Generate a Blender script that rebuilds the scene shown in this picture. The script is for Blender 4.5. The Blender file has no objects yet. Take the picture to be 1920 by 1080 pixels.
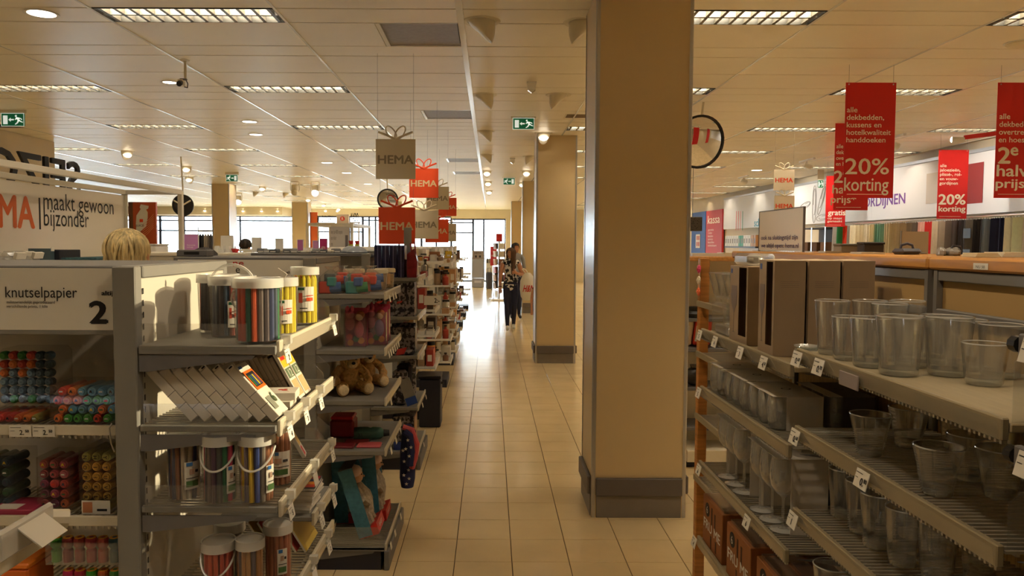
import bpy, bmesh, math, random
from mathutils import Vector, Matrix, Euler
random.seed(7)
PI = math.pi
sc = bpy.context.scene
C = sc.collection

# ------------------------------------------------------------------ camera
F = 1412.0                      # focal length in pixels of the 1920 px wide frame
CAMLOC = Vector((0, 0, 1.66))
PITCH, ROLL = math.radians(3.0), math.radians(0.25)
PPX, PPY = 919.5, 531.0         # principal point
cam_d = bpy.data.cameras.new('camera')
cam_d.sensor_width = 36.0
cam_d.lens = F / 1920 * 36.0
cam_d.shift_x = (960 - PPX) / 1920
cam_d.shift_y = (PPY - 540) / 1920
cam_d.clip_start = 0.02
cam_d.clip_end = 200
cam = bpy.data.objects.new('camera', cam_d)
C.objects.link(cam)
cam_R = Matrix.Rotation(PI / 2 - PITCH, 3, 'X') @ Matrix.Rotation(ROLL, 3, 'Z')
cam.matrix_world = Matrix.Translation(CAMLOC) @ cam_R.to_4x4()
sc.camera = cam

def ray(px, py):
    return cam_R @ Vector(((px - PPX) / F, -(py - PPY) / F, -1.0))
def at(px, py, Y):
    d = ray(px, py)
    return CAMLOC + d * (Y / d.y)
def onz(px, py, Z):
    d = ray(px, py)
    return CAMLOC + d * ((Z - CAMLOC.z) / d.z)
def onx(px, py, X):
    d = ray(px, py)
    return CAMLOC + d * (X / d.x)

# ------------------------------------------------------------------ world, exposure
w = bpy.data.worlds.new('world')
sc.world = w
w.use_nodes = True
wb = w.node_tree.nodes['Background']
wb.inputs['Color'].default_value = (0.80, 0.91, 1.0, 1)
wb.inputs['Strength'].default_value = 9.0
sc.view_settings.view_transform = 'Standard'
sc.view_settings.look = 'None'
sc.view_settings.gamma = 1
sc.view_settings.use_curve_mapping = False
sc.view_settings.exposure = 1.0
sc.cycles.max_bounces = 6
sc.cycles.diffuse_bounces = 4
sc.cycles.glossy_bounces = 3
sc.cycles.transmission_bounces = 4
sc.cycles.transparent_max_bounces = 20
sc.cycles.sample_clamp_indirect = 4.0
sc.cycles.caustics_reflective = False
sc.cycles.caustics_refractive = False
sc.cycles.use_denoising = True
sc.cycles.use_adaptive_sampling = True
sc.cycles.adaptive_threshold = 0.04
WARM = (1.0, 0.86, 0.63)
TROFFER = 46.0
LAMP = 6.0
SPOT = 1.0

# ------------------------------------------------------------------ materials
def lin(c):
    return tuple(((x / 255) / 12.92 if x / 255 <= 0.04045 else ((x / 255 + 0.055) / 1.055) ** 2.4) for x in c)
MATS = {}
def mat(name, rgb, rough=0.5, metal=0.0, noise=0.0, nscale=12.0, bump=0.0, emit=0.0, stretch=None, trans=0.0, coat=0.0):
    """procedural principled material; rgb is 0..255 display colour"""
    if name in MATS: return MATS[name]
    m = bpy.data.materials.new(name); MATS[name] = m
    m.use_nodes = True
    nt = m.node_tree; b = nt.nodes['Principled BSDF']
    c = lin(rgb)
    b.inputs['Base Color'].default_value = (*c, 1)
    b.inputs['Roughness'].default_value = rough
    b.inputs['Metallic'].default_value = metal
    if coat: b.inputs['Coat Weight'].default_value = coat
    if trans: b.inputs['Transmission Weight'].default_value = trans
    if emit:
        b.inputs['Emission Color'].default_value = (*c, 1)
        b.inputs['Emission Strength'].default_value = emit
    if noise or bump:
        tc = nt.nodes.new('ShaderNodeTexCoord'); n = nt.nodes.new('ShaderNodeTexNoise')
        n.inputs['Scale'].default_value = nscale; n.inputs['Detail'].default_value = 4
        if stretch:
            mp = nt.nodes.new('ShaderNodeMapping'); mp.inputs['Scale'].default_value = stretch
            nt.links.new(tc.outputs['Object'], mp.inputs['Vector']); nt.links.new(mp.outputs['Vector'], n.inputs['Vector'])
        else:
            nt.links.new(tc.outputs['Object'], n.inputs['Vector'])
        if noise:
            r = nt.nodes.new('ShaderNodeValToRGB')
            r.color_ramp.elements[0].position = 0.3; r.color_ramp.elements[1].position = 0.7
            r.color_ramp.elements[0].color = (*[x * (1 - noise) for x in c], 1)
            r.color_ramp.elements[1].color = (*[min(1, x * (1 + noise * 0.6)) for x in c], 1)
            nt.links.new(n.outputs['Fac'], r.inputs['Fac']); nt.links.new(r.outputs['Color'], b.inputs['Base Color'])
        if bump:
            bp = nt.nodes.new('ShaderNodeBump'); bp.inputs['Strength'].default_value = bump; bp.inputs['Distance'].default_value = 0.01
            nt.links.new(n.outputs['Fac'], bp.inputs['Height']); nt.links.new(bp.outputs['Normal'], b.inputs['Normal'])
    return m
def emis(name, col, strength):
    if name in MATS: return MATS[name]
    m = bpy.data.materials.new(name); MATS[name] = m; m.use_nodes = True
    nt = m.node_tree; nt.nodes.remove(nt.nodes['Principled BSDF'])
    e = nt.nodes.new('ShaderNodeEmission'); e.inputs['Color'].default_value = (*col, 1); e.inputs['Strength'].default_value = strength
    nt.links.new(e.outputs[0], nt.nodes['Material Output'].inputs['Surface'])
    return m
def clear(name, tint=(0.96, 0.96, 0.95), ior=1.5, rough=0.04, milk=0.0, milkcol=(0.9, 0.9, 0.88), gain=1.0):
    """thin clear glass or plastic: transparent, fresnel gloss, a little milky scatter"""
    if name in MATS: return MATS[name]
    m = bpy.data.materials.new(name); MATS[name] = m; m.use_nodes = True
    nt = m.node_tree; nt.nodes.remove(nt.nodes['Principled BSDF'])
    t = nt.nodes.new('ShaderNodeBsdfTransparent'); t.inputs['Color'].default_value = (*tint, 1)
    g = nt.nodes.new('ShaderNodeBsdfGlossy'); g.inputs['Roughness'].default_value = rough
    lw = nt.nodes.new('ShaderNodeLayerWeight'); lw.inputs['Blend'].default_value = 0.5
    pw = nt.nodes.new('ShaderNodeMath'); pw.operation = 'POWER'; pw.inputs[1].default_value = 3.0
    nt.links.new(lw.outputs['Facing'], pw.inputs[0])
    fr = nt.nodes.new('ShaderNodeMath'); fr.operation = 'MULTIPLY_ADD'; fr.inputs[1].default_value = 0.55; fr.inputs[2].default_value = 0.04
    nt.links.new(pw.outputs[0], fr.inputs[0])
    base = t
    if milk:
        d = nt.nodes.new('ShaderNodeBsdfDiffuse'); d.inputs['Color'].default_value = (*milkcol, 1)
        mx = nt.nodes.new('ShaderNodeMixShader'); mx.inputs['Fac'].default_value = milk
        nt.links.new(t.outputs[0], mx.inputs[1]); nt.links.new(d.outputs[0], mx.inputs[2]); base = mx
    k = nt.nodes.new('ShaderNodeMath'); k.operation = 'MULTIPLY'; k.inputs[1].default_value = gain; k.use_clamp = True
    nt.links.new(fr.outputs[0], k.inputs[0])
    mix = nt.nodes.new('ShaderNodeMixShader')
    nt.links.new(k.outputs[0], mix.inputs['Fac']); nt.links.new(base.outputs[0], mix.inputs[1]); nt.links.new(g.outputs[0], mix.inputs[2])
    nt.links.new(mix.outputs[0], nt.nodes['Material Output'].inputs['Surface'])
    return m
def speckle(name, base, spots, scale=60, thr=0.5, rough=0.5, kind='VORONOI'):
    """two colour printed pattern"""
    if name in MATS: return MATS[name]
    m = mat(name, base, rough); nt = m.node_tree; b = nt.nodes['Principled BSDF']
    tc = nt.nodes.new('ShaderNodeTexCoord')
    if kind == 'VORONOI':
        n = nt.nodes.new('ShaderNodeTexVoronoi'); n.inputs['Scale'].default_value = scale; out = n.outputs['Distance']
    else:
        n = nt.nodes.new('ShaderNodeTexNoise'); n.inputs['Scale'].default_value = scale; n.inputs['Detail'].default_value = 3; out = n.outputs['Fac']
    nt.links.new(tc.outputs['Object'], n.inputs['Vector'])
    r = nt.nodes.new('ShaderNodeValToRGB'); r.color_ramp.interpolation = 'CONSTANT'
    r.color_ramp.elements[0].color = (*lin(spots), 1); r.color_ramp.elements[1].color = (*lin(base), 1); r.color_ramp.elements[1].position = thr
    nt.links.new(out, r.inputs['Fac']); nt.links.new(r.outputs['Color'], b.inputs['Base Color'])
    return m

GREY = mat('grey_powder_coat', (136, 134, 130), 0.55, noise=0.04)
GREYD = mat('dark_grey_powder_coat', (112, 110, 112), 0.55, noise=0.04)
PANEL = mat('light_back_panel', (205, 200, 188), 0.6, noise=0.03, nscale=4)
NAVY = mat('dark_navy_plinth', (38, 40, 56), 0.5)
BLACK = mat('black_plastic', (26, 26, 28), 0.45)
WHITE = mat('white_paint', (232, 230, 226), 0.5, noise=0.02)
PAPER = mat('white_card', (228, 224, 214), 0.65)
CREAM = mat('cream_lacquer', (226, 216, 192), 0.5)
RAILR = mat('dull_price_rail', (152, 140, 114), 0.35)
STRIP = mat('price_rail_plastic', (214, 206, 186), 0.3)
INK = mat('black_print', (24, 22, 24), 0.6)
REDP = mat('red_print', (206, 34, 28), 0.5)
ORANGEP = mat('orange_print', (240, 78, 36), 0.5)
GLASS = clear('drinking_glass', gain=2.1, rough=0.03, milk=0.05)
GLASSP = clear('packed_glass', gain=2.1, rough=0.05, milk=0.14)
GLASSR = clear('milky_edge_highlight', gain=2.0, rough=0.05, milk=0.4)  # milky scatter paints the bright edge highlight of the glasses
GLASST = clear('thick_glass_base', tint=(0.9, 0.92, 0.88), gain=2.0, rough=0.05, milk=0.22)
PLAST = clear('clear_plastic', milk=0.06, rough=0.08, gain=1.2)
CASE = clear('crisp_clear_case', milk=0.012, rough=0.05, gain=0.8)
PLASTM = clear('milky_plastic', milk=0.5, rough=0.2, milkcol=(0.93, 0.92, 0.88))
PANE = clear('window_glass', tint=(0.95, 0.98, 0.98), rough=0.0)
STEEL = mat('brushed_steel', (196, 196, 198), 0.3, 1.0)
CHROME = mat('chrome', (225, 225, 228), 0.08, 1.0)
WIRE = mat('shelf_wire', (190, 184, 170), 0.4, 0.6)
WOOD = mat('orange_wood', (196, 132, 66), 0.45, noise=0.25, nscale=6, stretch=(1, 1, 14))
WOODH = mat('wood_counter_edge', (204, 146, 78), 0.4, noise=0.22, nscale=5, stretch=(14, 1, 14))

# ------------------------------------------------------------------ mesh building
class MB:
    def __init__(s): s.v = []; s.f = []; s.m = []; s.cm = 0; s.T = None
    def add(s, vs, fs, M=None):
        o = len(s.v)
        T = M if M is not None else s.T
        if T is not None: vs = [T @ Vector(v) for v in vs]
        s.v += [tuple(v) for v in vs]
        s.f += [tuple(i + o for i in f) for f in fs]
        s.m += [s.cm] * len(fs)
        return s
    def box(s, x0, y0, z0, x1, y1, z1, M=None):
        return s.add([(x0, y0, z0), (x1, y0, z0), (x1, y1, z0), (x0, y1, z0), (x0, y0, z1), (x1, y0, z1), (x1, y1, z1), (x0, y1, z1)],
                     [(0, 3, 2, 1), (4, 5, 6, 7), (0, 1, 5, 4), (1, 2, 6, 5), (2, 3, 7, 6), (3, 0, 4, 7)], M)
    def cbox(s, cx, cy, cz, sx, sy, sz, M=None):
        return s.box(cx - sx / 2, cy - sy / 2, cz - sz / 2, cx + sx / 2, cy + sy / 2, cz + sz / 2, M)
    def bev(s, x0, y0, z0, x1, y1, z1, b=0.004, M=None):
        """box with chamfered edges"""
        xs = (x0, x1); ys = (y0, y1); zs = (z0, z1); vs = []; idx = {}
        for i in range(2):
            for j in range(2):
                for k in range(2):
                    for a in range(3):
                        p = [xs[i], ys[j], zs[k]]
                        for q in range(3):
                            if q != a: p[q] += b if (i, j, k)[q] == 0 else -b
                        idx[(i, j, k, a)] = len(vs); vs.append(tuple(p))
        fs = []
        # big faces
        for i in (0, 1):
            q = [idx[(i, 0, 0, 0)], idx[(i, 1, 0, 0)], idx[(i, 1, 1, 0)], idx[(i, 0, 1, 0)]]; fs.append(q if i else q[::-1])
            q = [idx[(0, i, 0, 1)], idx[(0, i, 1, 1)], idx[(1, i, 1, 1)], idx[(1, i, 0, 1)]]; fs.append(q if i else q[::-1])
            q = [idx[(0, 0, i, 2)], idx[(1, 0, i, 2)], idx[(1, 1, i, 2)], idx[(0, 1, i, 2)]]; fs.append(q if i else q[::-1])
        for a, (p, q) in ((0, (1, 2)), (1, (0, 2)), (2, (0, 1))):
            for u in (0, 1):
                for v in (0, 1):
                    def key(t):
                        k = [0, 0, 0]; k[a] = t; k[p] = u; k[q] = v; return k
                    k0, k1 = key(0), key(1)
                    fs.append([idx[(*k0, p)], idx[(*k1, p)], idx[(*k1, q)], idx[(*k0, q)]])
        for i in (0, 1):
            for j in (0, 1):
                for k in (0, 1): fs.append([idx[(i, j, k, 0)], idx[(i, j, k, 1)], idx[(i, j, k, 2)]])
        return s.add(vs, fs, M)
    def cyl(s, p0, p1, r0, r1=None, n=12, caps=True, M=None):
        p0 = Vector(p0); p1 = Vector(p1); r1 = r0 if r1 is None else r1
        d = (p1 - p0).normalized(); u = d.orthogonal().normalized(); v = d.cross(u)
        vs = []
        for p, r in ((p0, r0), (p1, r1)):
            for i in range(n):
                a = 2 * PI * i / n; vs.append(p + u * (r * math.cos(a)) + v * (r * math.sin(a)))
        fs = [(i, (i + 1) % n, n + (i + 1) % n, n + i) for i in range(n)]
        if caps: fs += [tuple(range(n))[::-1], tuple(range(n, 2 * n))]
        return s.add(vs, fs, M)
    def lathe(s, prof, n=20, c=(0, 0, 0), M=None, lobes=0, lob=0.0):
        vs = []; fs = []; k = len(prof)
        for i in range(n):
            a = 2 * PI * i / n
            for r, z in prof:
                rr = r * (1 + lob * math.cos(lobes * a)) if lobes else r
                vs.append((c[0] + rr * math.cos(a), c[1] + rr * math.sin(a), c[2] + z))
        for i in range(n):
            j = (i + 1) % n
            for q in range(k - 1): fs.append((i * k + q, j * k + q, j * k + q + 1, i * k + q + 1))
        return s.add(vs, fs, M)
    def tube(s, pts, r, n=6, M=None, closed=False):
        pts = [Vector(p) for p in pts]; vs = []; fs = []; m = len(pts)
        up = None
        for i, p in enumerate(pts):
            a = pts[i - 1] if i else (pts[-1] if closed else p); b = pts[(i + 1) % m] if (i < m - 1 or closed) else p
            d = (b - a).normalized()
            u = d.orthogonal().normalized() if up is None else (up - d * up.dot(d)).normalized()
            up = u; v = d.cross(u)
            rr = r[i] if isinstance(r, (list, tuple)) else r
            for j in range(n):
                t = 2 * PI * j / n; vs.append(p + u * (rr * math.cos(t)) + v * (rr * math.sin(t)))
        for i in range(m if closed else m - 1):
            i2 = (i + 1) % m
            for j in range(n): fs.append((i * n + j, i * n + (j + 1) % n, i2 * n + (j + 1) % n, i2 * n + j))
        if not closed: fs += [tuple(range(n))[::-1], tuple(range((m - 1) * n, m * n))]
        return s.add(vs, fs, M)
    def prism(s, poly, d, M=None):
        """poly (x,z) extruded along +y by d"""
        n = len(poly)
        vs = [(x, 0, z) for x, z in poly] + [(x, d, z) for x, z in poly]
        fs = [tuple(range(n)), tuple(range(n, 2 * n))[::-1]] + [(i, n + i, n + (i + 1) % n, (i + 1) % n) for i in range(n)]
        return s.add(vs, fs, M)
    def ball(s, c, rx, ry=None, rz=None, n=12, m=8, M=None):
        ry = ry or rx; rz = rz or rx; vs = []; fs = []
        for i in range(1, m):
            t = PI * i / m
            for j in range(n):
                a = 2 * PI * j / n
                vs.append((c[0] + rx * math.sin(t) * math.cos(a), c[1] + ry * math.sin(t) * math.sin(a), c[2] + rz * math.cos(t)))
        top = len(vs); vs.append((c[0], c[1], c[2] + rz)); bot = len(vs); vs.append((c[0], c[1], c[2] - rz))
        for i in range(m - 2):
            for j in range(n): fs.append((i * n + j, (i + 1) * n + j, (i + 1) * n + (j + 1) % n, i * n + (j + 1) % n))
        for j in range(n):
            fs.append((top, j, (j + 1) % n)); fs.append((bot, (m - 2) * n + (j + 1) % n, (m - 2) * n + j))
        return s.add(vs, fs, M)
    def mesh(s, name, mats, smooth=False):
        me = bpy.data.meshes.new(name); me.from_pydata(s.v, [], s.f)
        for m in (mats if isinstance(mats, (list, tuple)) else [mats]): me.materials.append(m)
        if any(s.m): me.polygons.foreach_set('material_index', s.m)
        bm = bmesh.new(); bm.from_mesh(me); bmesh.ops.recalc_face_normals(bm, faces=bm.faces); bm.to_mesh(me); bm.free()
        if smooth:
            me.polygons.foreach_set('use_smooth', [True] * len(me.polygons))
            me.set_sharp_from_angle(angle=math.radians(40))
        me.update(); return me
    def build(s, name, mats, parent=None, smooth=False, loc=None, rot=None):
        return link(name, s.mesh(name, mats, smooth), parent, loc, rot)
def link(name, me, parent=None, loc=None, rot=None):
    o = bpy.data.objects.new(name, me); C.objects.link(o)
    if parent is not None: o.parent = parent
    if loc is not None: o.location = loc
    if rot is not None: o.rotation_euler = rot
    return o
def tag(o, label=None, cat=None, group=None, kind=None):
    if label: o['label'] = label
    if cat: o['category'] = cat
    if group: o['group'] = group
    if kind: o['kind'] = kind
    return o
def thing(name, label, cat, loc=(0, 0, 0), rot=None, group=None):
    o = bpy.data.objects.new(name, None); C.objects.link(o)
    o.location = loc; o.empty_display_size = 0.05
    if rot is not None: o.rotation_euler = rot if isinstance(rot, (tuple, list)) else (0, 0, rot)
    return tag(o, label, cat, group)
def dup(root, loc, rot=None, label=None, group=None):
    r = root.copy(); C.objects.link(r); r.location = loc
    if rot is not None: r.rotation_euler = rot if isinstance(rot, (tuple, list)) else (0, 0, rot)
    if label: r['label'] = label
    if group: r['group'] = group
    for ch in KIDS(root):
        c = ch.copy(); C.objects.link(c); c.parent = r
        for g in KIDS(ch):
            d = g.copy(); C.objects.link(d); d.parent = c
    return r
def KIDS(o): return list(o.children)
ORD = ['first', 'second', 'third', 'fourth', 'fifth', 'sixth', 'seventh', 'eighth', 'ninth', 'tenth', 'eleventh', 'twelfth', 'thirteenth', 'fourteenth', 'fifteenth', 'sixteenth', 'seventeenth', 'eighteenth']
def R(x, y, z, rx=0, ry=0, rz=0): return Matrix.Translation((x, y, z)) @ Euler((rx, ry, rz)).to_matrix().to_4x4()

TXT = {}
def text_mesh(body, w, h, bold=0.0, ext=0.0006, space=1.0, line=1.0, align='LEFT'):
    """flat lettering fitted into a w by h box, lower left corner at the origin, in the xz plane facing -y"""
    c = bpy.data.curves.new('lettering', 'FONT'); c.body = body; c.resolution_u = 3; c.space_character = space; c.space_line = line; c.align_x = align
    o = bpy.data.objects.new('tmp', c)
    me = bpy.data.meshes.new_from_object(o)
    bpy.data.objects.remove(o); bpy.data.curves.remove(c)
    if bold:   # heavier strokes: copies of the outline nudged sideways and up
        b0 = [v.co.copy() for v in me.vertices]; fs = [tuple(p.vertices) for p in me.polygons]; n = len(b0); V = []; Fc = []
        for q, (dx, dy) in enumerate(((0, 0), (bold, 0), (-bold, 0), (0, bold * .7), (0, -bold * .7))):
            V += [(v.x + dx, v.y + dy, q) for v in b0]; Fc += [tuple(i + q * n for i in f) for f in fs]
        me = bpy.data.meshes.new('lettering'); me.from_pydata(V, [], Fc); me.update()
    vs = [v.co.copy() for v in me.vertices]
    x0 = min(v.x for v in vs); x1 = max(v.x for v in vs); y0 = min(v.y for v in vs); y1 = max(v.y for v in vs)
    sx = (w / (x1 - x0)) if w else (h / (y1 - y0)); sy = (h / (y1 - y0)) if h else sx
    for v in me.vertices: v.co = ((v.co.x - x0) * sx, -.00012 * v.co.z if bold else 0.0, (v.co.y - y0) * sy)
    me.materials.clear(); me.name = 'lettering'
    return me
# orientation of a sheet: 'S' faces the camera side (-y), 'E' faces +x, 'W' faces -x
ROTZ = {'S': 0.0, 'E': PI / 2, 'W': -PI / 2, 'N': PI}
def text(body, w, h, m, parent, loc, face='S', bold=0.0, rotz=None, name='lettering', **k):
    me = text_mesh(body, w, h, bold, **k); me.materials.append(m)
    return link(name, me, parent, loc, (0, 0, ROTZ[face] if rotz is None else rotz))
# ================================================================== STRUCTURE
CEIL = 3.15
def struct(o): o['kind'] = 'structure'; return o
XL, XR, Y0, Y1 = -20.0, 7.0, -4.0, 33.0

def tile_mat(name, rgb, rough, var):
    m = mat(name, rgb, rough); nt = m.node_tree; b = nt.nodes['Principled BSDF']
    geo = nt.nodes.new('ShaderNodeNewGeometry'); n = nt.nodes.new('ShaderNodeTexNoise'); n.inputs['Scale'].default_value = 2.2; n.inputs['Detail'].default_value = 5
    nt.links.new(geo.outputs['Position'], n.inputs['Vector'])
    r = nt.nodes.new('ShaderNodeValToRGB'); c = lin(rgb)
    r.color_ramp.elements[0].position = 0.25; r.color_ramp.elements[1].position = 0.75
    r.color_ramp.elements[0].color = (*[x * (1 - var) for x in c], 1); r.color_ramp.elements[1].color = (*[min(1, x * (1 + var * .5)) for x in c], 1)
    nt.links.new(n.outputs['Fac'], r.inputs['Fac']); nt.links.new(r.outputs['Color'], b.inputs['Base Color'])
    n2 = nt.nodes.new('ShaderNodeTexNoise'); n2.inputs['Scale'].default_value = 1.3
    nt.links.new(geo.outputs['Position'], n2.inputs['Vector'])
    bp = nt.nodes.new('ShaderNodeBump'); bp.inputs['Strength'].default_value = 0.12; bp.inputs['Distance'].default_value = 0.01
    nt.links.new(n2.outputs['Fac'], bp.inputs['Height']); nt.links.new(bp.outputs['Normal'], b.inputs['Normal'])
    return m
TILE = tile_mat('beige_floor_tile', (236, 212, 166), 0.16, 0.14)
GROUT = mat('brown_grout', (96, 74, 50), 0.8)
floor = struct(MB().box(XL, Y0, -0.12, XR, 50, -0.006).build('floor', GROUT))
TX0, TS = -0.481, 0.30          # one joint line and the tile size
TY0 = onz(960, 1053.3, 0).y
me_tile = MB().bev(0.002, 0.002, -0.0065, TS - 0.002, TS - 0.002, 0.0, 0.0015).mesh('tile', TILE)
rest = MB()
for i in range(-40, 25):
    for j in range(-14, 100):
        x, y = TX0 + i * TS, TY0 + j * TS
        if -2 <= i <= 8 and -2 <= j <= 18 and not (i < 0 and j > 6) :
            link('tile', me_tile, floor, (x, y, 0))
        elif -40 <= i <= 24 and y < 33:
            rest.add([(x + .002, y + .002, 0), (x + TS - .002, y + .002, 0), (x + TS - .002, y + TS - .002, 0), (x + .002, y + TS - .002, 0)], [(0, 1, 2, 3)])
o = rest.build('tile_field', TILE, floor); o['kind'] = 'stuff'

# ---- ceiling: long metal panels between rails
CP = mat('ceiling_panel_white', (246, 238, 220), 0.42, noise=0.03, nscale=2)
CR = mat('ceiling_rail_white', (246, 245, 242), 0.14)
CJ = mat('ceiling_joint_dark', (48, 40, 30), 0.8)  # dark tone seen in the joints between panels
ceiling = struct(MB().box(XL, Y0, CEIL + 0.10, XR, Y1 + .3, CEIL + 0.25).build('ceiling', CJ))
RX0, RP = -0.205, 1.178
rows = [Y0, -3.4, -2.8, -2.32, -2.02, -1.6, -1.0, -0.4, 0.08, 0.38, 0.8, 1.4, 2.0, 2.48, 2.78, 3.4, 4.0, 4.6, 4.88, 5.19, 5.79, 6.09, 6.69, 7.27, 7.57, 7.95, 8.53, 9.12, 9.36, 9.67, 9.98]
y = 9.98
while y < Y1 - 1.3:
    for d in (0.6, 0.3, 0.6, 0.6, 0.3): y += d; rows.append(round(y, 3))
rows = [r for r in rows if r < Y1] + [Y1]
troff_rows = [i for i in range(len(rows) - 1) if any(abs(rows[i] - v) < 0.02 for v in (-2.32, 0.08, 2.48, 4.88, 7.27, 9.67)) or (rows[i] > 11 and abs((rows[i] - 9.68) % 2.4) < 0.03 or abs((rows[i] - 9.68) % 2.4 - 2.4) < 0.03) and rows[i] > 11]
TROFF_BAYS = [-6, -4, -2, 1, 3, 5]
vent_cells = {(-1, 5.19): 1, (-1, 8.53): 1, (-1, 13.28): 1, (-1, 15.68): 1}
pm = {}
def panel_mesh(dx, dy):
    k = (round(dx, 3), round(dy, 3))
    if k not in pm: pm[k] = MB().bev(0.004, 0.007, 0, dx - 0.004, dy - 0.007, 0.02, 0.003).mesh('ceiling_panel', CP)
    return pm[k]
restc = MB()
TROFFS = []; VENTS = []
for i in range(-17, 7):
    xa, xb = RX0 + i * RP, RX0 + (i + 1) * RP
    if xb > XR: continue
    for j in range(len(rows) - 1):
        ya, yb = rows[j], rows[j + 1]
        if j in troff_rows and i in TROFF_BAYS:
            TROFFS.append((i, j, xa, xb, ya, yb)); continue
        if any(i == k[0] and abs(ya - k[1]) < 0.02 for k in vent_cells):
            VENTS.append((xa, xb, ya, yb))
            restc.box(xa + .004, ya + .004, CEIL, xa + RP / 2 - .004, yb - .004, CEIL + .02)
            continue
        if 4.0 <= ya < 11.3 and abs((xa + xb) / 2) < 0.62 * yb + 0.6 and not (xa > 0.3 and xb < 1.4 and False):
            link('ceiling_panel', panel_mesh(RP, yb - ya), ceiling, (xa, ya, CEIL))
        else:
            restc.box(xa + .004, ya + .007, CEIL, xb - .004, yb - .007, CEIL + .02)
o = restc.build('panel_field', CP, ceiling); o['kind'] = 'stuff'
for i in range(-17, 7):
    x = RX0 + i * RP
    wd = 0.022 if i == 0 else 0.009
    MB().box(x - wd, Y0, CEIL - (0.012 if i == 0 else 0.004), x + wd, Y1, CEIL + 0.03).build('ceiling_rail', CR, ceiling)

# ---- walls
WALL = mat('cream_wall_paint', (214, 198, 168), 0.55, noise=0.03, nscale=3)
struct(MB().box(XL, Y0 - .2, 0, XR, Y0, CEIL + .1).build('wall_back', WALL))
struct(MB().box(XR, Y0, 0, XR + .2, Y1 + .2, CEIL + .1).build('wall_right', WALL))
struct(MB().box(XL - .2, Y0, 0, XL, Y1 + .2, CEIL + .1).build('wall_left', WALL))
pc = at(110, 268, 11.3)
struct(MB().box(XL, Y0, 0, -6.5, 11.3, CEIL - .005).build('wall_stairwell', WALL))
# end wall: soffit over the shop windows, solid piece right of the doors
SOF = 2.84
xd = at(948, 470, Y1).x
wend = struct(MB().box(XL, Y1, SOF, xd, Y1 + .2, CEIL + .1).box(xd, Y1, 0, XR, Y1 + .2, CEIL + .1).build('wall_end', WALL))
# inner soffit the display lamps sit in
struct(MB().box(XL, Y1 - 1.6, SOF - .02, at(548, 400, Y1).x, Y1 - .02, CEIL - .004).build('wall_soffit', WALL))
FR = mat('navy_window_frame', (34, 40, 62), 0.4)
def window(n, xa, xb, ztop, bars_x=(), bars_z=(), door=False):
    t = bpy.data.objects.new('window_%d' % n if not door else 'door_%d' % n, None); C.objects.link(t); t.location = (xa, Y1, 0); struct(t)
    W_ = xb - xa
    f = MB(); e = 0.035
    f.box(0, .02, 0, .05, .10, ztop).box(W_ - .05, .02, 0, W_, .10, ztop).box(.05, .02, ztop - .06, W_ - .05, .10, ztop).box(.05, .02, 0, W_ - .05, .10, .06)
    f.build('window_frame' if not door else 'door_frame', FR, t)
    for x in bars_x: MB().box(x - xa - e, .03, .06, x - xa + e, .09, ztop - .06).build('mullion', FR, t)
    for z in bars_z: MB().box(.05, .035, z - .03, W_ - .05, .085, z + .03).build('transom', FR, t)
    xs = [xa + .05] + sorted(bars_x) + [xb - .05]
    for a, b in zip(xs[:-1], xs[1:]):
        MB().box(a - xa, .055, .06, b - xa, .062, ztop - .06).build('pane', PANE, t)
    return t
def ex(px): return at(px, 440, Y1).x
window(1, XL + .05, ex(300), SOF, [ex(p) for p in (120, 235)], [2.62, 2.18])
window(2, ex(300), ex(440), SOF, [ex(p) for p in (345, 400)], [2.62, 2.18])
window(3, ex(440), ex(560), SOF, [ex(450)], [2.62])
window(4, ex(560), ex(680), SOF, [ex(p) for p in (596, 655)], [2.15])
window(5, ex(680), ex(790), SOF, [ex(p) for p in (692, 704, 748)], [2.66])
window(6, ex(790), ex(846), SOF, [ex(818)], [2.66])
window(7, ex(846), ex(887), 2.75, [], [2.14, 2.58], door=True)
window(8, ex(887), ex(948), 2.75, [ex(907)], [], door=True)
struct(MB().box(ex(846), Y1 + .0, 2.75, xd, Y1 + .2, SOF).build('wall_door_head', WALL))
# pavement outside
PAVE = mat('grey_pavement', (170, 168, 162), 0.8, noise=0.1)
struct(MB().box(XL - 10, 50, -.12, 20, 90, -.02).build('floor_street', PAVE))

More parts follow.
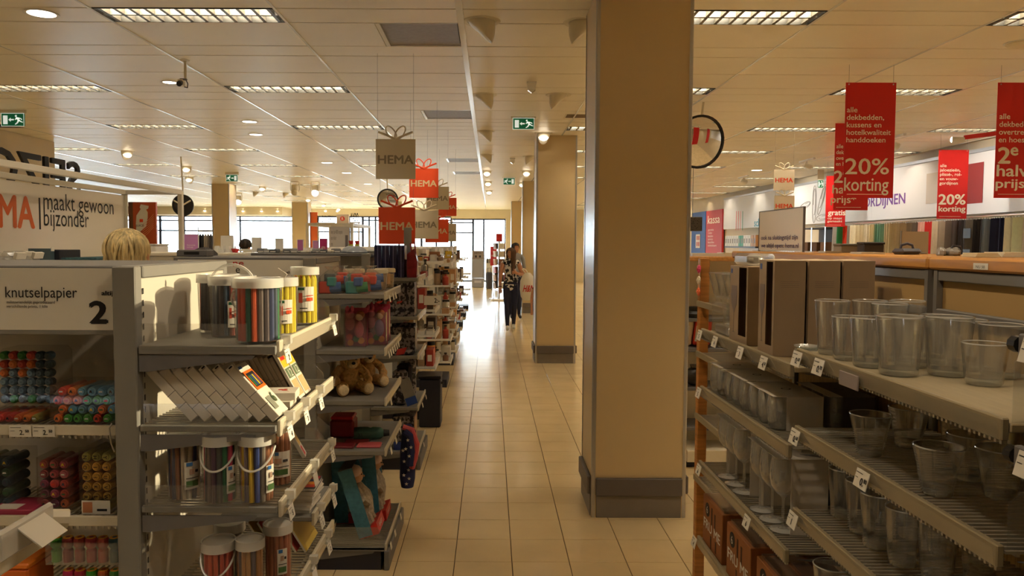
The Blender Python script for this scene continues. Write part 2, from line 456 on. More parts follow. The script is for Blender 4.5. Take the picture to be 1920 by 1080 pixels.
# ---- columns
COLP = mat('cream_column_paint', (214, 190, 146), 0.34, noise=0.02, nscale=2)
ALU = mat('satin_aluminium_corner', (188, 186, 186), 0.28, 0.75)
PLIN = mat('grey_brown_plinth', (104, 96, 92), 0.5, noise=0.05)
PLINL = mat('grey_plinth_lower', (128, 120, 112), 0.5, noise=0.05)
def column(loc, wx, wy, label, detail=True):
    t = thing('column', label, 'column', loc, group='square cream columns')
    b = MB(); e = 0.016
    b.box(e, e * .2, 0, wx - e, wy - e * .2, CEIL); b.box(e * .2, e, 0, wx - e * .2, wy - e, CEIL)
    b.build('shaft', COLP, t)
    for x, y in ((0, 0), (wx, 0), (0, wy), (wx, wy)):
        c = MB(); sx = 1 if x == 0 else -1; sy = 1 if y == 0 else -1
        pts = [(x, y + sy * .024), (x, y + sy * .008), (x + sx * .0025, y + sy * .0025), (x + sx * .008, y), (x + sx * .024, y)]
        vs = [(p[0], p[1], z) for z in (0, CEIL - .001) for p in pts]
        c.add(vs, [(k, k + 1, k + 6, k + 5) for k in range(4)])
        c.build('corner_profile', ALU, t)
    for (xa, ya, xb, yb) in ((.03, -.004, wx - .03, .006), (-.004, .03, .006, wy - .03), (wx - .006, .03, wx + .004, wy - .03), (.03, wy - .006, wx - .03, wy + .004)):
        MB().bev(xa, ya, 0.0, xb, yb, .135, .001).build('plinth', PLINL, t)
    for (xa, ya, xb, yb) in ((.026, -.022, wx - .026, .006), (-.022, .026, .006, wy - .026), (wx - .006, .026, wx + .022, wy - .026), (.026, wy - .006, wx - .026, wy + .022)):
        MB().bev(xa, ya, .137, xb, yb, .245, .005).build('bumper_rail', PLIN, t)
    return t
a = onz(1108, 970, 0); b_ = onz(1286, 972, 0)
column((a.x, a.y, 0), b_.x - a.x, .50, 'nearest big cream column beside the glassware shelves')
a2 = onz(1003, 681, 0); b2 = onz(1079, 682, 0)
column((a2.x, a2.y, 0), b2.x - a2.x, .55, 'cream column behind the nearest one, just right of the walking woman')
a3 = at(978, 586, 18.0)
column((a3.x, 18.0, 0), .58, .55, 'third cream column down the aisle, mostly hidden behind the walking woman')
a4 = at(397, 400, 19.2); column((a4.x, 19.2, 0), at(430, 400, 19.2).x - a4.x, .55, 'brown-shaded column left of the wide bright shop window')
a5 = at(547, 400, 27.8); column((a5.x, 27.8, 0), at(577, 400, 27.8).x - a5.x, .55, 'brown-shaded column right of the wide bright shop window')
a6 = at(958, 480, 26.5); column((a6.x, 26.5, 0), .58, .55, 'farthest cream column near the entrance doors')

# ================================================================== CEILING FIXTURES
LOUV = mat('louvre_aluminium', (104, 99, 88), 0.45, 0.2)
HOUS = mat('troffer_housing', (50, 48, 43), 0.5, 0.2)
TUBE = emis('fluorescent_tube', WARM, TROFFER)
def troffer_meshes(dx, dy):
    h = 0.085
    body = MB()
    body.box(.01, .01, h, dx - .01, dy - .01, h + .01)
    body.box(.006, .006, -.002, .016, dy - .006, h).box(dx - .016, .006, -.002, dx - .006, dy - .006, h)
    body.box(.016, .006, -.002, dx - .016, .014, h).box(.016, dy - .014, -.002, dx - .016, dy - .006, h)
    tubes = MB()
    for q in (.28, .72): tubes.cyl((.04, dy * q, h - .022), (dx - .04, dy * q, h - .022), .013, n=8)
    spine = MB(); mid = dy / 2
    spine.prism([(mid - .012, 0), (mid + .012, 0), (mid + .004, .05), (mid - .004, .05)], dx - .032, R(.016, 0, 0, 0, 0, 0) @ Matrix(((0, 1, 0, 0), (1, 0, 0, 0), (0, 0, 1, 0), (0, 0, 0, 1))))
    blade = MB().add([(-.011, .014, 0), (.011, .014, 0), (.003, .014, .05), (-.003, .014, .05), (-.011, dy - .014, 0), (.011, dy - .014, 0), (.003, dy - .014, .05), (-.003, dy - .014, .05)],
                     [(0, 3, 2, 1), (4, 5, 6, 7), (0, 1, 5, 4), (1, 2, 6, 5), (2, 3, 7, 6), (3, 0, 4, 7)])
    return body.mesh('housing', HOUS), tubes.mesh('tube_pair', TUBE), spine.mesh('spine', LOUV), blade.mesh('louvre_blade', LOUV)
tm = {}
bayname = {-6: 'far-left bay', -4: 'second bay from the left', -2: 'bay left of the aisle', 1: 'bay above the columns', 3: 'bay right of the columns', 5: 'far-right bay'}
cnt = {}
for (i, j, xa, xb, ya, yb) in TROFFS:
    dx, dy = xb - xa, yb - ya
    if xa < -6.5 and ya < 11.3: continue
    k = round(dy, 2)
    if k not in tm: tm[k] = troffer_meshes(dx, dy)
    n = cnt.get(i, 0); cnt[i] = n + 1
    t = thing('ceiling_light', 'recessed louvred ceiling light, %s counted from the front, %s' % (ORD[n], bayname[i]), 'ceiling light', (xa, ya, CEIL), group='recessed louvred ceiling lights')
    hb, tb, sp, bl = tm[k]
    link('housing', hb, t); link('tube_pair', tb, t); link('spine', sp, t)
    nb = 12 if ya < 11 else 0
    for q in range(nb): link('louvre_blade', bl, t, (dx * (q + .5) / nb, 0, 0))
    if not nb:
        m_ = MB()
        for q in range(8): m_.box(dx * (q + .5) / 8 - .008, .014, 0, dx * (q + .5) / 8 + .008, dy - .014, .05)
        m_.build('louvre', LOUV, t)
VENT = mat('grey_vent_mesh', (140, 132, 124), 0.5, 0.2, noise=0.12, nscale=30)
for n, (xa, xb, ya, yb) in enumerate(VENTS):
    t = thing('ceiling_vent', ['large grey ceiling vent panel nearest the camera', 'grey ceiling vent panel behind the nearest one', 'third grey ceiling vent along the bright rail', 'farthest grey ceiling vent along the bright rail'][n], 'vent', (xa + RP / 2, ya, CEIL), group='grey vent panels')
    MB().box(.035, .012, .004, RP / 2 - .03, yb - ya - .012, .016).build('grille', VENT, t)
    MB().box(.004, .004, -.004, .034, yb - ya - .004, .02).box(.034, .004, 0, RP / 2 - .026, .012, .02).box(.034, yb - ya - .012, 0, RP / 2 - .026, yb - ya - .004, .02).build('frame', CR, t)

GLOW = emis('lamp_glow', (1.0, 0.86, 0.66), LAMP)
def downlight(px, py, n, r=.085):
    p = onz(px, py, CEIL)
    t = thing('downlight', n, 'downlight', (p.x, p.y, CEIL), group='round recessed downlights')
    MB().lathe([(r, .003), (r + .018, -.002), (r + .022, -.006), (r + .014, -.008), (r, -.004), (r, .003)], 20).build('trim_ring', WHITE, t, True)
    MB().lathe([(0.001, -.003), (r, -.003)], 20).build('lens', GLOW, t)
for px, py, l in ((78, 25, 'round glowing downlight in the top left corner of the ceiling'), (468, 228, 'round glowing downlight left of centre above the gift signs'),
                  (613, 305, 'glowing downlight nearest the grey gift sign, upper of a far row'), (650, 324, 'glowing downlight just behind the one left of the grey gift sign'),
                  (690, 345, 'faint far downlight just left of the gift sign stack'), (1419, 319, 'glowing downlight left of the cream hanging gift sign'),
                  (480, 252, 'thin glowing downlight behind the brighter one left of centre')):
    downlight(px, py, l, .1 if py > 300 else .085)
def disc_thing(name, px, py, lab, cat, r=.07, h=.03):
    p = onz(px, py, CEIL); t = thing(name, lab, cat, (p.x, p.y, CEIL))
    MB().lathe([(0.001, -h), (r * .8, -h), (r, -h * .5), (r, 0)], 18).build('shell', CREAM, t, True)
    MB().lathe([(r, -.003), (r + .015, -.003), (r + .015, 0)], 18).build('rim', WHITE, t, True)
disc_thing('ceiling_speaker', 1912, 80, 'flat round beige disc on the ceiling at the right edge', 'ceiling disc', .09)

def scoop(px, py, lab, az, lit=False, r=.095, energy=0, tilt=0.9, cone=70):
    """round scoop spotlight hanging half out of the ceiling, opening towards azimuth az"""
    p = onz(px, py, CEIL)
    t = thing('scoop_spotlight', lab, 'spotlight', (p.x, p.y, CEIL), rot=az, group='scoop spotlights in the ceiling')
    MB().lathe([(r, .0), (r, -.004), (r + .03, -.004), (r + .034, 0)], 20).build('mounting_ring', CREAM, t, True)
    b = MB(); n = 20; vs = []; fs = []
    # a dome shell cut obliquely: deeper at the back (-x), shallow at the front (+x)
    for i in range(n):
        a = 2 * PI * i / n; dpt = -.095 + .05 * math.cos(a)
        for q in range(6):
            u = q / 5
            vs.append((r * .94 * math.cos(a) * (1 - .38 * u ** 2.5) - .015 * u, r * .94 * math.sin(a) * (1 - .38 * u ** 2.5), dpt * u))
    for i in range(n):
        j = (i + 1) % n
        for q in range(5): fs.append((i * 6 + q, j * 6 + q, j * 6 + q + 1, i * 6 + q + 1))
    fs.append(tuple(i * 6 + 5 for i in range(n)))
    b.add(vs, fs); b.build('scoop_shell', CREAM, t, True)
    if lit:
        M = R(.02, 0, -.05, 0, tilt, 0)
        MB().lathe([(.03, 0), (.062, 0), (.066, .012), (.03, .02)], 18, M=M @ R(0, 0, -.022)).build('reflector_ring', GLOW, t)
        MB().lathe([(.001, -.004), (.026, -.004)], 12, M=M @ R(0, 0, -.022)).build('bulb', WHITE, t)
    if energy:
        ld = bpy.data.lights.new('scoop_lamp', 'SPOT'); ld.energy = energy; ld.color = (1, .80, .55); ld.spot_size = math.radians(cone); ld.spot_blend = .6; ld.shadow_soft_size = .05
        lo = bpy.data.objects.new('scoop_lamp', ld); C.objects.link(lo); lo.parent = t
        lo.location = (.05, 0, -.12); lo.rotation_euler = (0, -tilt, 0)
    return t
SC = [(903, 40, 'large scoop spotlight right of the bright rail, nearest the camera', PI, 0, 26 * SPOT), (1092, 42, 'scoop spotlight half hidden by the nearest column', 0, 0, 12 * SPOT),
      (908, 178, 'second scoop spotlight beside the bright rail', PI, 0, 26 * SPOT), (1047, 178, 'shallow scoop spotlight right of the chrome sensor', 0, 0, 12 * SPOT),
      (910, 246, 'third scoop spotlight beside the bright rail', PI, 0, 26 * SPOT), (1019, 249, 'lit scoop spotlight turned to the camera beside the green exit sign', -PI / 2, 1, 0),
      (912, 290, 'fourth scoop spotlight beside the bright rail', PI, 0, 26 * SPOT), (994, 293, 'scoop spotlight against the second column top', 0, 0, 0),
      (913, 320, 'lit far spotlight just right of the bright rail', -PI / 2, 1, 0), (987, 320, 'lit far spotlight left of the second column', -PI / 2, 1, 0),
      (915, 340, 'lit farther spotlight beside the bright rail above the exit sign', -PI / 2, 1, 0), (979, 342, 'lit farther spotlight right of the small exit sign', -PI / 2, 1, 0),
      (917, 357, 'tiny lit spotlight beside the bright rail', -PI / 2, 1, 0),
      (238, 283, 'lit spotlight on the left, above the white frame display', -PI / 4, 1, 0), (350, 312, 'lit ring spotlight left of centre, over the white frame corner', -PI / 2, 1, 0),
      (355, 332, 'lit spotlight just below the ring spotlight, over the white frame corner', -PI / 2, 1, 0), (492, 350, 'lit ring spotlight right of the left exit sign', -PI / 2, 1, 0),
      (555, 352, 'unlit scoop between the left exit sign and the two gimbals', 0, 0, 0), (480, 360, 'unlit scoop above the wide shop window', 0, 0, 0),
      (536, 362, 'small unlit scoop near the right window column', 0, 0, 0),
      (578, 372, 'lit spotlight at the top of the right window column', -PI / 2, 1, 0), (607, 382, 'lit far spotlight right of the right window column', -PI / 2, 1, 0), (635, 390, 'lit far spotlight above the round red sign', -PI / 2, 1, 0)]
for px, py, l, az, lit, en in SC: scoop(px, py, l, az, lit, energy=en)
for X_, Y_, l, az, en in ((-.06, 2.65, 'added unseen scoop spotlight just above the picture, brightening the glassware', 0, 22 * SPOT), (.68, 2.65, 'added unseen scoop spotlight just above the picture, brightening the pens', PI, 20 * SPOT), (-.06, .9, 'added unseen scoop spotlight above the camera, brightening the glassware', 0, 22 * SPOT), (.68, .9, 'added unseen scoop spotlight above the camera, brightening the left shelves', PI, 16 * SPOT)):  # unseen scoop lamps added to brighten the shelves on both sides
    o = scoop(900, 40, l, az, False, energy=en, cone=95); o.location = (X_, Y_, CEIL)

# box gimbal lamps with a visible glowing globe
def gimbal(px, py, lab, lit):
    p = onz(px, py, CEIL); t = thing('gimbal_lamp', lab, 'lamp', (p.x, p.y, CEIL))
    MB().box(-.09, -.06, -.02, .09, .06, 0).build('base_plate', CREAM, t)
    MB().tube([(-.1, 0, -.02), (-.11, 0, -.2), (-.07, 0, -.26)], .01).tube([(.1, 0, -.02), (.11, 0, -.2), (.07, 0, -.26)], .01).build('bracket', CREAM, t)
    MB().lathe([(.06, -.08), (.085, -.1), (.09, -.22), (.08, -.24)], 14).build('lamp_housing', CREAM, t, True)
    MB().ball((0, -.03, -.27), .085).build('globe', GLOW if lit else CREAM, t, True)
gimbal(553, 340, 'unlit box gimbal lamp, left of the glowing globe lamp', False)
gimbal(591, 341, 'box gimbal lamp with a bright glowing globe', True)
gimbal(447, 362, 'hanging gimbal lamp glowing beside the left window column', True)

# track lamps washing the header board and curtains on the right wall
for n, (Y_, l) in enumerate(((7.6, 'wall-washing track lamp nearest the right picture edge'), (10.4, 'wall-washing track lamp above the navy curtains'), (13.2, 'wall-washing track lamp above the cream curtains'), (16.5, 'wall-washing track lamp above the far end of the header board'))):
    t = thing('wall_wash_lamp', l, 'spotlight', (5.5, Y_, CEIL), group='wall-washing track lamps')
    MB().box(-.02, -.3, -.03, .02, .3, 0).build('track', WHITE, t); MB().cyl((0, 0, -.03), (0, 0, -.1), .012, n=8).build('stem', WHITE, t)
    MB().cyl((-.05, 0, -.09), (.08, 0, -.14), .04, .045, 14).build('lamp_head', WHITE, t, True)
    ld = bpy.data.lights.new('wash_lamp', 'SPOT'); ld.energy = 34 * SPOT; ld.color = (1, .9, .74); ld.spot_size = math.radians(110); ld.spot_blend = .7; ld.shadow_soft_size = .05
    lo = bpy.data.objects.new('wash_lamp', ld); C.objects.link(lo); lo.parent = t; lo.location = (.1, 0, -.16); lo.rotation_euler = Vector((1.4, 0, -1.0)).to_track_quat('-Z', 'Y').to_euler()
# track lamp on the right that rakes the pen buckets
t = thing('track_spotlight', 'track spotlight on the right ceiling aimed at the pen buckets', 'spotlight', (4.6, 2.3, CEIL))
MB().box(-.02, -.5, -.03, .02, .5, 0).build('track', WHITE, t); MB().cyl((0, 0, -.03), (0, 0, -.12), .012).build('stem', WHITE, t)
MB().cyl((.07, .01, -.13), (-.1, 0, -.17), .045, .05, 16).build('lamp_head', WHITE, t, True)
ld = bpy.data.lights.new('track_lamp', 'SPOT'); ld.energy = 1000 * SPOT; ld.color = (1, .82, .5); ld.spot_size = math.radians(12); ld.spot_blend = .5; ld.shadow_soft_size = .03
lo = bpy.data.objects.new('track_lamp', ld); C.objects.link(lo); lo.parent = t; lo.location = (-.12, 0, -.18)
dv = Vector((-.72, 2.2, 1.38)) - Vector((4.48, 2.3, CEIL - .18)); lo.rotation_euler = dv.to_track_quat('-Z', 'Y').to_euler()
# ================================================================== LEFT GONDOLAS
XB, XF = -0.87, -0.52
def wiredeck(x0, y0, x1, y1, z, along='X', step=.02, r=.0022):
    m = MB()
    if along == 'X':
        k = int((y1 - y0) / step)
        for i in range(k + 1):
            y = y0 + (y1 - y0) * i / k; m.box(x0, y - r, z - 2 * r, x1, y + r, z)
        for x in (x0 + .02, (x0 + x1) / 2, x1 - .02): m.box(x - r * 1.3, y0, z - 4.5 * r, x + r * 1.3, y1, z - 2 * r)
    else:
        k = int((x1 - x0) / step)
        for i in range(k + 1):
            x = x0 + (x1 - x0) * i / k; m.box(x - r, y0, z - 2 * r, x + r, y1, z)
        for y in (y0 + .02, (y0 + y1) / 2, y1 - .02): m.box(x0, y - r * 1.3, z - 4.5 * r, x1, y + r * 1.3, z - 2 * r)
    return m
def price_tag(parent, loc, face, txt, w=.046, h=.034, tilt=0.0):
    """white card in a clear holder; loc is the centre of its upper edge"""
    rz = ROTZ[face]
    o = MB().box(-w / 2, -.0015, -h, w / 2, 0, 0).build('price_tag', PAPER, parent, loc=loc, rot=(tilt, 0, rz))
    if txt:
        main, _, sup = txt.partition('.')
        me = text_mesh(main + ('.' if sup else ''), None, h * .42, .02); me.materials.append(INK); link('price_print', me, o, (w * .0 - w * .02, -.0022, -h * .82))
        if sup:
            me = text_mesh(sup, None, h * .24, .02); me.materials.append(INK); link('price_print', me, o, (w * .24, -.0022, -h * .62))
        me = MB().box(-w * .44, -.0021, -h * .22, w * .05, -.0019, -h * .18).box(-w * .44, -.0021, -h * .5, -w * .24, -.0019, -h * .47).mesh('price_lines', INK); link('price_lines', me, o)
    return o
def clip(parent, loc):
    return MB().box(-.012, -.02, -.01, .012, .0, .012).cyl((0, 0, -.012), (0, -.03, -.026), .006, n=8).build('rail_clip', PLASTM, parent, loc=loc)

def endcap(yn, yf, shelves, label, run_left, run_front, top=1.60, postw=.06, wires=(), base=True, pc=None, tags=True, runback=None):
    pc = pc or GREY
    t = thing('gondola', label, 'shelving unit', ((XB), yn, 0), group='grey gondolas left of the aisle')
    L = yf - yn; dx = XF - XB
    for y in (0.0, L - .035): MB().bev(-.062, y, 0, -.004, y + .035, top, .003).build('post', pc, t)
    MB().box(-.03, .035, .1, -.006, L - .035, top - .03).build('back_panel', PANEL, t)
    MB().bev(-.034, .036, top - .03, .0, L - .036, top, .003).build('top_rail', pc, t)
    # slotted strip beside the near post
    s = MB()
    for k in range(int((top - .15) / .03)): s.box(-.0035, .037, .12 + k * .03, -.003, .042, .135 + k * .03)
    s.build('slot_strip', BLACK, t)
    if base:
        MB().box(-.06, .01, 0, dx - .03, L - .01, .10).build('plinth', NAVY, t)
        MB().box(-.06, .0, .10, dx - .012, L, .118).build('base_deck', GREYD, t)
        MB().bev(dx - .014, 0, .0, dx + .006, L, .045, .003).build('kick_rail', GREYD, t) if False else None
    for n, z in enumerate(shelves):
        zt = z
        if n in wires:
            wiredeck(0, .01, dx - .012, L - .01, zt, 'X', .02).build('wire_deck', WIRE, t)
            MB().bev(0, 0, zt - .016, dx - .012, .012, zt, .002).build('shelf_frame', pc, t)
            MB().bev(0, L - .012, zt - .016, dx - .012, L, zt, .002).build('shelf_frame', pc, t)
        else:
            MB().bev(0, 0, zt - .022, dx - .01, L, zt, .002).build('shelf', pc, t)
        for y in (.004, L - .016):
            MB().prism([(0, -.024), (dx * .82, -.024), (dx * .8, -.034), (0.02, -.066), (0, -.066)], .004, R(0, y, zt)).build('bracket', GREYD, t)
        MB().bev(dx - .012, .01, zt - .03, dx - .002, L - .01, zt + .012, .002).build('price_rail', STRIP, t)
        MB().add([(dx, .012, zt - .028), (dx, L - .012, zt - .028), (dx + .006, .012, zt + .008), (dx + .006, L - .012, zt + .008)], [(0, 1, 3, 2)]).build('rail_cover', PLAST, t)
    if run_left is not None:
        W_ = (XB - .06) - run_left
        ym = L / 2
        MB().box(-.06 - W_, ym - .012, .1, -.06, ym + .012, top - .02).build('run_panel', PANEL, t)
        MB().bev(-.06 - W_, run_front - yn - .0, top - .022, -.062, L, top, .003).build('run_top', GREYD, t)
        MB().box(-.06 - W_, .06, 0, -.062, L - .06, .1).build('run_plinth', NAVY, t)
    return t

# ---------------- nearest unit: pens and paint sets on the end, markers on the side facing the camera
G1Y, G1F = 1.85, 2.50
G1S = [1.405, 1.205, 1.0, 0.72]
g1 = endcap(G1Y, G1F, G1S, 'grey gondola nearest on the left, holding pen buckets and paint boxes', -1.75, 1.905, wires=(1, 2, 3))
def L1(x, y, z): return (x - XB, y - G1Y, z)
# half shelf with notebooks
MB().bev(.06, .36, .828, XF - XB - .01, .65, .842, .002).build('shelf', GREY, g1)
MB().bev(XF - XB - .012, .36, .815, XF - XB - .002, .65, .855, .002).build('price_rail', STRIP, g1)
for z in G1S[:3]:
    # clear guards along the near end and dividers at the far end
    MB().box(0.01, -.003, z - .01, .27, -.001, z + .055).build('clear_guard', PLAST, g1)
    MB().prism([(.05, 0), (.34, 0), (.34, .05), (.30, .085), (.05, .085)], .002, R(0, .62, z)).build('clear_divider', PLAST, g1)
    if z != G1S[0]: MB().prism([(.12, 0), (.34, 0), (.34, .04), (.31, .07), (.12, .07)], .002, R(0, .53, z)).build('clear_divider', PLAST, g1)
for z, ys, tx in ((G1S[0], (.03, .60), ('2.', '3.')), (G1S[1], (.05, .22, .40), ('4.', '2.', '2.')), (G1S[2], (.05, .32, .56), ('5.', '', '2.')), (.842, (.40, .58), ('1.', '1.')), (G1S[3], (.1, .3, .5), ('4.', '', '2.'))):
    for y, x in zip(ys, tx): price_tag(g1, (XF - XB + .008, y, z - .012), 'E', x, tilt=-.2); clip(g1, (XF - XB + .004, y + .03, z + .01))

# camera-facing shelves of the run
fy = 1.90
SA, SB, SC_ = 1.188, 0.952, 0.72
for z in (SA, SB, SC_):
    wiredeck(-1.75, fy + .012, -.945, 2.15, z, 'Y', .016, .0018).build('wire_deck', WIRE, g1, loc=(-XB, -G1Y, 0))
    o = MB().bev(-1.75, fy, z - .022, -.945, fy + .012, z + .004, .002).build('price_rail', STRIP, g1, loc=(-XB, -G1Y, 0))
    m = MB()
    for k in range(50): m.box(-1.75 + k * .016, fy + .002, z - .03, -1.744 + k * .016, fy + .006, z - .022)
    m.build('wire_ends', WIRE, g1, loc=(-XB, -G1Y, 0))
for px_ in (38, 82): p = at(px_, 800, fy - .004); price_tag(g1, (p.x - XB, p.y - G1Y, p.z + .004), 'S', '2.50', .056, .03)
MB().tube([(0, 0, .01), (0, -.012, .0), (.004, -.012, -.04), (.012, -.012, -.06)], .002).build('hook', WIRE, g1, loc=L1(-.965, fy, SA))

# header sign
p0 = at(-160, 618, 1.892); p1 = at(228, 504, 1.892)
t = thing('header_sign', 'cream header card with black lettering above the marker sets', 'sign', (p0.x, 1.888, p0.z))
MB().box(0, 0, 0, p1.x - p0.x, .005, p1.z - p0.z).build('card', PAPER, t)
MB().bev(0, .0, -.012, p1.x - p0.x, .010, 0, .002).build('lower_rail', GREY, t)
def on_sign(px, py): q = at(px, py, 1.886); return (q.x - p0.x, -.0012, q.z - p0.z)
k = 1.886 / F
text('knutselpapier', 135 * k, 27 * k, INK, t, on_sign(10, 565))
text('milieuvriendelijk geproduceerd\nverschillende prints, 1 kilo', 91 * k, 15 * k, INK, t, on_sign(12, 579))
text('altijd', 30 * k, 11 * k, INK, t, on_sign(190, 557), bold=.03)
text('2', 36 * k, 44 * k, INK, t, on_sign(167, 608), bold=.04)

# ---- merchandise builders
STK = {}
def col(rgb, rough=.45): return mat('print_%02x%02x%02x' % tuple(rgb), rgb, rough)
RAINBOW = [(214, 52, 44), (240, 122, 34), (250, 206, 40), (54, 150, 74), (40, 84, 170), (120, 60, 140), (60, 60, 66), (150, 92, 56), (226, 92, 140), (36, 130, 160)]
def sticks_pot(name, label, cat, loc, r, h, cols, n, sr, sl, group=None, lid='lid', handle=0, card=None, rot=0, lean=0.0, body=CASE):
    t = thing(name, label, cat, loc, rot, group)
    MB().lathe([(0.001, .002), (r * .9, .002), (r * .93, .008), (r, h), (r * .985, h), (r * .915, .010), (0.001, .006)], 26).build('tub', body, t, True)
    if lid:
        MB().lathe([(0.001, h + .006), (r * .92, h + .006), (r * .96, h + .010), (r * 1.05, h + .010), (r * 1.06, h - .014), (r * 1.035, h - .014), (r * 1.02, h + .002), (.001, h + .002)], 26).build('lid', PLASTM, t, True)
    pts = []
    rr = r * .88 - sr
    for ring, cntk in ((rr, n), (rr - 2.2 * sr, max(0, n - 5)), (rr - 4.4 * sr, max(0, n - 11))):
        if ring < sr: continue
        for i in range(cntk):
            a = 2 * PI * i / cntk; pts.append((ring * math.cos(a), ring * math.sin(a)))
    mesh_by = {}
    for i, (x, y) in enumerate(pts):
        c = cols[i % len(cols)]
        kk = (tuple(c), sr, sl)
        if kk not in STK: STK[kk] = MB().cyl((0, 0, 0), (0, 0, sl), sr, sr, 8).cyl((0, 0, sl), (0, 0, sl + sr * 1.6), sr, sr * .4, 8).mesh('stick', col(c))
        link('pencil' if 'pencil' in name else 'pen' if 'pen' in name else 'stick', STK[kk], t, (x, y, .008), (random.uniform(-lean, lean), random.uniform(-lean, lean), 0))
    if handle == 1:   # raised
        MB().tube([(-r * 1.03 * math.cos(a), 0, h - .02 + r * 1.0 * math.sin(a)) for a in [PI * q / 16 for q in range(17)]], .0035, 6).build('handle', PLASTM, t, True)
        MB().box(-.018, -.006, h + r * .72, .012, -.003, h + r * .98, R(.02, 0, 0, 0, .6, 0)).build('hang_tag', PAPER, t)
    elif handle == 2:  # hanging in front
        MB().tube([(r * 1.04 * math.cos(a), -r * 1.04 * abs(math.sin(a)) , h - .02 - .055 * math.sin(a)) for a in [PI * q / 16 for q in range(17)]], .003, 6).build('handle', PLASTM, t, True)
    if card:
        a0, w_, z0, z1, style = card
        m = MB(); n_ = 6; vs = []
        for i in range(n_ + 1):
            a = a0 - w_ / 2 + w_ * i / n_
            rz = lambda z: (r * (.93 + .07 * z / h) + .0015)
            vs += [(rz(z0) * math.cos(a), rz(z0) * math.sin(a), z0), (rz(z1) * math.cos(a), rz(z1) * math.sin(a), z1)]
        m.add(vs, [(2 * i, 2 * i + 2, 2 * i + 3, 2 * i + 1) for i in range(n_)]); cd = m.build('label_card', PAPER, t)
        ct = (r + .003); zc = (z1 - z0)
        def patch(f0, f1, g0, g1_, c):
            q = MB(); vv = []
            for i in range(3):
                a = a0 - w_ / 2 + w_ * (f0 + (f1 - f0) * i / 2)
                vv += [(ct * math.cos(a), ct * math.sin(a), z0 + zc * g0), (ct * math.cos(a), ct * math.sin(a), z0 + zc * g1_)]
            q.add(vv, [(0, 2, 3, 1), (2, 4, 5, 3)]); q.build('label_print', col(c), cd)
        if style == 'red': patch(.1, .45, .86, .97, (30, 90, 60)); patch(.15, .35, .35, .75, (214, 90, 70)); patch(.55, .9, .42, .56, (224, 84, 40)); patch(.2, .6, .1, .14, (40, 40, 40)); patch(.55, .92, .62, .66, (200, 110, 90))
        else: patch(.12, .5, .86, .99, (50, 110, 180)); patch(.1, .9, .4, .43, (60, 60, 60)); patch(.1, .85, .1, .32, (84, 120, 70)); patch(.3, .6, .55, .75, (180, 150, 130)); patch(.65, .85, .6, .7, (60, 60, 66))
    return t
z = G1S[0]
def spt(px, py, z): q = onz(px, py, z); return q
q = spt(480, 648, z); PEN = [(228, 92, 74), (222, 84, 66), (58, 110, 96), (234, 106, 70), (110, 96, 92), (96, 84, 88), (60, 74, 120), (74, 90, 110), (40, 130, 80), (84, 96, 100), (70, 80, 96), (200, 176, 110)]
sticks_pot('pen_bucket', 'clear pail of thick felt pens at the front edge of the top shelf', 'pen bucket', (q.x - .012, q.y + .058, z), .061, .155, PEN, 20, .0078, .135, 'pen pails', handle=2, rot=-2.4)
q = spt(428, 640, z); DK = [(70, 74, 96), (52, 56, 70), (92, 80, 84), (64, 84, 110), (150, 70, 60), (88, 92, 100)]
sticks_pot('pen_bucket', 'clear pail of dark felt pens with its handle up, behind the front pail', 'pen bucket', (q.x - .022, q.y + .10, z), .06, .155, DK, 20, .0078, .135, 'pen pails', handle=1, card=(-1.2, .5, .03, .10, 'red'), rot=0)
q = spt(394, 632, z)
sticks_pot('pen_bucket', 'clear pail of black felt pens nearest the back panel', 'pen bucket', (q.x - .02, q.y + .12, z), .056, .155, [(58, 56, 66), (70, 66, 60), (190, 80, 60), (60, 60, 72)], 18, .0078, .135, 'pen pails')
YL = [(240, 222, 40), (236, 216, 50), (220, 200, 60), (214, 96, 60), (226, 206, 60)]
q = spt(540, 636, z)
sticks_pot('pen_tub', 'tub of yellow highlighters with a red printed label behind the front pail', 'pen tub', (q.x - .036, q.y + .085, z), .04, .15, YL, 13, .0068, .125, 'highlighter tubs', card=(-1.15, 1.0, .035, .10, 'red'))
q = spt(572, 612, z)
sticks_pot('pen_tub', 'tub of yellow highlighters farthest along the top shelf', 'pen tub', (q.x - .012, q.y + .05, z), .042, .17, YL, 13, .0068, .135, 'highlighter tubs', card=(-1.3, 1.3, .045, .12, 'red'))
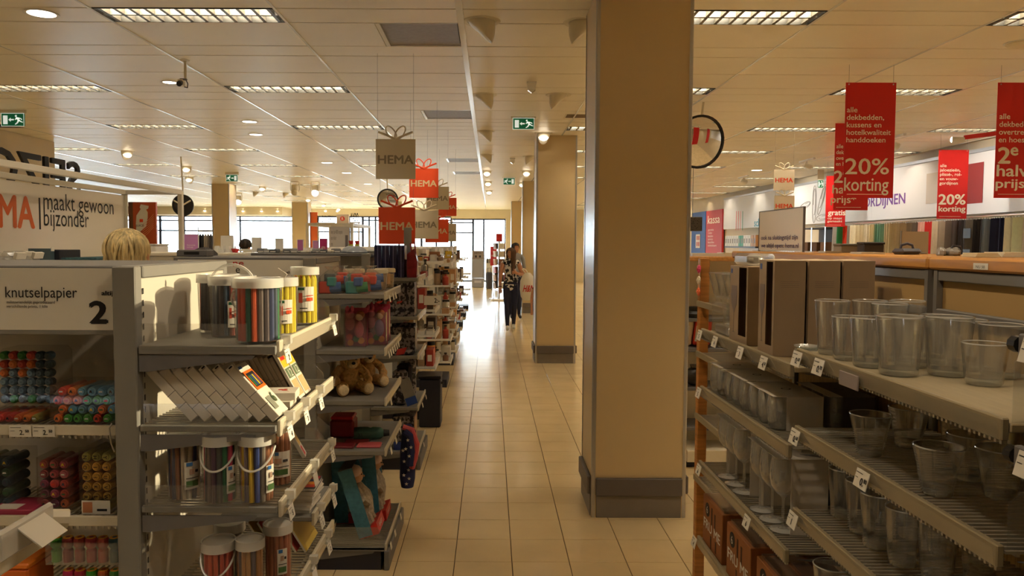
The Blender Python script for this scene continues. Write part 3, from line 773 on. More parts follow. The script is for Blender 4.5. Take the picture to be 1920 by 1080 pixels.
# leaning row of white paint-set boxes
z = G1S[1]
CARDW = mat('white_carton', (222, 214, 200), 0.55, noise=0.03)
bx = MB().bev(0, 0, 0, .0245, .085, .17, .0015).mesh('carton', CARDW)
flap = MB().box(.002, .002, .17, .024, .012, .178).box(.004, .03, .169, .022, .055, .1712).mesh('hang_flap', CARDW)
hole = MB().box(.010, .001, .172, .020, .0015, .176).mesh('hole', INK)
edge = MB().box(-.0004, -.0006, .085, .0265, .0, .0865).box(-.0004, -.0006, .045, .0265, 0, .0465).mesh('fold_line', GREYD)
lean = -math.radians(42)
N = 7
for i in range(N):
    x = XB + .113 + i * .0345
    t = thing('paint_box', ('printed white paint-set box at the front of the leaning row' if i == N - 1 else 'plain white paint-set box, %s from the back panel in the leaning row' % ORD[i]), 'paint box', (x, 1.885, z), (0, lean, 0), 'white paint-set boxes leaning in a row')
    link('carton', bx, t); f = link('hang_flap', flap, t); link('hole', hole, f); link('fold_line', edge, t)
    if i == N - 1:
        y0 = .004
        fr = MB().box(.0262, .008, .086, .0268, .077, .145).build('printed_panel', col((222, 110, 30)), t)
        MB().box(.0268, .015, .094, .0272, .070, .138).build('picture', col((24, 28, 40)), fr)
        for k_, c_ in enumerate(((60, 120, 60), (40, 80, 150), (200, 180, 60), (90, 60, 110))): MB().box(.0272, .018 + k_ * .013, .097, .0275, .027 + k_ * .013, .13).build('colour_block', col(c_), fr)
        MB().box(.0262, .008, .155, .0268, .03, .163).build('blue_mark', col((50, 100, 180)), t)
        me = text_mesh('6', None, .032, .03); me.materials.append(col((70, 90, 60))); link('lettering', me, t, (.0269, .045, .035), (0, 0, PI / 2))
        MB().box(.0262, .01, .02, .0266, .04, .06).build('grey_block', col((130, 134, 120)), t)
# brown stack of pads behind, leaning with a printed pack in front
BRN = mat('grey_brown_card', (150, 132, 112), 0.7, noise=0.06, nscale=30)
pad = MB().bev(0, 0, 0, .0125, .10, .135, .001).mesh('pad', BRN)
lean2 = -math.radians(28)
for i in range(14):
    t = thing('card_pad', ('grey-brown card pad, %s from the back panel in the leaning stack' % ORD[i]), 'card pad', (XB + .10 + i * .0148, 2.16, z), (0, lean2, 0), 'brown card pads in the leaning stack')
    link('pad', pad, t); link('seam', MB().box(.001, -.0004, .06, .0115, 0, .061).mesh('seam', INK) if i == 0 else bpy.data.meshes['seam'], t)
for n, (yy, lab) in enumerate(((2.155, 'printed pack with yellow and red picture in front of the brown pads, nearer one'), (2.225, 'printed pack with yellow and red picture in front of the brown pads, farther one'))):
    t = thing('craft_pack', lab, 'craft pack', (XB + .10 + 14.4 * .0148, yy, z), (0, lean2, 0), 'printed craft packs')
    MB().bev(0, 0, 0, .01, .062, .16, .001).build('carton', CARDW, t)
    MB().box(.0102, .003, .10, .0106, .059, .155).build('yellow_print', col((244, 190, 50)), t)
    MB().box(.0106, .01, .122, .011, .05, .148).build('red_print', col((206, 50, 40)), t)
    MB().box(.011, .024, .137, .0113, .036, .152).build('black_print', INK, t)
    MB().box(.0102, .003, .065, .0106, .059, .096).build('picture', col((90, 110, 80)), t)
    text('12', .03, .024, PAPER, t, (.0112, .02, .068), 'E')
    MB().box(.0102, .006, .008, .0106, .056, .058).build('window', col((196, 166, 120)), t)
for n, lab in enumerate(('flat white box with a red picture lying under the brown pads', 'flat white box on top of the lying one beside the clear dividers')):
    t = thing('flat_box', lab, 'flat box', (-.665 + n * .01, 2.03 + n * .01, z + n * .0215), .06 + n * .05)
    MB().bev(0, 0, 0, .12, .085, .021, .001).build('carton', CARDW, t); MB().box(.03, .02, .0211, .1, .06, .0214).build('red_picture', speckle('red_leaf_print', (224, 214, 200), (190, 60, 40), 40, .34), t)
# pencil tubs on the third shelf
z = G1S[2]
for px_, py_, r, cols, lab, ln, crd, hd in ((330, 952, .043, [(206, 190, 170), (214, 200, 180), (70, 84, 140), (120, 70, 60), (64, 70, 110), (140, 90, 70)], 'pencil tub with pale pencils, nearest the grey post on the third shelf', .03, (-.75, .9, .035, .105, 'blue'), 0),
                                    (398, 958, .044, [(84, 90, 90), (40, 120, 84), (226, 70, 110), (60, 60, 84), (110, 90, 100), (90, 60, 90)], 'pencil tub with a bright pink pencil, second on the third shelf', .02, (-.55, .6, .03, .10, 'blue'), 2),
                                    (470, 957, .045, [(170, 110, 70), (180, 70, 80), (222, 180, 40), (100, 80, 110), (226, 190, 60), (60, 80, 150), (150, 140, 130)], 'pencil tub with yellow pencils, third on the third shelf', .01, (-.45, .6, .03, .10, 'blue'), 2)):
    q = spt(px_, py_, z); sticks_pot('pencil_tub', lab, 'pencil tub', (q.x - .004, q.y + .066, z), r, .165, cols, 15, .0062, .148, 'pencil tubs', card=crd, handle=hd, rot=0, lean=ln)
q = spt(514, 930, z); sticks_pot('pencil_tub', 'brown pencil tub with a large label, partly behind the yellow one', 'pencil tub', (q.x - .012, q.y + .09, z), .036, .165, [(176, 120, 90), (160, 104, 76), (190, 130, 96)], 13, .0062, .148, 'pencil tubs', card=(-1.3, 1.8, .03, .10, 'blue'))
t = thing('eraser_pack', 'small yellow and red pack leaning behind the pencil tubs', 'pack', (-.572, 2.27, z), (0, -.5, .2)); MB().bev(0, 0, 0, .012, .05, .09, .001).build('card', CARDW, t); MB().box(.0121, .004, .04, .0124, .046, .085).build('yellow_print', col((226, 190, 110)), t); MB().box(.0121, .004, .006, .0124, .03, .035).build('red_print', col((200, 50, 50)), t)
# notebooks
t0 = None
NB = [(206, 60, 40), (40, 60, 110), (230, 170, 40), (120, 40, 50)]
for i in range(7):
    t = thing('notebook', ('topmost notebook with a striped sunset cover on the small shelf' if i == 6 else 'white-edged notebook, %s from the bottom of the pile on the small shelf' % ORD[i]), 'notebook', (-.622 + i * .003, 2.235 - i * .002, .842 + i * .0118), random.uniform(-.06, .06), 'notebooks in a pile')
    MB().box(.001, .001, .001, .078, .12, .0105).build('pages', PAPER, t); MB().bev(0, 0, .0095, .08, .122, .0115, .0005).box(0, 0, 0, .08, .122, .0012).build('cover', CARDW if i < 6 else col((60, 60, 70)), t)
    if i == 6:
        for k_, c_ in enumerate(((206, 60, 40), (236, 150, 40), (40, 60, 120), (200, 50, 60))): MB().box(.004, .008 + k_ * .027, .0116, .076, .034 + k_ * .027, .012).build('cover_stripe', col(c_), t)
# lowest shelf
z = G1S[3]
for x, y, r, h, cols, lab in ((-.708, 1.93, .042, .155, [(220, 100, 84), (226, 112, 92), (210, 90, 80)], 'tub of coral-red sticks on the lowest visible shelf'), (-.625, 1.93, .036, .16, [(190, 140, 96), (200, 152, 104), (120, 110, 120)], 'tub of tan sticks on the lowest visible shelf'),
                           (-.575, 2.01, .038, .17, [(206, 130, 104), (190, 120, 90)], 'tub of peach sticks with a printed label, lowest visible shelf'), (-.71, 2.02, .04, .17, [(180, 170, 160), (150, 160, 150)], 'tub with a pale green lid at the back of the lowest visible shelf')):
    sticks_pot('craft_tub', lab, 'craft tub', (x, y, z), r, h, cols, 13, .006, h * .9, 'craft tubs', card=((-1.0, .7, .05, .12, 'blue') if 'peach' in lab else None), handle=2 if 'coral' in lab else 0)
for i in range(5):
    t = thing('magazine', 'yellow and red magazine, %s from the aisle on the lowest visible shelf' % ORD[4 - i], 'magazine', (-.68 + i * .03, 2.24, z), (0, -.55, 0), 'magazines leaning'); MB().box(0, 0, 0, .006, .15, .105).build('pages', PAPER, t); MB().box(.0061, .0, .0, .0068, .15, .105).build('cover', [col((220, 190, 90)), col((190, 60, 60))][i % 2], t)

# ---- marker sets on the camera-facing shelves
def marker_set(label, loc, cols_n, rows_n, r, colours, letters=None, depth=.12, group='boxed marker sets', hexa=True, tilt=0, lid=True):
    t = thing('marker_set', label, 'marker set', loc, (tilt, 0, 0), group)
    w_ = (cols_n + .5) * 2 * r + .004; h_ = rows_n * 2 * r * (.92 if hexa else 1.0) + .008
    k_ = 0
    for j in range(rows_n):
        for i in range(cols_n):
            x = r * 1.1 + i * 2 * r + (r if (j % 2 and hexa) else 0); z_ = r * 1.05 + j * 2 * r * (.92 if hexa else 1.0)
            c = colours[(rows_n - 1 - j) % len(colours)][i % len(colours[(rows_n - 1 - j) % len(colours)])]
            kk = ('mk', tuple(c), r)
            if kk not in STK: STK[kk] = MB().lathe([(.001, 0), (r * .62, 0), (r * .7, .004), (r * .86, .005), (r * .92, .009), (r * .95, depth - .01), (.001, depth - .01)], 16, M=R(0, 0, 0, -PI / 2, 0, 0)).mesh('marker', col(c))
            o = link('marker', STK[kk], t, (x, .004, z_))
            if letters:
                ch = letters[k_ % len(letters)]; k_ += 1
                kk = ('let', ch, r)
                if kk not in STK:
                    me = text_mesh(ch, None, r * .75, .02); ww = max(v.co.x for v in me.vertices)
                    for v in me.vertices: v.co.x -= ww / 2; v.co.z -= r * .375
                    me.materials.append(INK); STK[kk] = me
                link('letter', STK[kk], o, (0, -.0012, 0), (0, PI / 2, 0))
            else:
                kk = ('sym', (i * 3 + j * 5) % 6)
                if kk not in STK:
                    c2 = [(30, 30, 34), (226, 60, 40), (244, 210, 60), (230, 230, 220), (60, 60, 90), (40, 110, 60)][kk[1]]
                    m = MB(); 
                    if kk[1] % 2: m.prism([(-.4, -.1), (.4, -.1), (.3, .2), (-.3, .2)], .03, Matrix.Scale(r, 4))
                    else: m.prism([(-.35, -.3), (0, -.1), (.35, -.3), (.1, .35), (-.15, .3)], .03, Matrix.Scale(r, 4))
                    STK[kk] = m.mesh('cap_symbol', col(c2))
                link('cap_symbol', STK[kk], o, (0, -.0015, 0))
    b = MB().box(0, 0, 0, w_, depth, .0012).box(0, 0, h_, w_, depth, h_ + .0012).box(0, 0, 0, .001, depth, h_).box(w_, 0, 0, w_ + .001, depth, h_).box(0, -.001, 0, w_, 0, h_)
    b.build('clear_case', CASE, t)
    return t
z = SA
RD, OR, BL, GR, BL2 = (224, 66, 44), (240, 120, 40), (96, 160, 196), (74, 170, 60), (110, 170, 200)
p = at(97, 792, 1.93)
marker_set('boxed set of emoji-capped markers in four colourful rows beside the post', (p.x, 1.925, z), 6, 4, .0128, [[RD, OR, BL, BL2, BL, BL2], [RD, OR, OR, GR, GR, GR], [OR, BL, BL2, BL, OR, BL], [OR, GR, GR, GR, RD, GR]])
def bag_of(name, label, cat, loc, w_, d_, h_, balls, r, body=CASE):
    t = thing(name, label, cat, loc)
    for (x, y, zz, c, kind) in balls:
        kk = (kind, tuple(c), r)
        if kk not in STK:
            STK[kk] = (MB().lathe([(.001, 0), (r * .6, 0), (r * .8, r * .3), (r, r * .8), (r, r * 2), (r * .6, r * 2.5), (.001, r * 2.5)], 12, M=R(0, 0, 0, PI / 2, 0, 0)).mesh('bottle_cap', col(c)))
        link('bottle_cap', STK[kk], t, (x, y, zz))
    MB().bev(0, 0, 0, w_, d_, h_, .012).build('clear_bag', body, t)
    return t
bl = []
for j in range(6):
    for i in range(6):
        c = [(60, 150, 60), (214, 70, 50), (232, 120, 50), (110, 140, 160), (96, 126, 150), (120, 150, 170)][(5 - j + (i % 2)) % 6] if i < 4 else (70, 96, 110)
        bl.append((.016 + i * .024, .03, .014 + j * .0235, c, 'cap'))
p = at(-20, 742, 1.96)
bag_of('bottle_bag', 'clear bag of paint bottles with green, red and blue caps at the left edge', 'bottle bag', (p.x, 1.99, z + .036), .155, .10, .15, bl, .0115)
marker_set('flat clear pack of red and orange markers lying under the bottle bag', (at(-30, 790, 1.93).x, 1.93, z), 6, 1, .0115, [[(206, 56, 46), (210, 60, 50), (200, 64, 60), (226, 110, 60), (224, 120, 50), (150, 140, 60)]], hexa=False)
# second tier
z = SB
p = at(148, 955, 1.93)
marker_set('upright pack of yellow letter-capped stampers beside the post', (p.x, 1.935, z + .0), 3, 6, .0132, [[(178, 170, 80), (170, 164, 76), (176, 168, 84)], [(214, 160, 50)] * 3, [(216, 164, 56)] * 3, [(206, 160, 60)] * 3, [(190, 150, 60)] * 3, [(172, 160, 80)] * 3], letters='YZXRLWQKVPJUOITNH', hexa=False)
t = thing('label_card', 'small printed card at the foot of the letter-stamper pack', 'card', (at(155, 950, 1.93).x, 1.925, z)); MB().box(0, 0, 0, .074, .001, .036).build('card', PAPER, t); MB().box(.003, -.0004, .004, .028, 0, .032).build('picture', col((200, 130, 90)), t); MB().box(.04, -.0004, .008, .066, 0, .014).build('barcode', INK, t)
p = at(68, 950, 1.95)
marker_set('pack of pink and purple markers standing left of the letter stampers', (p.x, 1.955, z), 3, 5, .0132, [[(190, 90, 80), (170, 70, 80), (176, 60, 90)], [(150, 60, 70), (186, 60, 80), (190, 90, 110)], [(140, 56, 90), (206, 60, 70), (200, 70, 70)], [(120, 60, 80), (160, 60, 90), (190, 70, 60)], [(150, 70, 70), (120, 50, 80), (200, 100, 60)]], hexa=False, depth=.1)
marker_set('dark green marker pack in the shadow at the left edge', (at(-45, 950, 1.95).x, 1.96, z), 3, 5, .0135, [[(50, 90, 70), (40, 70, 80), (44, 74, 90)], [(60, 100, 50), (60, 84, 50), (50, 90, 60)]], hexa=False, depth=.1)
t = thing('sticker_pack', 'flat magenta pack with a white label lying at the lower left', 'sticker pack', (at(-20, 960, 1.92).x, 1.915, z)); MB().bev(0, 0, 0, .115, .10, .014, .002).build('case', col((170, 50, 80)), t); MB().box(.01, .005, .0141, .07, .045, .0146).build('label', PAPER, t)
# lowest tier
z = SC_
for n, (px_, h0, cs, lab) in enumerate(((88, .15, [[(70, 170, 50), (150, 50, 60), (170, 60, 60), (180, 60, 80), (190, 70, 60), (60, 100, 120)]], 'upper row of chunky stampers with orange rims on the lowest tier'), (110, .075, [[(190, 40, 90), (200, 50, 80), (60, 170, 50), (200, 90, 40), (60, 140, 60)]], 'lower row of chunky stampers on the lowest tier'))):
    p = at(px_, 1060, 1.95); t = thing('stamper_row', lab, 'stamper set', (p.x, 1.945, z + n * 0 + (0.0 if n else .088)), group='chunky stamper sets')
    for i, c in enumerate(cs[0]):
        kk = ('stamp', tuple(c))
        if kk not in STK: STK[kk] = MB().lathe([(.001, 0), (.012, 0), (.013, .03), (.0095, .036), (.0145, .044), (.0145, .06), (.012, .066), (.001, .066)], 14).mesh('stamper', col(c))
        o = link('stamper', STK[kk], t, (.018 + i * .031, .02, .002)); 
        kk = ('rim',)
        if kk not in STK: STK[kk] = MB().lathe([(.006, .0665), (.012, .0665), (.013, .063)], 14).mesh('rim', col((240, 170, 60)))
        link('rim', STK[kk], o)
    MB().box(0, 0, 0, .19, .045, .0015).box(0, -.001, 0, .19, 0, .06).build('clear_tray', PLAST, t)
t = thing('storage_box', 'orange plastic box at the lower left corner', 'box', (at(-60, 1075, 1.93).x, 1.925, z)); MB().bev(0, 0, 0, .16, .12, .085, .006).build('body', col((226, 110, 30)), t); MB().bev(-.004, -.004, .085, .164, .124, .10, .004).build('lid', col((236, 130, 40)), t)

# ---- the unit nearest the camera: only its top shelf end reaches into the picture
t = thing('gondola', 'end of a price rail with a white tag at the bottom left corner', 'shelving unit', (XB, .22, 0), group='grey gondolas left of the aisle')
for y in (0.0, .615): MB().bev(-.062, y, 0, -.004, y + .035, 1.6, .003).build('post', GREY, t)
MB().box(-.03, .035, .1, -.006, .615, 1.57).build('back_panel', PANEL, t)
for z_ in (.5, .9, 1.33):
    MB().bev(0, 0, z_ - .022, .33, .63, z_, .002).build('shelf', GREY, t); MB().bev(.332, .0, z_ - .03, .345, .655, z_ + .012, .002).build('price_rail', STRIP, t)
MB().box(-.06, .01, 0, .3, .64, .10).build('plinth', NAVY, t)
price_tag(t, (.352, .615, 1.345), 'E', '', .05, .034, tilt=-.9)
MB().bev(.345, .56, 1.318, .353, .66, 1.352, .003).build('tag_holder', PLASTM, t); MB().cyl((.34, .66, 1.33), (.36, .675, 1.325), .012, n=10).build('rail_end', STRIP, t)
# ================================================================== SECOND LEFT UNIT (toys)
G2Y = 3.74; G2F = 4.39
def zpx(py, Y, px=700): return at(px, py, Y).z
G2S = [zpx(552, G2Y), zpx(657, G2Y), zpx(752, G2Y), zpx(846, G2Y), zpx(1026, G2Y)]
g2 = endcap(G2Y, G2F, G2S, 'second grey gondola on the left, with teddy bears and baby dolls', -1.60, 3.80, top=1.585, wires=(4,))
MB().bev(XF - XB - .014, 0, .0, XF - XB + .012, G2F - G2Y, .10, .004).build('kick_rail', GREYD, g2)
for z, ys in zip(G2S, ((.06, .2, .3), (.03, .1, .18, .26, .34, .42), (.1,), (.1, .3, .5), (.08, .25, .5))):
    for y in ys: price_tag(g2, (XF - XB + .008, y, z - .008), 'E', '', .04, .034, tilt=-.2)
MB().prism([(.03, 0), (.34, 0), (.34, .06), (.30, .10), (.03, .10)], .002, R(0, .005, G2S[4])).build('clear_divider', PLAST, g2)
# header card of the run
p0 = at(335, 562, 3.786); p1 = at(568, 488, 3.786)
t = thing('header_sign', 'cream header card with red and black letters behind the pen pails', 'sign', (p0.x, 3.782, p0.z))
MB().box(0, 0, 0, p1.x - p0.x, .005, p1.z - p0.z).build('card', PAPER, t)
k = 3.78 / F
def s2(px, py): q = at(px, py, 3.781); return (q.x - p0.x, -.0015, q.z - p0.z)
text('ne', 20 * k, 9 * k, REDP, t, s2(437, 500)); text('e', 8 * k, 9 * k, INK, t, s2(442, 512)); text('altijd', 17 * k, 7 * k, INK, t, s2(537, 515), bold=.02)
MB().box(0, -.002, 0, 10 * k, -.001, 7 * k).build('red_square', REDP, t, loc=s2(533, 526)); text('kleurpotloden', 62 * k, 3 * k, INK, t, s2(442, 522))
for z in (1.2, .9, .6):
    MB().box(-1.60, 3.80, z - .02, -.94, 4.05, z).build('run_shelf', GREYD, g2, loc=(-XB, -G2Y, 0))
# wide run display under the header: shelf goods seen in the gap
SEA, RED2, BLU2, TEAL = (50, 150, 140), (226, 74, 58), (70, 110, 180), (60, 160, 160)
def toy_bag(label, loc, cols):
    t = thing('toy_bag', label, 'toy bag', loc, group='bags of foam blocks')
    for i, c in enumerate(cols):
        x, y, z_, s_ = ((.0, .0, .03, .03), (.05, -.01, .028, .028), (.02, .03, .07, .028), (.06, .03, .065, .024), (.035, -.02, .06, .022))[i]
        m = MB()
        if i % 2: m.cyl((x - s_, y, z_), (x + s_, y + .01, z_ + .005), s_ * .95, n=14)
        else: m.bev(x - s_, y - s_, z_ - s_, x + s_, y + s_, z_ + s_, .005, M=R(0, 0, 0) )
        m.build('foam_block', col(c), t)
    pr = [(.001, .0), (.06, .0), (.066, .03), (.06, .08), (.03, .105), (.012, .118), (.03, .135), (.001, .13)]
    MB().lathe(pr, 14, c=(.025, .005, 0), lobes=5, lob=.06).build('clear_bag', PLAST, t)
    return t
for px_, dy, cols, l in ((618, .06, [RED2, BLU2, (90, 100, 110), RED2, TEAL], 'clear bag of red and blue foam blocks nearest the grey post'), (640, .22, [BLU2, SEA, RED2, SEA, BLU2], 'clear bag of blue and teal foam blocks in the middle'), (668, .07, [TEAL, (60, 150, 90), RED2, RED2, BLU2], 'clear bag of teal and green foam blocks'), (694, .24, [(226, 90, 50), BLU2, (230, 110, 70), (80, 120, 190), RED2], 'clear bag of orange foam blocks beside the tubs')):
    q = at(px_, 550, G2Y + dy); toy_bag(l, (q.x - .02, G2Y + dy, G2S[0]), cols)
def bucket_tub(label, loc, r, h):
    t = thing('toy_tub', label, 'toy tub', loc, group='toy tubs with cream lids')
    MB().lathe([(.001, 0), (r * .88, 0), (r, h), (r * .97, h), (r * .85, .003), (.001, .003)], 20).build('tub', PLAST, t, True)
    MB().lathe([(.001, .004), (r * .84, .004), (r * .9, h * .8), (.001, h * .82)], 16).build('contents', speckle('wood_beads', (196, 160, 110), (150, 120, 70), 60, .4), t)
    MB().lathe([(.001, h + .012), (r * 1.02, h + .012), (r * 1.08, h + .006), (r * 1.08, h - .01), (r * 1.03, h - .01)], 20).build('lid', mat('cream_lid', (222, 212, 184), .4), t, True)
    m = MB(); vs = []
    for i in range(7):
        a = -PI / 2 - .7 + 1.4 * i / 6; vs += [(r * .99 * math.cos(a), r * .99 * math.sin(a), h * .25), (r * 1.02 * math.cos(a), r * 1.02 * math.sin(a), h * .85)]
    m.add(vs, [(2 * i, 2 * i + 2, 2 * i + 3, 2 * i + 1) for i in range(6)]).build('label', col((214, 172, 128)), t)
for px_, py_, dy, l in ((664, 543, .42, 'cream-lidded toy tub on the left of its row'), (708, 540, .38, 'cream-lidded toy tub in the middle of its row'), (722, 540, .53, 'cream-lidded toy tub on the right of its row')):
    q = at(px_, py_, G2Y + dy); bucket_tub(l, (q.x, G2Y + dy, G2S[0]), .055, .10)
# pink packs
PINK, PINKD, FLESH = (226, 104, 136), (196, 70, 110), (232, 180, 150)
def pink_pack(label, loc, v):
    t = thing('doll_pack', label, 'doll pack', loc, group='pink doll packs')
    MB().box(0, .05, 0, .115, .054, .20).build('backing_card', col(PINKD), t)
    MB().ball((.03, .025, .12), .026, .02, .035).ball((.03, .025, .165), .022).ball((.018, .022, .195), .009, .008, .018).ball((.042, .022, .195), .009, .008, .018).build('plush_figure', mat('pink_plush', PINK, .9, noise=.15, nscale=60, bump=.3), t, True)
    MB().ball((.075, .025, .09), .026, .02, .045).build('doll_body', col((150, 110, 170) if v else PINK), t, True); MB().ball((.078, .024, .155), .02).build('doll_head', col(FLESH), t, True)
    MB().ball((.082, .03, .165), .023, .02, .022).build('doll_hair', col((180, 90, 40)), t, True)
    for i, (x, z_, c) in enumerate(((.025, .05, (224, 80, 90)), (.06, .04, (70, 120, 70)), (.03, .02, (236, 130, 60)), (.085, .03, (240, 150, 80)))): MB().cyl((x, .046, z_), (x, .03, z_), .016, n=14).build('disc', col(c), t)
    MB().box(.001, .0, .001, .114, .05, .002).box(.001, .0, .002, .114, .001, .175).box(.001, 0, .002, .002, .05, .175).box(.113, 0, .002, .114, .05, .175).build('blister', PLAST, t)
for px_, dy, v, l in ((644, .10, 0, 'pink doll pack nearest the grey panel'), (683, .17, 1, 'pink doll pack in the middle with a doll in purple'), (690, .34, 0, 'pink doll pack at the rear right of the pink shelf')):
    q = at(px_, 655, G2Y + dy); pink_pack(l, (q.x, G2Y + dy, G2S[1]), v)
t = thing('plush_toy', 'pink plush unicorn with an orange mane propped on the pink doll packs', 'plush toy', (at(704, 655, G2Y + .2).x, G2Y + .275, G2S[1]))
PL = mat('pink_plush', PINK, .9)
MB().ball((0, 0, .05), .035, .03, .05).ball((-.01, 0, .115), .03, .028, .04).ball((.03, -.01, .02), .02, .02, .02).ball((-.03, -.01, .02), .02, .02, .02).ball((.02, -.01, .135), .028, .022, .02).build('body', PL, t, True)
MB().ball((-.005, .01, .165), .025, .02, .02).ball((-.03, .012, .14), .015, .02, .03).build('mane', col((226, 130, 50)), t, True); MB().cyl((.012, 0, .155), (.03, 0, .2), .007, .001, 8).build('horn', col((240, 210, 120)), t)
# teddy bears
FUR = mat('tan_plush', (232, 188, 130), 1.0, noise=.22, nscale=70, bump=.9)
FURL = mat('pale_plush', (246, 222, 178), 1.0, noise=.12, nscale=70, bump=.7)
def bear(label, loc, rz, s=1.0, tilt=0.0, headz=0.0):
    t = thing('teddy_bear', label, 'teddy bear', loc, (0, tilt, rz), 'tan teddy bears'); S = Matrix.Scale(s, 4)
    def b(name, c, r, m=FUR, par=None): return MB().ball(c, r[0], r[1], r[2], 16, 12, S).build(name, m, par or t, True)
    b('body', (0, 0, .085), (.065, .06, .085))
    h = b('head', (0, -.02, .195 + headz), (.062, .058, .055))
    b('muzzle', (0, -.075, .18 + headz), (.032, .028, .026), FURL, h); b('nose', (0, -.102, .19 + headz), (.012, .008, .009), BLACK, h)
    for sx in (-1, 1):
        b('ear', (sx * .052, -.005, .24 + headz), (.022, .014, .022), FUR, h); b('eye', (sx * .024, -.072, .21 + headz), (.006, .005, .006), BLACK, h)
        MB().tube([(sx * .055, -.005, .15), (sx * .095, -.03, .115), (sx * .10, -.06, .085)], [.026 * 1, .026, .024], 12, S).build('arm', FUR, t, True); b('hand', (sx * .1, -.065, .08), (.028, .03, .03))
        MB().tube([(sx * .045, -.02, .04), (sx * .07, -.09, .038), (sx * .075, -.13, .038)], [.036, .034, .034], 12, S).build('leg', FUR, t, True)
        f = b('foot', (sx * .076, -.14, .042), (.038, .03, .042)); b('paw_pad', (sx * .077, -.165, .042), (.03, .01, .032), FURL, f)
    return t
z = G2S[2]
q = at(663, 748, G2Y + .2); bear('teddy bear sitting in front with a pale foot pad turned out', (q.x - .03, G2Y + .24, z), .45, .86)
q = at(712, 740, G2Y + .3); bear('teddy bear behind, looking over the front bear, with a long raised leg', (q.x - .10, G2Y + .45, z), .45, .84, .0)
q = at(640, 740, G2Y + .3); bear('teddy bear half hidden at the back left of the bears', (q.x + .03, G2Y + .56, z), .1, .74)
# bottles and flat packs
z = G2S[3]
q = at(640, 846, G2Y + .3); t = thing('lunch_box', 'red lunch box in the shadow beside the green bottle', 'lunch box', (q.x - .05, G2Y + .24, z)); MB().bev(0, 0, 0, .13, .12, .10, .012).build('body', col((150, 30, 34)), t); MB().bev(.005, -.003, .10, .125, .118, .118, .006).build('lid', col((214, 40, 36)), t)
t = thing('bottle', 'teal drinking bottle lying beside the red lunch box', 'bottle', (at(664, 846, G2Y + .2).x, G2Y + .20, z + .036), .15)
MB().lathe([(.001, 0), (.034, 0), (.036, .01), (.036, .07), (.03, .085), (.034, .1), (.03, .14), (.018, .155), (.001, .155)], 18, M=R(0, 0, 0, 0, PI / 2, 0)).build('body', clear('teal_plastic', (.3, .55, .5), milk=.35, milkcol=(.12, .3, .27)), t, True); MB().cyl((.155, 0, 0), (.185, 0, 0), .02, .016, 14).build('cap', BLACK, t)
text('XL', .03, .022, INK, t, (.02, -.0375, -.01))
for i, (px_, dy, c) in enumerate(((640, .04, (120, 30, 40)), (690, .05, (200, 90, 96)), (668, .12, (160, 60, 70)))):
    q = at(px_, 842, G2Y + dy); t = thing('flat_pack', ['flat dark red pack nearest the post on the fourth shelf', 'flat coral pack at the front of the fourth shelf', 'flat crimson pack between the other two flat packs'][i], 'flat pack', (q.x - .06, G2Y + dy, z), .05 * i - .05, 'flat packs')
    MB().bev(0, 0, 0, .12, .085 if i != 2 else .07, .012, .004).build('pouch', col(c), t); MB().bev(-.006, -.006, .001, .126, .09, .0025, .0005).build('clear_wrap', PLAST, t)
# baby dolls in blue boxes
BBLUE = mat('blue_box_print', (70, 130, 156), .6, noise=.25, nscale=45)
CLOTH = mat('knitted_cloth', (178, 166, 148), .9, noise=.3, nscale=50, bump=.5); SKIN = mat('doll_skin', (206, 158, 126), .5); HATM = mat('pale_pink_hat', (226, 196, 184), .8, noise=.1, nscale=50)
def doll_box(label, loc, rot, H=.37, box=True):
    t = thing('doll_box', label, 'boxed doll', loc, rot, 'baby dolls in blue boxes')
    if box:
        MB().box(-.075, 0, .0, -.07, .19, H).build('box_back', BBLUE, t)
        MB().box(-.07, 0, .003, .0, .004, H).build('box_side', BBLUE, t); MB().box(-.07, .186, .003, .0, .19, H).build('box_side', BBLUE, t)
        MB().box(-.075, 0, H, 0, .19, H + .003).build('box_top', col((40, 50, 60)), t)
    m = MB(); m.box(-.07, 0, 0, .03, .19, .003)
    m.prism([(.0, .003), (.035, .003), (.035, .06), (.0, .05)], .19); m.build('box_base', col((206, 40, 36)), t); text('BABY', .09, .02, PAPER, t, (.0362, .05, .02), 'E')
    d = MB().tube([(-.03, .095, .27), (-.028, .095, .22), (-.024, .095, .15), (-.022, .095, .09)], [.028, .048, .055, .04], 12).tube([(-.025, .06, .24), (0, .03, .18), (.012, .06, .15)], [.022, .02, .015], 8).tube([(-.025, .13, .24), (0, .16, .18), (.012, .13, .15)], [.022, .02, .015], 8).tube([(-.022, .075, .11), (-.01, .06, .05), (.0, .06, .03)], [.028, .026, .018], 8).tube([(-.022, .115, .11), (-.01, .13, .05), (.0, .13, .03)], [.028, .026, .018], 8)
    d.build('doll_suit', CLOTH, t, True)
    h = MB().ball((-.02, .095, .305), .042, .04, .045, 16, 12).build('doll_head', SKIN, t, True)
    MB().lathe([(.043, .0), (.046, .02), (.04, .04), (.02, .055), (.001, .058)], 16, c=(-.023, .095, .305)).build('hat', HATM, h, True)
    for s_ in (-1, 1): MB().ball((.019, .095 + s_ * .016, .305), .004).build('eye', BLACK, h)
    MB().ball((.023, .095, .29), .006).build('nose', SKIN, h)
    return t
z = G2S[4]
q = at(700, 1015, G2Y + .09); doll_box('leaning blue box with a baby doll at the front of the bottom shelf', (q.x - .0, G2Y + .085, z + .026), (0, -.30, .0))
q = at(720, 990, G2Y + .33); doll_box('upright boxed baby doll behind the leaning blue box', (q.x - .02, G2Y + .33, z + .008), (0, -.08, 0))
q = at(633, 1000, G2Y + .15); doll_box('boxed baby doll in the shadow at the back of the bottom shelf', (q.x + .03, G2Y + .30, z + .008), (0, -.06, 0))
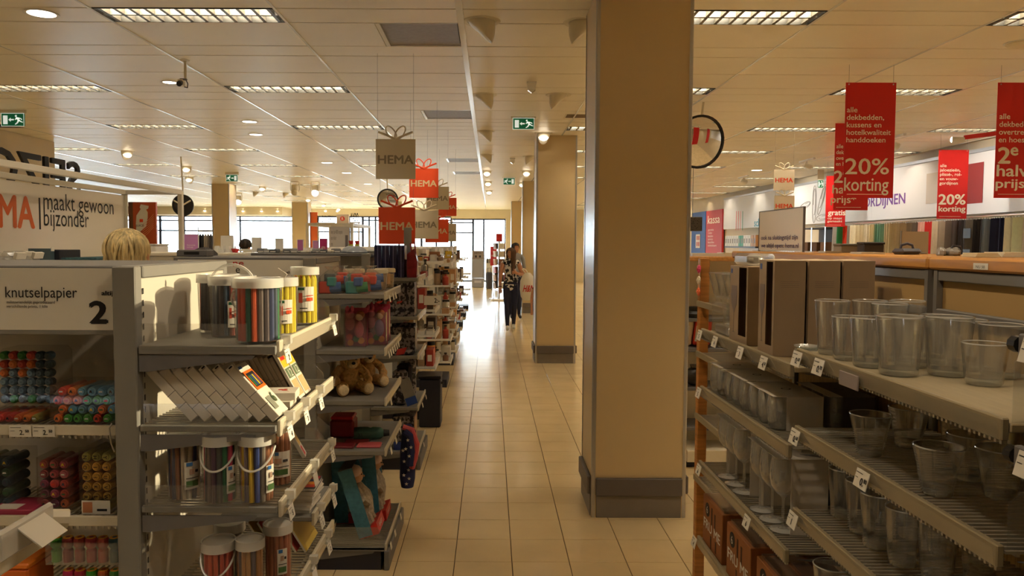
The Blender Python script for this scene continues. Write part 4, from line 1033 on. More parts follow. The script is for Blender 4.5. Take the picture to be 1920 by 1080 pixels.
# star backpack
STAR = mat('navy_cloth', (36, 46, 96), .8, noise=.1)
t = thing('backpack', 'navy backpack with white stars and coral piping at the end of the toy unit', 'backpack', (-.47, 4.14, .27), (0, 0, .0))
MB().tube([(0, .1, .0), (.0, .1, .05), (.005, .1, .2), (.01, .1, .32), (.0, .1, .36)], [.035, .044, .046, .04, .02], 16).build('bag', STAR, t, True)
MB().tube([(-.02, .06, .355), (.03, .06, .34), (.06, .05, .26), (.05, .05, .18), (.03, .06, .12)], .016, 8).build('strap', col((214, 90, 100)), t, True)
MB().tube([(-.01, .05, .33), (.02, .045, .31), (.03, .04, .22), (.02, .045, .14)], .022, 8).build('side_pocket', STAR, t, True)
st = []
for i in range(10): a = 2 * PI * i / 10 + PI / 2; r_ = .011 if i % 2 == 0 else .0045; st.append((r_ * math.cos(a), r_ * math.sin(a)))
stm = MB().prism(st, .002).mesh('star', PAPER)
for x, y_, zz in ((.0, .054, .03), (-.015, .055, .08), (.012, .053, .11), (-.012, .05, .16), (.012, .018, .29), (.03, .016, .25), (.02, .016, .2), (.0, .02, .24), (-.02, .058, .22), (.015, .055, .06)): link('star', stm, t, (x, y_, zz))

# ================================================================== THIRD LEFT UNIT (patterned school goods)
G3Y = 5.44; G3F = 6.08
G3S = [zpx(521, G3Y, 740), zpx(594, G3Y, 740), zpx(667, G3Y, 740), zpx(764, G3Y, 740), max(.135, zpx(856, G3Y, 740))]
g3 = endcap(G3Y, G3F, G3S, 'third grey gondola on the left, with zebra-patterned school goods', -1.75, 5.50, top=1.585)
MB().bev(XF - XB - .014, 0, .0, XF - XB + .012, G3F - G3Y, .10, .004).build('kick_rail', GREYD, g3)
for z in (1.2, .9): MB().box(-1.75, 5.50, z - .02, -.94, 5.75, z).build('run_shelf', GREYD, g3, loc=(-XB, -G3Y, 0))
for z, ys in zip(G3S, ((.1,), (.2,), (.1, .16, .22, .28, .34), (.2, .5), (.3,))):
    for y in ys: price_tag(g3, (XF - XB + .008, y, z - .008), 'E', '', .04, .034, tilt=-.2)
NVB = mat('navy_wrap', (42, 42, 78), .25, noise=.5, nscale=25); ZEB = speckle('zebra_print', (138, 132, 136), (34, 32, 42), 34, .5, .35, 'NOISE')
for i in range(4):
    q = at(702 + i * 14.5, 516, G3Y + .05); t = thing('wrapped_box', 'tall navy gift-wrapped box, %s from the left on the top shelf' % ORD[i], 'gift box', (q.x, G3Y + .04, G3S[0]), group='navy wrapped boxes')
    MB().bev(0, 0, 0, .052, .16, .235, .004).build('box', NVB, t); MB().box(.022, -.001, 0, .03, 0, .235).build('ribbon', col((90, 90, 130)), t)
t = thing('gift_bag', 'crimson shiny gift bag beside the navy boxes', 'gift bag', (at(771, 516, G3Y + .04).x, G3Y + .03, G3S[0])); MB().prism([(-.03, 0), (.04, 0), (.045, .12), (.02, .21), (-.03, .17)], .10).build('bag', mat('crimson_foil', (140, 34, 44), .25, noise=.4, nscale=20), t); MB().tube([(-.0, .05, .18), (-.01, .05, .25), (.02, .05, .26), (.03, .05, .16)], .006).build('handle', col((190, 60, 60)), t, True)
t = thing('gift_bag', 'copper brown gift bag at the end of the top shelf', 'gift bag', (at(774, 516, G3Y + .2).x, G3Y + .20, G3S[0]), group=None); MB().bev(-.05, 0, 0, .03, .1, .13, .006).build('bag', mat('copper_foil', (150, 96, 76), .3, noise=.3, nscale=20), t); MB().tube([(-.03, .05, .13), (-.02, .05, .18), (.0, .05, .18), (.01, .05, .13)], .004).build('handle', col((150, 96, 76)), t)
for i in range(4):
    q = at(703 + i * 18.6, 592, G3Y + .04); t = thing('pattern_box', 'tall zebra-patterned box, %s from the left on the second shelf' % ORD[i], 'patterned box', (q.x, G3Y + .03, G3S[1]), group='tall zebra boxes')
    MB().bev(0, 0, 0, .072, .17, .25, .003).build('box', ZEB, t)
    if i < 3: MB().prism([(.015, .09), (.05, .1), (.06, .115), (.02, .108)], .002, R(0, -.002, 0)).build('red_logo', col((190, 60, 56)), t)
z = G3S[2]
t = thing('ring_binder', 'zebra-patterned ring binder standing at the shelf edge', 'binder', (at(732, 664, G3Y + .1).x, G3Y + .1, z)); MB().bev(0, 0, 0, .18, .05, .20, .004).build('cover', ZEB, t); MB().box(.182, .004, .004, .186, .046, .196).build('spine', STEEL, t)
t = thing('ring_binder', 'zebra-patterned ring binder behind the first', 'binder', (at(732, 664, G3Y + .1).x, G3Y + .17, z)); MB().bev(0, 0, 0, .18, .05, .22, .004).build('cover', ZEB, t); MB().box(.182, .004, .004, .186, .046, .196).build('spine', STEEL, t)
t = thing('pencil_case', 'zebra pencil case with a red printed badge lying at the shelf edge', 'pencil case', (at(733, 664, G3Y + .03).x, G3Y + .0, z), .1); MB().bev(0, 0.005, 0, .17, .08, .035, .01).build('case', ZEB, t); MB().prism([(.04, .0), (.10, .01), (.12, .06), (.05, .045)], .003, R(0, .001, .0)).build('red_badge', col((190, 50, 50)), t)
z = G3S[3]
for i in range(3):
    q = at(735 + i * 8, 762, G3Y + .06 + .08 * i); t = thing('school_bag', 'zebra school bag, %s from the left on the fourth shelf' % ORD[i], 'school bag', (q.x, G3Y + .06 + .1 * i, z), group='zebra school bags'); MB().bev(0, 0, 0, .11, .08, .26 + .03 * i, .02).build('bag', [ZEB, mat('dark_bag_cloth', (40, 40, 52), .8), ZEB][i], t); MB().bev(.02, -.02, .02, .09, 0, .13, .008).build('front_pocket', ZEB, t)
t = thing('hanging_pack', 'clear pack with a blue lower label leaning in front of the zebra bags', 'pack', (at(764, 762, G3Y + .03).x, G3Y + .02, z), (-.1, -.35, 0)); MB().bev(0, 0, 0, .085, .006, .2, .002).build('card', col((150, 146, 140)), t); MB().box(.002, -.001, .002, .083, 0, .06).build('blue_label', col((50, 80, 160)), t); MB().box(.002, -.008, .06, .083, -.001, .2).build('blister', PLAST, t)
z = G3S[4]
t = thing('storage_carton', 'zebra-patterned carton with a brown cardboard side on the lowest shelf', 'carton', (at(738, 852, G3Y + .05).x, G3Y + .05, z)); MB().bev(0, 0, 0, .15, .2, .25, .003).build('front', ZEB, t); MB().box(.151, 0, 0, .155, .2, .25).build('side_flap', col((170, 130, 90)), t); MB().box(.0, -.002, .0, .15, -.0005, .06).build('blue_band', col((50, 70, 150)), t)
# grey pump bottles on the run behind
for i, px_ in enumerate((652, 671)):
    q = at(px_, 490, G3Y + .2); t = thing('pump_bottle', ['grey dome-shaped bottle with a red cap, left one', 'grey dome-shaped bottle with a red cap, right one'][i], 'bottle', (q.x, G3Y + .34 - .17 * i, 1.585), group='grey dome bottles')
    MB().lathe([(.001, 0), (.075, 0), (.078, .008), (.06, .035), (.03, .05), (.018, .054)], 20).build('dome', mat('grey_blue_plastic', (140, 148, 160), .3), t, True); MB().cyl((0, 0, .052), (0, 0, .066), .017, n=14).build('collar', col((190, 180, 60)), t); MB().lathe([(.013, .066), (.018, .086), (.02, .092), (.001, .092)], 14).build('cap', col((220, 60, 50)), t, True)

# ================================================================== WHITE UNITS FARTHER DOWN
PEG = mat('cream_pegboard', (232, 220, 178), .5)
kinds = ['carton', 'bottle', 'jar', 'tray']
PALC = [(190, 150, 110), (120, 84, 60), (222, 214, 196), (60, 50, 50), (170, 60, 50), (200, 190, 170), (150, 120, 90), (90, 70, 60), (214, 160, 90), (226, 222, 214)]
def fill_shelf(x0, x1, y0, y1, z, hmax, where, n, rnd):
    w_ = (x1 - x0) / n; cntk = {}
    for i in range(n):
        kd = rnd.choice(kinds); c = rnd.choice(PALC); ww = w_ * .86; h = hmax * rnd.uniform(.45, .92); cx = x0 + (i + .5) * w_
        lab = '%s %s, %s from left, %s' % ({(190, 150, 110): 'tan', (120, 84, 60): 'brown', (222, 214, 196): 'pale', (60, 50, 50): 'black', (170, 60, 50): 'red', (200, 190, 170): 'beige', (150, 120, 90): 'light brown', (90, 70, 60): 'dark brown', (214, 160, 90): 'golden', (226, 222, 214): 'white'}[c], kd, ORD[i], where)
        t = thing({'carton': 'carton', 'bottle': 'bottle', 'jar': 'jar', 'tray': 'gift_tray'}[kd], lab, kd, (cx, y0, z), group='goods on the white units')
        if kd == 'carton': MB().bev(-ww / 2, 0, 0, ww / 2, y1 - y0, h, .003).build('box', col(c), t); MB().box(-ww * .3, -.001, h * .3, ww * .3, 0, h * .7).build('label', PAPER, t)
        elif kd == 'bottle':
            r = min(ww * .42, .035); MB().lathe([(.001, 0), (r, 0), (r, h * .62), (r * .4, h * .75), (r * .4, h * .9)], 12, c=(0, r + .01, 0)).build('body', col(c), t, True); MB().cyl((0, r + .01, h * .88), (0, r + .01, h), r * .5, n=10).build('cap', BLACK, t)
        elif kd == 'jar':
            r = min(ww * .45, .045); MB().lathe([(.001, 0), (r, 0), (r, h * .8), (r * .85, h * .84)], 14, c=(0, r + .01, 0)).build('glass', col(c), t, True); MB().cyl((0, r + .01, h * .82), (0, r + .01, h), r * .95, n=14).build('lid', BLACK, t)
        else:
            MB().bev(-ww / 2, 0, 0, ww / 2, (y1 - y0) * .8, h * .35, .003).build('tray', col(c), t); MB().bev(-ww * .44, .01, h * .35, ww * .44, (y1 - y0) * .7, h * .75, .01).build('clear_hood', PLAST, t)
rnd = random.Random(3)
WU = [(7.03, 7.62, [1.34, 1.04, .80, .50]), (8.62, 9.2, [1.46, 1.18, .85, .56, .3]), (10.2, 10.8, [1.4, 1.1, .8, .5, .2]), (11.8, 12.4, [1.4, 1.1, .8, .5, .2]), (13.4, 14.0, [1.35, 1.0, .65, .3]), (15.0, 15.6, [1.35, 1.0, .65, .3]), (17.0, 17.6, [1.3, .9, .5]), (19.0, 19.6, [1.3, .9, .5])]
for n, (ya, yb, zs) in enumerate(WU):
    lab = ['white display unit with a price card, first behind the zebra goods', 'white display unit with a lit cream pegboard', 'white display unit behind the cream pegboard one', 'fourth white display unit down the aisle', 'fifth white display unit down the aisle', 'sixth white display unit down the aisle', 'seventh white display unit, near the doors', 'last white display unit, nearest the doors'][n]
    xf = XF + (.06 if n in (1, 2) else .0)
    t = thing('display_unit', lab, 'display unit', (XB, ya, 0), group='white display units')
    D_ = xf - XB; L = yb - ya
    for y in (0, L - .03): MB().bev(-.05, y, 0, 0, y + .03, 1.6, .003).build('post', WHITE if n else GREY, t)
    MB().box(-.03, .03, .1, -.005, L - .03, 1.57 if n != 1 else 1.60).build('back_panel', PEG if n < 3 else WHITE, t); MB().box(-.05, 0, 0, D_ - .04, L, .09).build('plinth', NAVY, t)
    wl = .85 if n == 0 else 2.0
    MB().box(-.05 - wl, L / 2 - .015, .1, -.05, L / 2 + .015, 1.56).build('run_panel', PEG if n == 1 else WHITE, t); MB().box(-.05 - wl, 0, 1.56, -.05, L, 1.585).build('run_top', WHITE if n else GREY, t); MB().box(-.05 - wl, .03, 0, -.05, L - .03, .1).build('run_plinth', NAVY, t)
    for k_, z in enumerate(zs):
        d = D_ * (1.0 if k_ else .8)
        MB().bev(0, 0, z - .02, d, L, z, .002).build('shelf', WHITE, t); MB().bev(d, 0, z - .035, d + .008, L, z + .012, .002).build('price_rail', WHITE, t)
        up = (zs[k_ - 1] if k_ else 1.62) - z - .06
        if n < 6: fill_shelf(XB + .02, XB + d - .01, ya + .03, ya + .26, z, min(up, .24), '%s shelf of %s white unit' % (ORD[k_], ORD[n]), 4 if n < 3 else 3, rnd)
        if n < 5: fill_shelf(XB + .02, XB + d - .01, ya + .33, ya + .55, z, min(up, .22), 'back row, %s shelf of %s white unit' % (ORD[k_], ORD[n]), 3, rnd)
# price card "2:-" and dark bin of the first white unit
p = at(795, 572, 7.0); q = at(827, 555, 7.0)
t = thing('price_card', 'white price card reading 2 on the first white unit', 'price card', (p.x, 7.0, p.z)); MB().box(0, 0, 0, q.x - p.x, .004, q.z - p.z).build('card', PAPER, t); text('2:-', .05, .045, INK, t, ((q.x - p.x) * .6, -.001, .02), bold=.03)
p = at(790, 790, 6.95); q = at(829, 692, 6.95)
t = thing('storage_bin', 'dark navy bin standing at the foot of the first white unit', 'bin', (p.x, 6.72, 0)); MB().bev(0, 0, 0, q.x - p.x, .26, .44, .01).build('body', NAVY, t); MB().bev(-.004, -.004, .44, q.x - p.x + .004, .264, .47, .006).build('rim', BLACK, t); MB().cyl((q.x - p.x, .05, .40), (q.x - p.x + .025, .05, .40), .012, n=10).build('handle_knob', BLACK, t)
# goods pinned on the pegboard of the second white unit's run
for px_, py0, py1, wpx, l, c in ((815, 475, 490, 20, 'brown gift card pinned on the lit cream pegboard', (150, 104, 70)), (841, 474, 487, 12, 'yellow gift card pinned on the lit cream pegboard', (226, 190, 60))):
    p = at(px_ - wpx / 2, py1 - 3, 8.87); q = at(px_ + wpx / 2, py0 - 3, 8.87); t = thing('pinned_card', l, 'card', (p.x, 8.865, p.z)); MB().box(0, 0, 0, q.x - p.x, .01, q.z - p.z).build('card', col(c), t); MB().box(.02, -.002, .02, q.x - p.x - .02, 0, (q.z - p.z) * .5).build('picture', PAPER, t)

# ================================================================== HANGING GIFT SIGNS
GSG = mat('grey_beige_sign', (232, 222, 202), .55); GSGT = mat('grey_sign_print', (158, 148, 128), .55); GSO = mat('orange_sign', (252, 92, 52), .5); GSOT = mat('cream_sign_print', (255, 226, 184), .55); GSC = mat('cream_sign', (236, 226, 200), .55)
def gift_sign(label, x1, Y, ztop, w_, sheet, prn, tw=.86, group='hanging gift-shaped signs', hang=None):
    """x1 right edge, ztop top of the square body"""
    t = thing('gift_sign', label, 'hanging sign', (x1 - w_, Y, ztop - w_), group=group)
    MB().box(0, 0, 0, w_, .004, w_).build('board', sheet, t)
    m = MB(); c = w_ / 2; h = w_
    for s_ in (-1, 1):
        g_ = w_ / .31; ca, sa = math.cos(-s_ * .62), math.sin(-s_ * .62); pts = []
        for i in range(17):
            u = 2 * PI * i / 16 - PI / 2; ex_, ez_ = .030 * math.cos(u), .060 * (math.sin(u) + 1)
            pts.append((c + g_ * (ex_ * ca - ez_ * sa), .002, h + g_ * (ex_ * sa + ez_ * ca)))
        m.tube(pts, .0055 * g_, 6)
        m.tube([(c, .002, h), (c + s_ * .07 * w_ / .31, .002, h + .03 * w_ / .31), (c + s_ * .135 * w_ / .31, .002, h + .055 * w_ / .31)], .009 * w_ / .31, 6)
    m.build('bow', sheet, t, True)
    text("HEMA", w_ * tw, w_ * .22, prn, t, (w_ * (1 - tw) / 2, -.0012, w_ * .38), bold=.028)
    for x in (w_ * .05, w_ * .95): MB().cyl((x, .002, w_), (x, .002, (hang or CEIL) - (ztop - w_)), .0009, n=5).build('string', GREYD, t)
    return t
SG = [(779, 261, 336, 6.0, GSG, GSGT, 'grey gift sign hung highest and nearest'), (822, 316, 371, 8.0, GSO, GSOT, 'orange gift sign hung high, behind the nearest grey one'), (842, 350, 393, 10.0, GSG, GSGT, 'grey gift sign hung high, third in line'), (856, 371, 405, 12.0, GSO, GSOT, 'small orange gift sign hung high, farthest in line'),
      (778.5, 389, 458, 6.0, GSO, GSOT, 'large orange gift sign hung low above the navy boxes'), (822, 394, 448, 8.0, GSG, GSGT, 'grey gift sign hung low, behind the large orange one'), (841, 411, 455, 10.0, GSO, GSOT, 'orange gift sign hung low, third in line'), (856, 419, 453, 12.0, GSG, GSGT, 'small grey gift sign hung low, farthest in line')]
for px_, pa, pb, Y, sh, pr, l in SG:
    p = at(px_, pa, Y); q = at(px_, pb, Y); up = [u for u in SG if u[3] == Y and u[1] < pa]; gift_sign(l, p.x, Y, p.z, p.z - q.z, sh, pr, .9, hang=(at(px_, up[0][2], Y).z - .002 if up else None))
for n, (pa, pb, Y, l) in enumerate(((318, 357, 10.0, 'cream gift sign with orange letters hung right of the round mirror'), (367, 405, 10.0, 'cream gift sign with orange letters hung below the other, half behind the shop card'))):
    p = at(1490, pa, Y); q = at(1490, pb, Y); gift_sign(l, p.x, Y, p.z, p.z - q.z, GSC, ORANGEP, .86, hang=(at(1490, 357, Y).z - .002 if n else None))
p = at(741, 350, 6.02)
MBt = thing('steel_stand', 'small upright steel stand in front of the large orange gift sign', 'sign stand', (at(765, 470, 5.9).x, 5.86, G3S[0])); MB().box(-.03, .02, 0, .03, .022, (at(765, 427, 5.88).z - G3S[0])).build('plate', STEEL, MBt); MB().box(-.04, 0, 0, .04, .1, .006).build('foot', STEEL, MBt)
# ================================================================== RIGHT GLASSWARE UNITS
XR0, XRB = 0.75, 1.10           # shelf front and back panel
TANP = mat('tan_back_panel', (176, 146, 96), .6, noise=.05, nscale=3); GALU = mat('grey_aluminium', (142, 142, 142), .4, .5)
OAKB = mat('ribbed_oak_board', (176, 146, 92), .6, noise=.35, nscale=14, stretch=(1, 14, 1)); SHELFT = mat('pale_laminate_shelf', (160, 146, 116), .5, noise=.08, nscale=10, stretch=(8, 1, 1))
def runit(label, ya, yb, shelves, wires, x0=XR0, tags=()):
    t = thing('glass_shelving', label, 'shelving unit', (x0, ya, 0), group='glassware shelving right of the aisle')
    L = yb - ya; D_ = XRB - x0
    MB().box(D_ - .0, 0, .1, D_ + .012, L, 1.60).build('back_panel', TANP if 0 not in wires else TANP, t)
    MB().box(D_ - .004, .02, .1, D_ - .001, L - .02, shelves[0] - .03).build('ribbed_board', OAKB, t)
    for y in (0, L - .014): MB().box(D_ - .016, y, 0, D_ - .001, y + .014, 1.60).build('upright', GALU, t)
    MB().bev(D_ - .018, .014, 1.488, D_ - .002, L - .014, 1.508, .003).build('lower_panel_rail', GALU, t)
    MB().bev(D_ - .014, .014, 1.575, D_ - .002, L - .014, 1.60, .002).build('upper_panel_rail', GALU, t)
    MB().box(.05, 0, 0, D_, L, .09).build('plinth', NAVY, t)
    for k_, z in enumerate(shelves):
        if k_ in wires:
            wiredeck(.012, .006, D_ - .018, L - .006, z, 'X', .0155, .0022).build('wire_deck', WIRE, t)
        else:
            MB().bev(.012, .004, z - .014, D_ - .018, L - .004, z, .002).build('shelf', SHELFT, t)
        MB().bev(.0, .006, z - .026, .012, L - .006, z + .008, .002).build('price_rail', RAILR, t)
        MB().add([(-.002, .008, z - .024), (-.002, L - .008, z - .024), (-.006, .008, z + .004), (-.006, L - .008, z + .004)], [(0, 1, 3, 2)]).build('rail_cover', PLAST, t)
        m = MB()
        for i in range(int(L / .012)): m.box(.002, .008 + i * .012, z - .031, .01, .013 + i * .012, z - .026)
        m.build('rail_teeth', WIRE, t)
        for y in (.002, L - .006): MB().prism([(.03, -.016), (D_ - .018, -.016), (D_ - .018, -.06)], .004, R(0, y, z)).build('bracket', GREYD, t)
    for (z, y, tx) in tags: price_tag(t, (-.008, y - ya, z + .004), 'W', tx, .05, .036, tilt=-.25)
    return t
FA, FB_ = 1.865, 2.675; NA, NB_ = 1.085, 1.84
FS = [1.355, 1.15, .88, .604]; NS = [1.40, 1.21, 1.005, .80]
rf = runit('far glassware unit with carton-boxed flutes and wine glasses', FA, FB_, FS, (1, 2), tags=((FS[0], 2.64, '5'), (FS[0], 2.46, '4'), (FS[0], 2.21, '3.'), (FS[0], 2.02, '4.50'), (FS[1], 2.64, '5'), (FS[2], 2.62, '6'), (FS[2], 2.12, '6'), (FS[3], 2.66, '4')))
rn = runit('near glassware unit with loose tumblers', NA, NB_, NS, (1, 2, 3), tags=((NS[0], 1.80, '0.60'), (NS[0], 1.68, '0.70'), (NS[1], 1.80, '0.60'), (NS[1], 1.47, '0.80'), (NS[2], 1.80, '1')))
MB().prism([(-.0, 0), (.25, 0), (.25, .12), (.04, .12), (-.0, .09)], .002, R(.02, .012, NS[0])).build('clear_divider', PLAST, rn)
MB().prism([(-.0, 0), (.25, 0), (.25, .1), (.04, .1), (-.0, .07)], .002, R(.02, .012, NS[1])).build('clear_divider', PLAST, rn)
MB().bev(-.01, .42, NS[0] - .034, -.006, .50, NS[0] - .004, .001).build('grey_tag_holder', mat('grey_holder', (150, 140, 140), .4), rn)
# nearest unit, only rail ends reach the picture
t = thing('glass_shelving', 'rail ends with tags of the nearest glassware unit at the right edge', 'shelving unit', (XR0, .25, 0), group='glassware shelving right of the aisle')
MB().box(.35, 0, .1, .362, .80, 1.60).build('back_panel', TANP, t); MB().box(.05, 0, 0, .35, .8, .09).build('plinth', NAVY, t)
for z in (1.53, 1.37, 1.16): MB().bev(.012, 0, z - .014, .34, .80, z, .002).build('shelf', SHELFT, t); MB().bev(0, 0, z - .026, .012, .815, z + .006, .002).build('price_rail', GREYD, t); MB().cyl((.006, .815, z - .01), (.006, .83, z - .01), .012, n=10).build('rail_end', BLACK, t); price_tag(t, (-.004, .77, z + .004), 'W', '2', .05, .036, tilt=-.25)

# ---- counter with wooden cap on top of the run
t = thing('counter', 'long counter with an orange wooden top edge behind the glassware', 'counter', (XRB + .013, .25, 0))
for ya, yb in ((0, 1.605), (1.612, 3.12)): MB().bev(-.035, ya, 1.602, .40, yb, 1.632, .005).build('wooden_cap', WOODH, t)
MB().box(.0, 0, 0, .36, 3.12, 1.60).build('cabinet_body', CREAM, t)
price = MB().box(-.0362, 1.38, 1.608, -.0355, 1.43, 1.622).build('small_label', PAPER, t); text('NU 50', .03, .006, INK, t, (-.0368, 1.42, 1.611), 'W')

# ---- glass profiles
def tumbler(label, loc, rb, rt, h, fac=0, group='loose tumblers', name='tumbler', base=.014):
    kk = ('tum', round(rb, 4), round(rt, 4), round(h, 4), fac)
    if kk not in STK:
        w_ = .0022
        pr = [(.001, .0), (rb * .9, .0), (rb, .004)]
        for i in range(1, 9): u = i / 8; pr.append((rb + (rt - rb) * (u ** 1.15), .004 + (h - .004) * u))
        pr.append((rt - w_, h))
        for i in range(7, -1, -1):
            u = i / 8; pr.append((rb + (rt - rb) * (u ** 1.15) - w_, max(base, .004 + (h - .004) * u)))
        pr.append((.001, base))
        STK[kk] = MB().lathe(pr, 36 if fac else 24, lobes=9 if fac else 0, lob=.035 if fac else 0).mesh('glass', GLASS, True)
        STK[kk + ('b',)] = MB().lathe([(.001, .0005), (rb * .88, .0005), (rb * .97, .005), (rb * .97, base - .001), (.001, base - .001)], 20).mesh('thick_base', GLASST, True)
        STK[kk + ('r',)] = MB().lathe([(rt - .0026, h - .0005), (rt - .0018, h + .0012), (rt - .0002, h + .001), (rt + .0005, h - .001), (rt - .0026, h - .0005)], 30).mesh('rim', GLASSR, True)  # milky ring puts the bright rim highlight into the colour
    t = thing(name, label, 'glass', loc, random.uniform(0, .6), group)
    link('glass', STK[kk], t); link('thick_base', STK[kk + ('b',)], t); link('rim', STK[kk + ('r',)], t)
    return t
WGP = [(.001, .0), (.034, .0), (.034, .0025), (.012, .006), (.0042, .012), (.0036, .03), (.0036, .085), (.006, .094), (.02, .105), (.033, .125), (.037, .148), (.035, .178), (.031, .205), (.030, .205), (.0335, .178), (.0355, .148), (.031, .126), (.018, .107), (.001, .098)]
wgm = MB().lathe(WGP, 22).mesh('glass', GLASSP, True)
FLP = [(.001, .0), (.03, .0), (.03, .0025), (.01, .006), (.004, .012), (.004, .07), (.012, .085), (.022, .11), (.026, .15), (.024, .20), (.023, .20), (.0245, .15), (.02, .11), (.001, .088)]
CPP = [(.001, 0), (.03, 0), (.03, .004), (.012, .01), (.008, .02), (.02, .05), (.032, .10), (.038, .12), (.040, .135), (.038, .135), (.030, .10), (.018, .05), (.001, .024)]
cpm = MB().lathe(CPP, 24, lobes=8, lob=.04).mesh('glass', GLASS, True)
# loose tumblers, near unit top shelf
z = NS[0]
for i, (X_, Y_, rb, rt, h, l) in enumerate(((.815, 1.79, .030, .040, .128, 'tall tumbler nearest the carton boxes on the top shelf'), (.905, 1.79, .030, .040, .128, 'tall tumbler second from the carton boxes on the top shelf'), (.995, 1.79, .030, .040, .128, 'tall tumbler third from the carton boxes on the top shelf'), (.905, 1.70, .030, .040, .128, 'tall tumbler in front of the second tall one'),
          (.815, 1.70, .033, .039, .098, 'short tumbler in front of the tall ones on the top shelf'), (.815, 1.605, .034, .041, .105, 'tumbler third from the shelf joint along the top rail'), (.905, 1.605, .034, .041, .105, 'tumbler behind the row at the top rail'), (.822, 1.505, .036, .045, .118, 'large tumbler in the middle of the top shelf front'), (.995, 1.66, .034, .041, .105, 'tumbler beside the back panel behind the short one'), (.918, 1.50, .036, .044, .118, 'large tumbler right of the middle one on the top shelf'), (.995, 1.57, .034, .041, .105, 'tumbler at the back of the top shelf, left'), (1.01, 1.48, .034, .041, .105, 'tumbler at the back of the top shelf, right'), (.925, 1.40, .031, .039, .078, 'small flared tumbler standing alone beside the clear divider'))):
    tumbler(l, (X_, Y_, z), rb, rt, h, fac=1 if i == 12 else 0)
t = None
for i in range(5):
    q = Vector((.79, 1.855, 0)); q = onz(1492, 664, FS[0]); t = thing('glass_dish', 'small round glass dish, %s from the bottom of its stack' % ORD[i], 'glass dish', (.815 + .002 * (i % 2), 1.925, FS[0] + i * .0094), group='stacked glass dishes')
    MB().lathe([(.001, 0), (.024, 0), (.034, .008), (.033, .009), (.023, .0025), (.001, .0025)], 20).build('dish', GLASST, t, True)
z = NS[1]
for px_, py_, l in ((1640, 858, 'flared tumbler at the front left of the second shelf'), (1712, 842, 'flared tumbler at the back left of the second shelf'), (1755, 934, 'large flared tumbler at the front of the second shelf'), (1832, 906, 'flared tumbler at the back right of the second shelf'), (1890, 940, 'flared tumbler at the right edge of the second shelf'), (1805, 846, 'flared tumbler standing far back on the second shelf'), (1880, 880, 'flared tumbler far back at the right edge of the second shelf')):
    q = onz(px_, py_, z); tumbler(l, (max(q.x, .812), q.y + .022, z), .026, .042, .088, fac=1)
z = NS[2]
for i, (px_, py_, l) in enumerate(((1590, 976, 'tall faceted tumbler next to the wine glass boxes on the third shelf'), (1625, 1005, 'tall faceted tumbler second along the third shelf'), (1655, 1034, 'tall faceted tumbler third along the third shelf'), (1705, 1068, 'tall faceted tumbler fourth along the third shelf'), (1665, 985, 'tall faceted tumbler in the back row behind the second one'), (1720, 1015, 'tall faceted tumbler in the back row behind the third one'), (1780, 1048, 'tall faceted tumbler in the back row behind the fourth one'), (1770, 1100, 'tall faceted tumbler at the bottom edge of the picture'), (1850, 1090, 'tall faceted tumbler at the lower right of the picture'))):
    q = onz(px_, py_, z); tumbler(l, (max(q.x, .808), q.y + .025, z), .028, .036, .118, fac=1)
z = NS[3]
for x, y, l in ((.80, 1.72, 'tumbler with only its rim in view at the bottom, left'), (.885, 1.70, 'tumbler with only its rim in view at the bottom, right'), (.80, 1.62, 'tumbler just below the third rail at the bottom edge')):
    tumbler(l, (x, y, z), .034, .042, .115)
# ---- carton boxes of flutes
CART = mat('grey_brown_carton', (160, 138, 112), .7, noise=.06, nscale=12); CARTW = mat('carton_window_dark', (70, 52, 38), .6); PRN = mat('carton_print', (124, 108, 100), .7); BLUEP = mat('small_blue_print', (60, 80, 140), .6)
def flute_carton(label, loc, wx, wy, h, printed=True, group='flute cartons'):
    t = thing('flute_carton', label, 'carton', loc, group=group)
    # shell with a tall window cut out of the aisle face near the corner
    a, b = .012, .012 + wy * .42
    m = MB()
    m.box(0, 0, 0, wx, .002, h).box(0, wy - .002, 0, wx, wy, h).box(wx - .002, .002, 0, wx, wy - .002, h).box(.002, .002, 0, wx - .002, wy - .002, .002)
    m.box(0, .002, 0, .002, a, h).box(0, b, 0, .002, wy - .002, h).box(0, a, 0, .002, b, h * .10).box(0, a, h * .985, .002, b, h)
    m.build('box', CART, t)
    MB().add([(.002, .002, h), (wx - .002, .002, h), (wx - .002, wy - .002, h), (.002, wy - .002, h), (wx * .5, wy * .5, h + .004)], [(0, 1, 4), (1, 2, 4), (2, 3, 4), (3, 0, 4)]).build('top_flap', CART, t)
    MB().lathe([(r_ * .8, z_ * h / .215 * .95 + .004) for r_, z_ in FLP], 14, c=(wx * .45, wy * .35, 0)).build('flute', GLASS, t, True)
    if printed:
        yc = b + (wy - b) * .5; s_ = (wy - b) * .42
        pr = [(-.3 * s_, .12 * h), (.3 * s_, .12 * h), (.04 * s_, .14 * h), (.04 * s_, .38 * h), (.7 * s_, .5 * h), (.8 * s_, .62 * h), (.7 * s_, .74 * h), (-.7 * s_, .74 * h), (-.8 * s_, .62 * h), (-.7 * s_, .5 * h), (-.04 * s_, .38 * h), (-.04 * s_, .14 * h)]
        MB().prism(pr, .0006, R(-.0008, yc, 0, 0, 0, -PI / 2)).build('flute_print', PRN, t)
        MB().box(-.0008, wy - .022, h * .90, 0, wy - .008, h * .96).build('blue_mark', BLUEP, t)
    for k_ in range(6): MB().box(wx * .2, -.0006, h * (.72 + .02 * k_), wx * .8, 0, h * (.723 + .02 * k_)).build('text_line', PRN, t) if k_ < 4 else None
    return t
z = FS[0]
flute_carton('tall flute carton standing second, in front of the row of three', (.772, 2.045, z), .085, .115, .262)
flute_carton('tall flute carton in the middle of the row of three', (.866, 2.045, z), .085, .115, .262)
flute_carton('tall flute carton at the back panel end of the row of three', (.960, 2.045, z), .085, .115, .262)
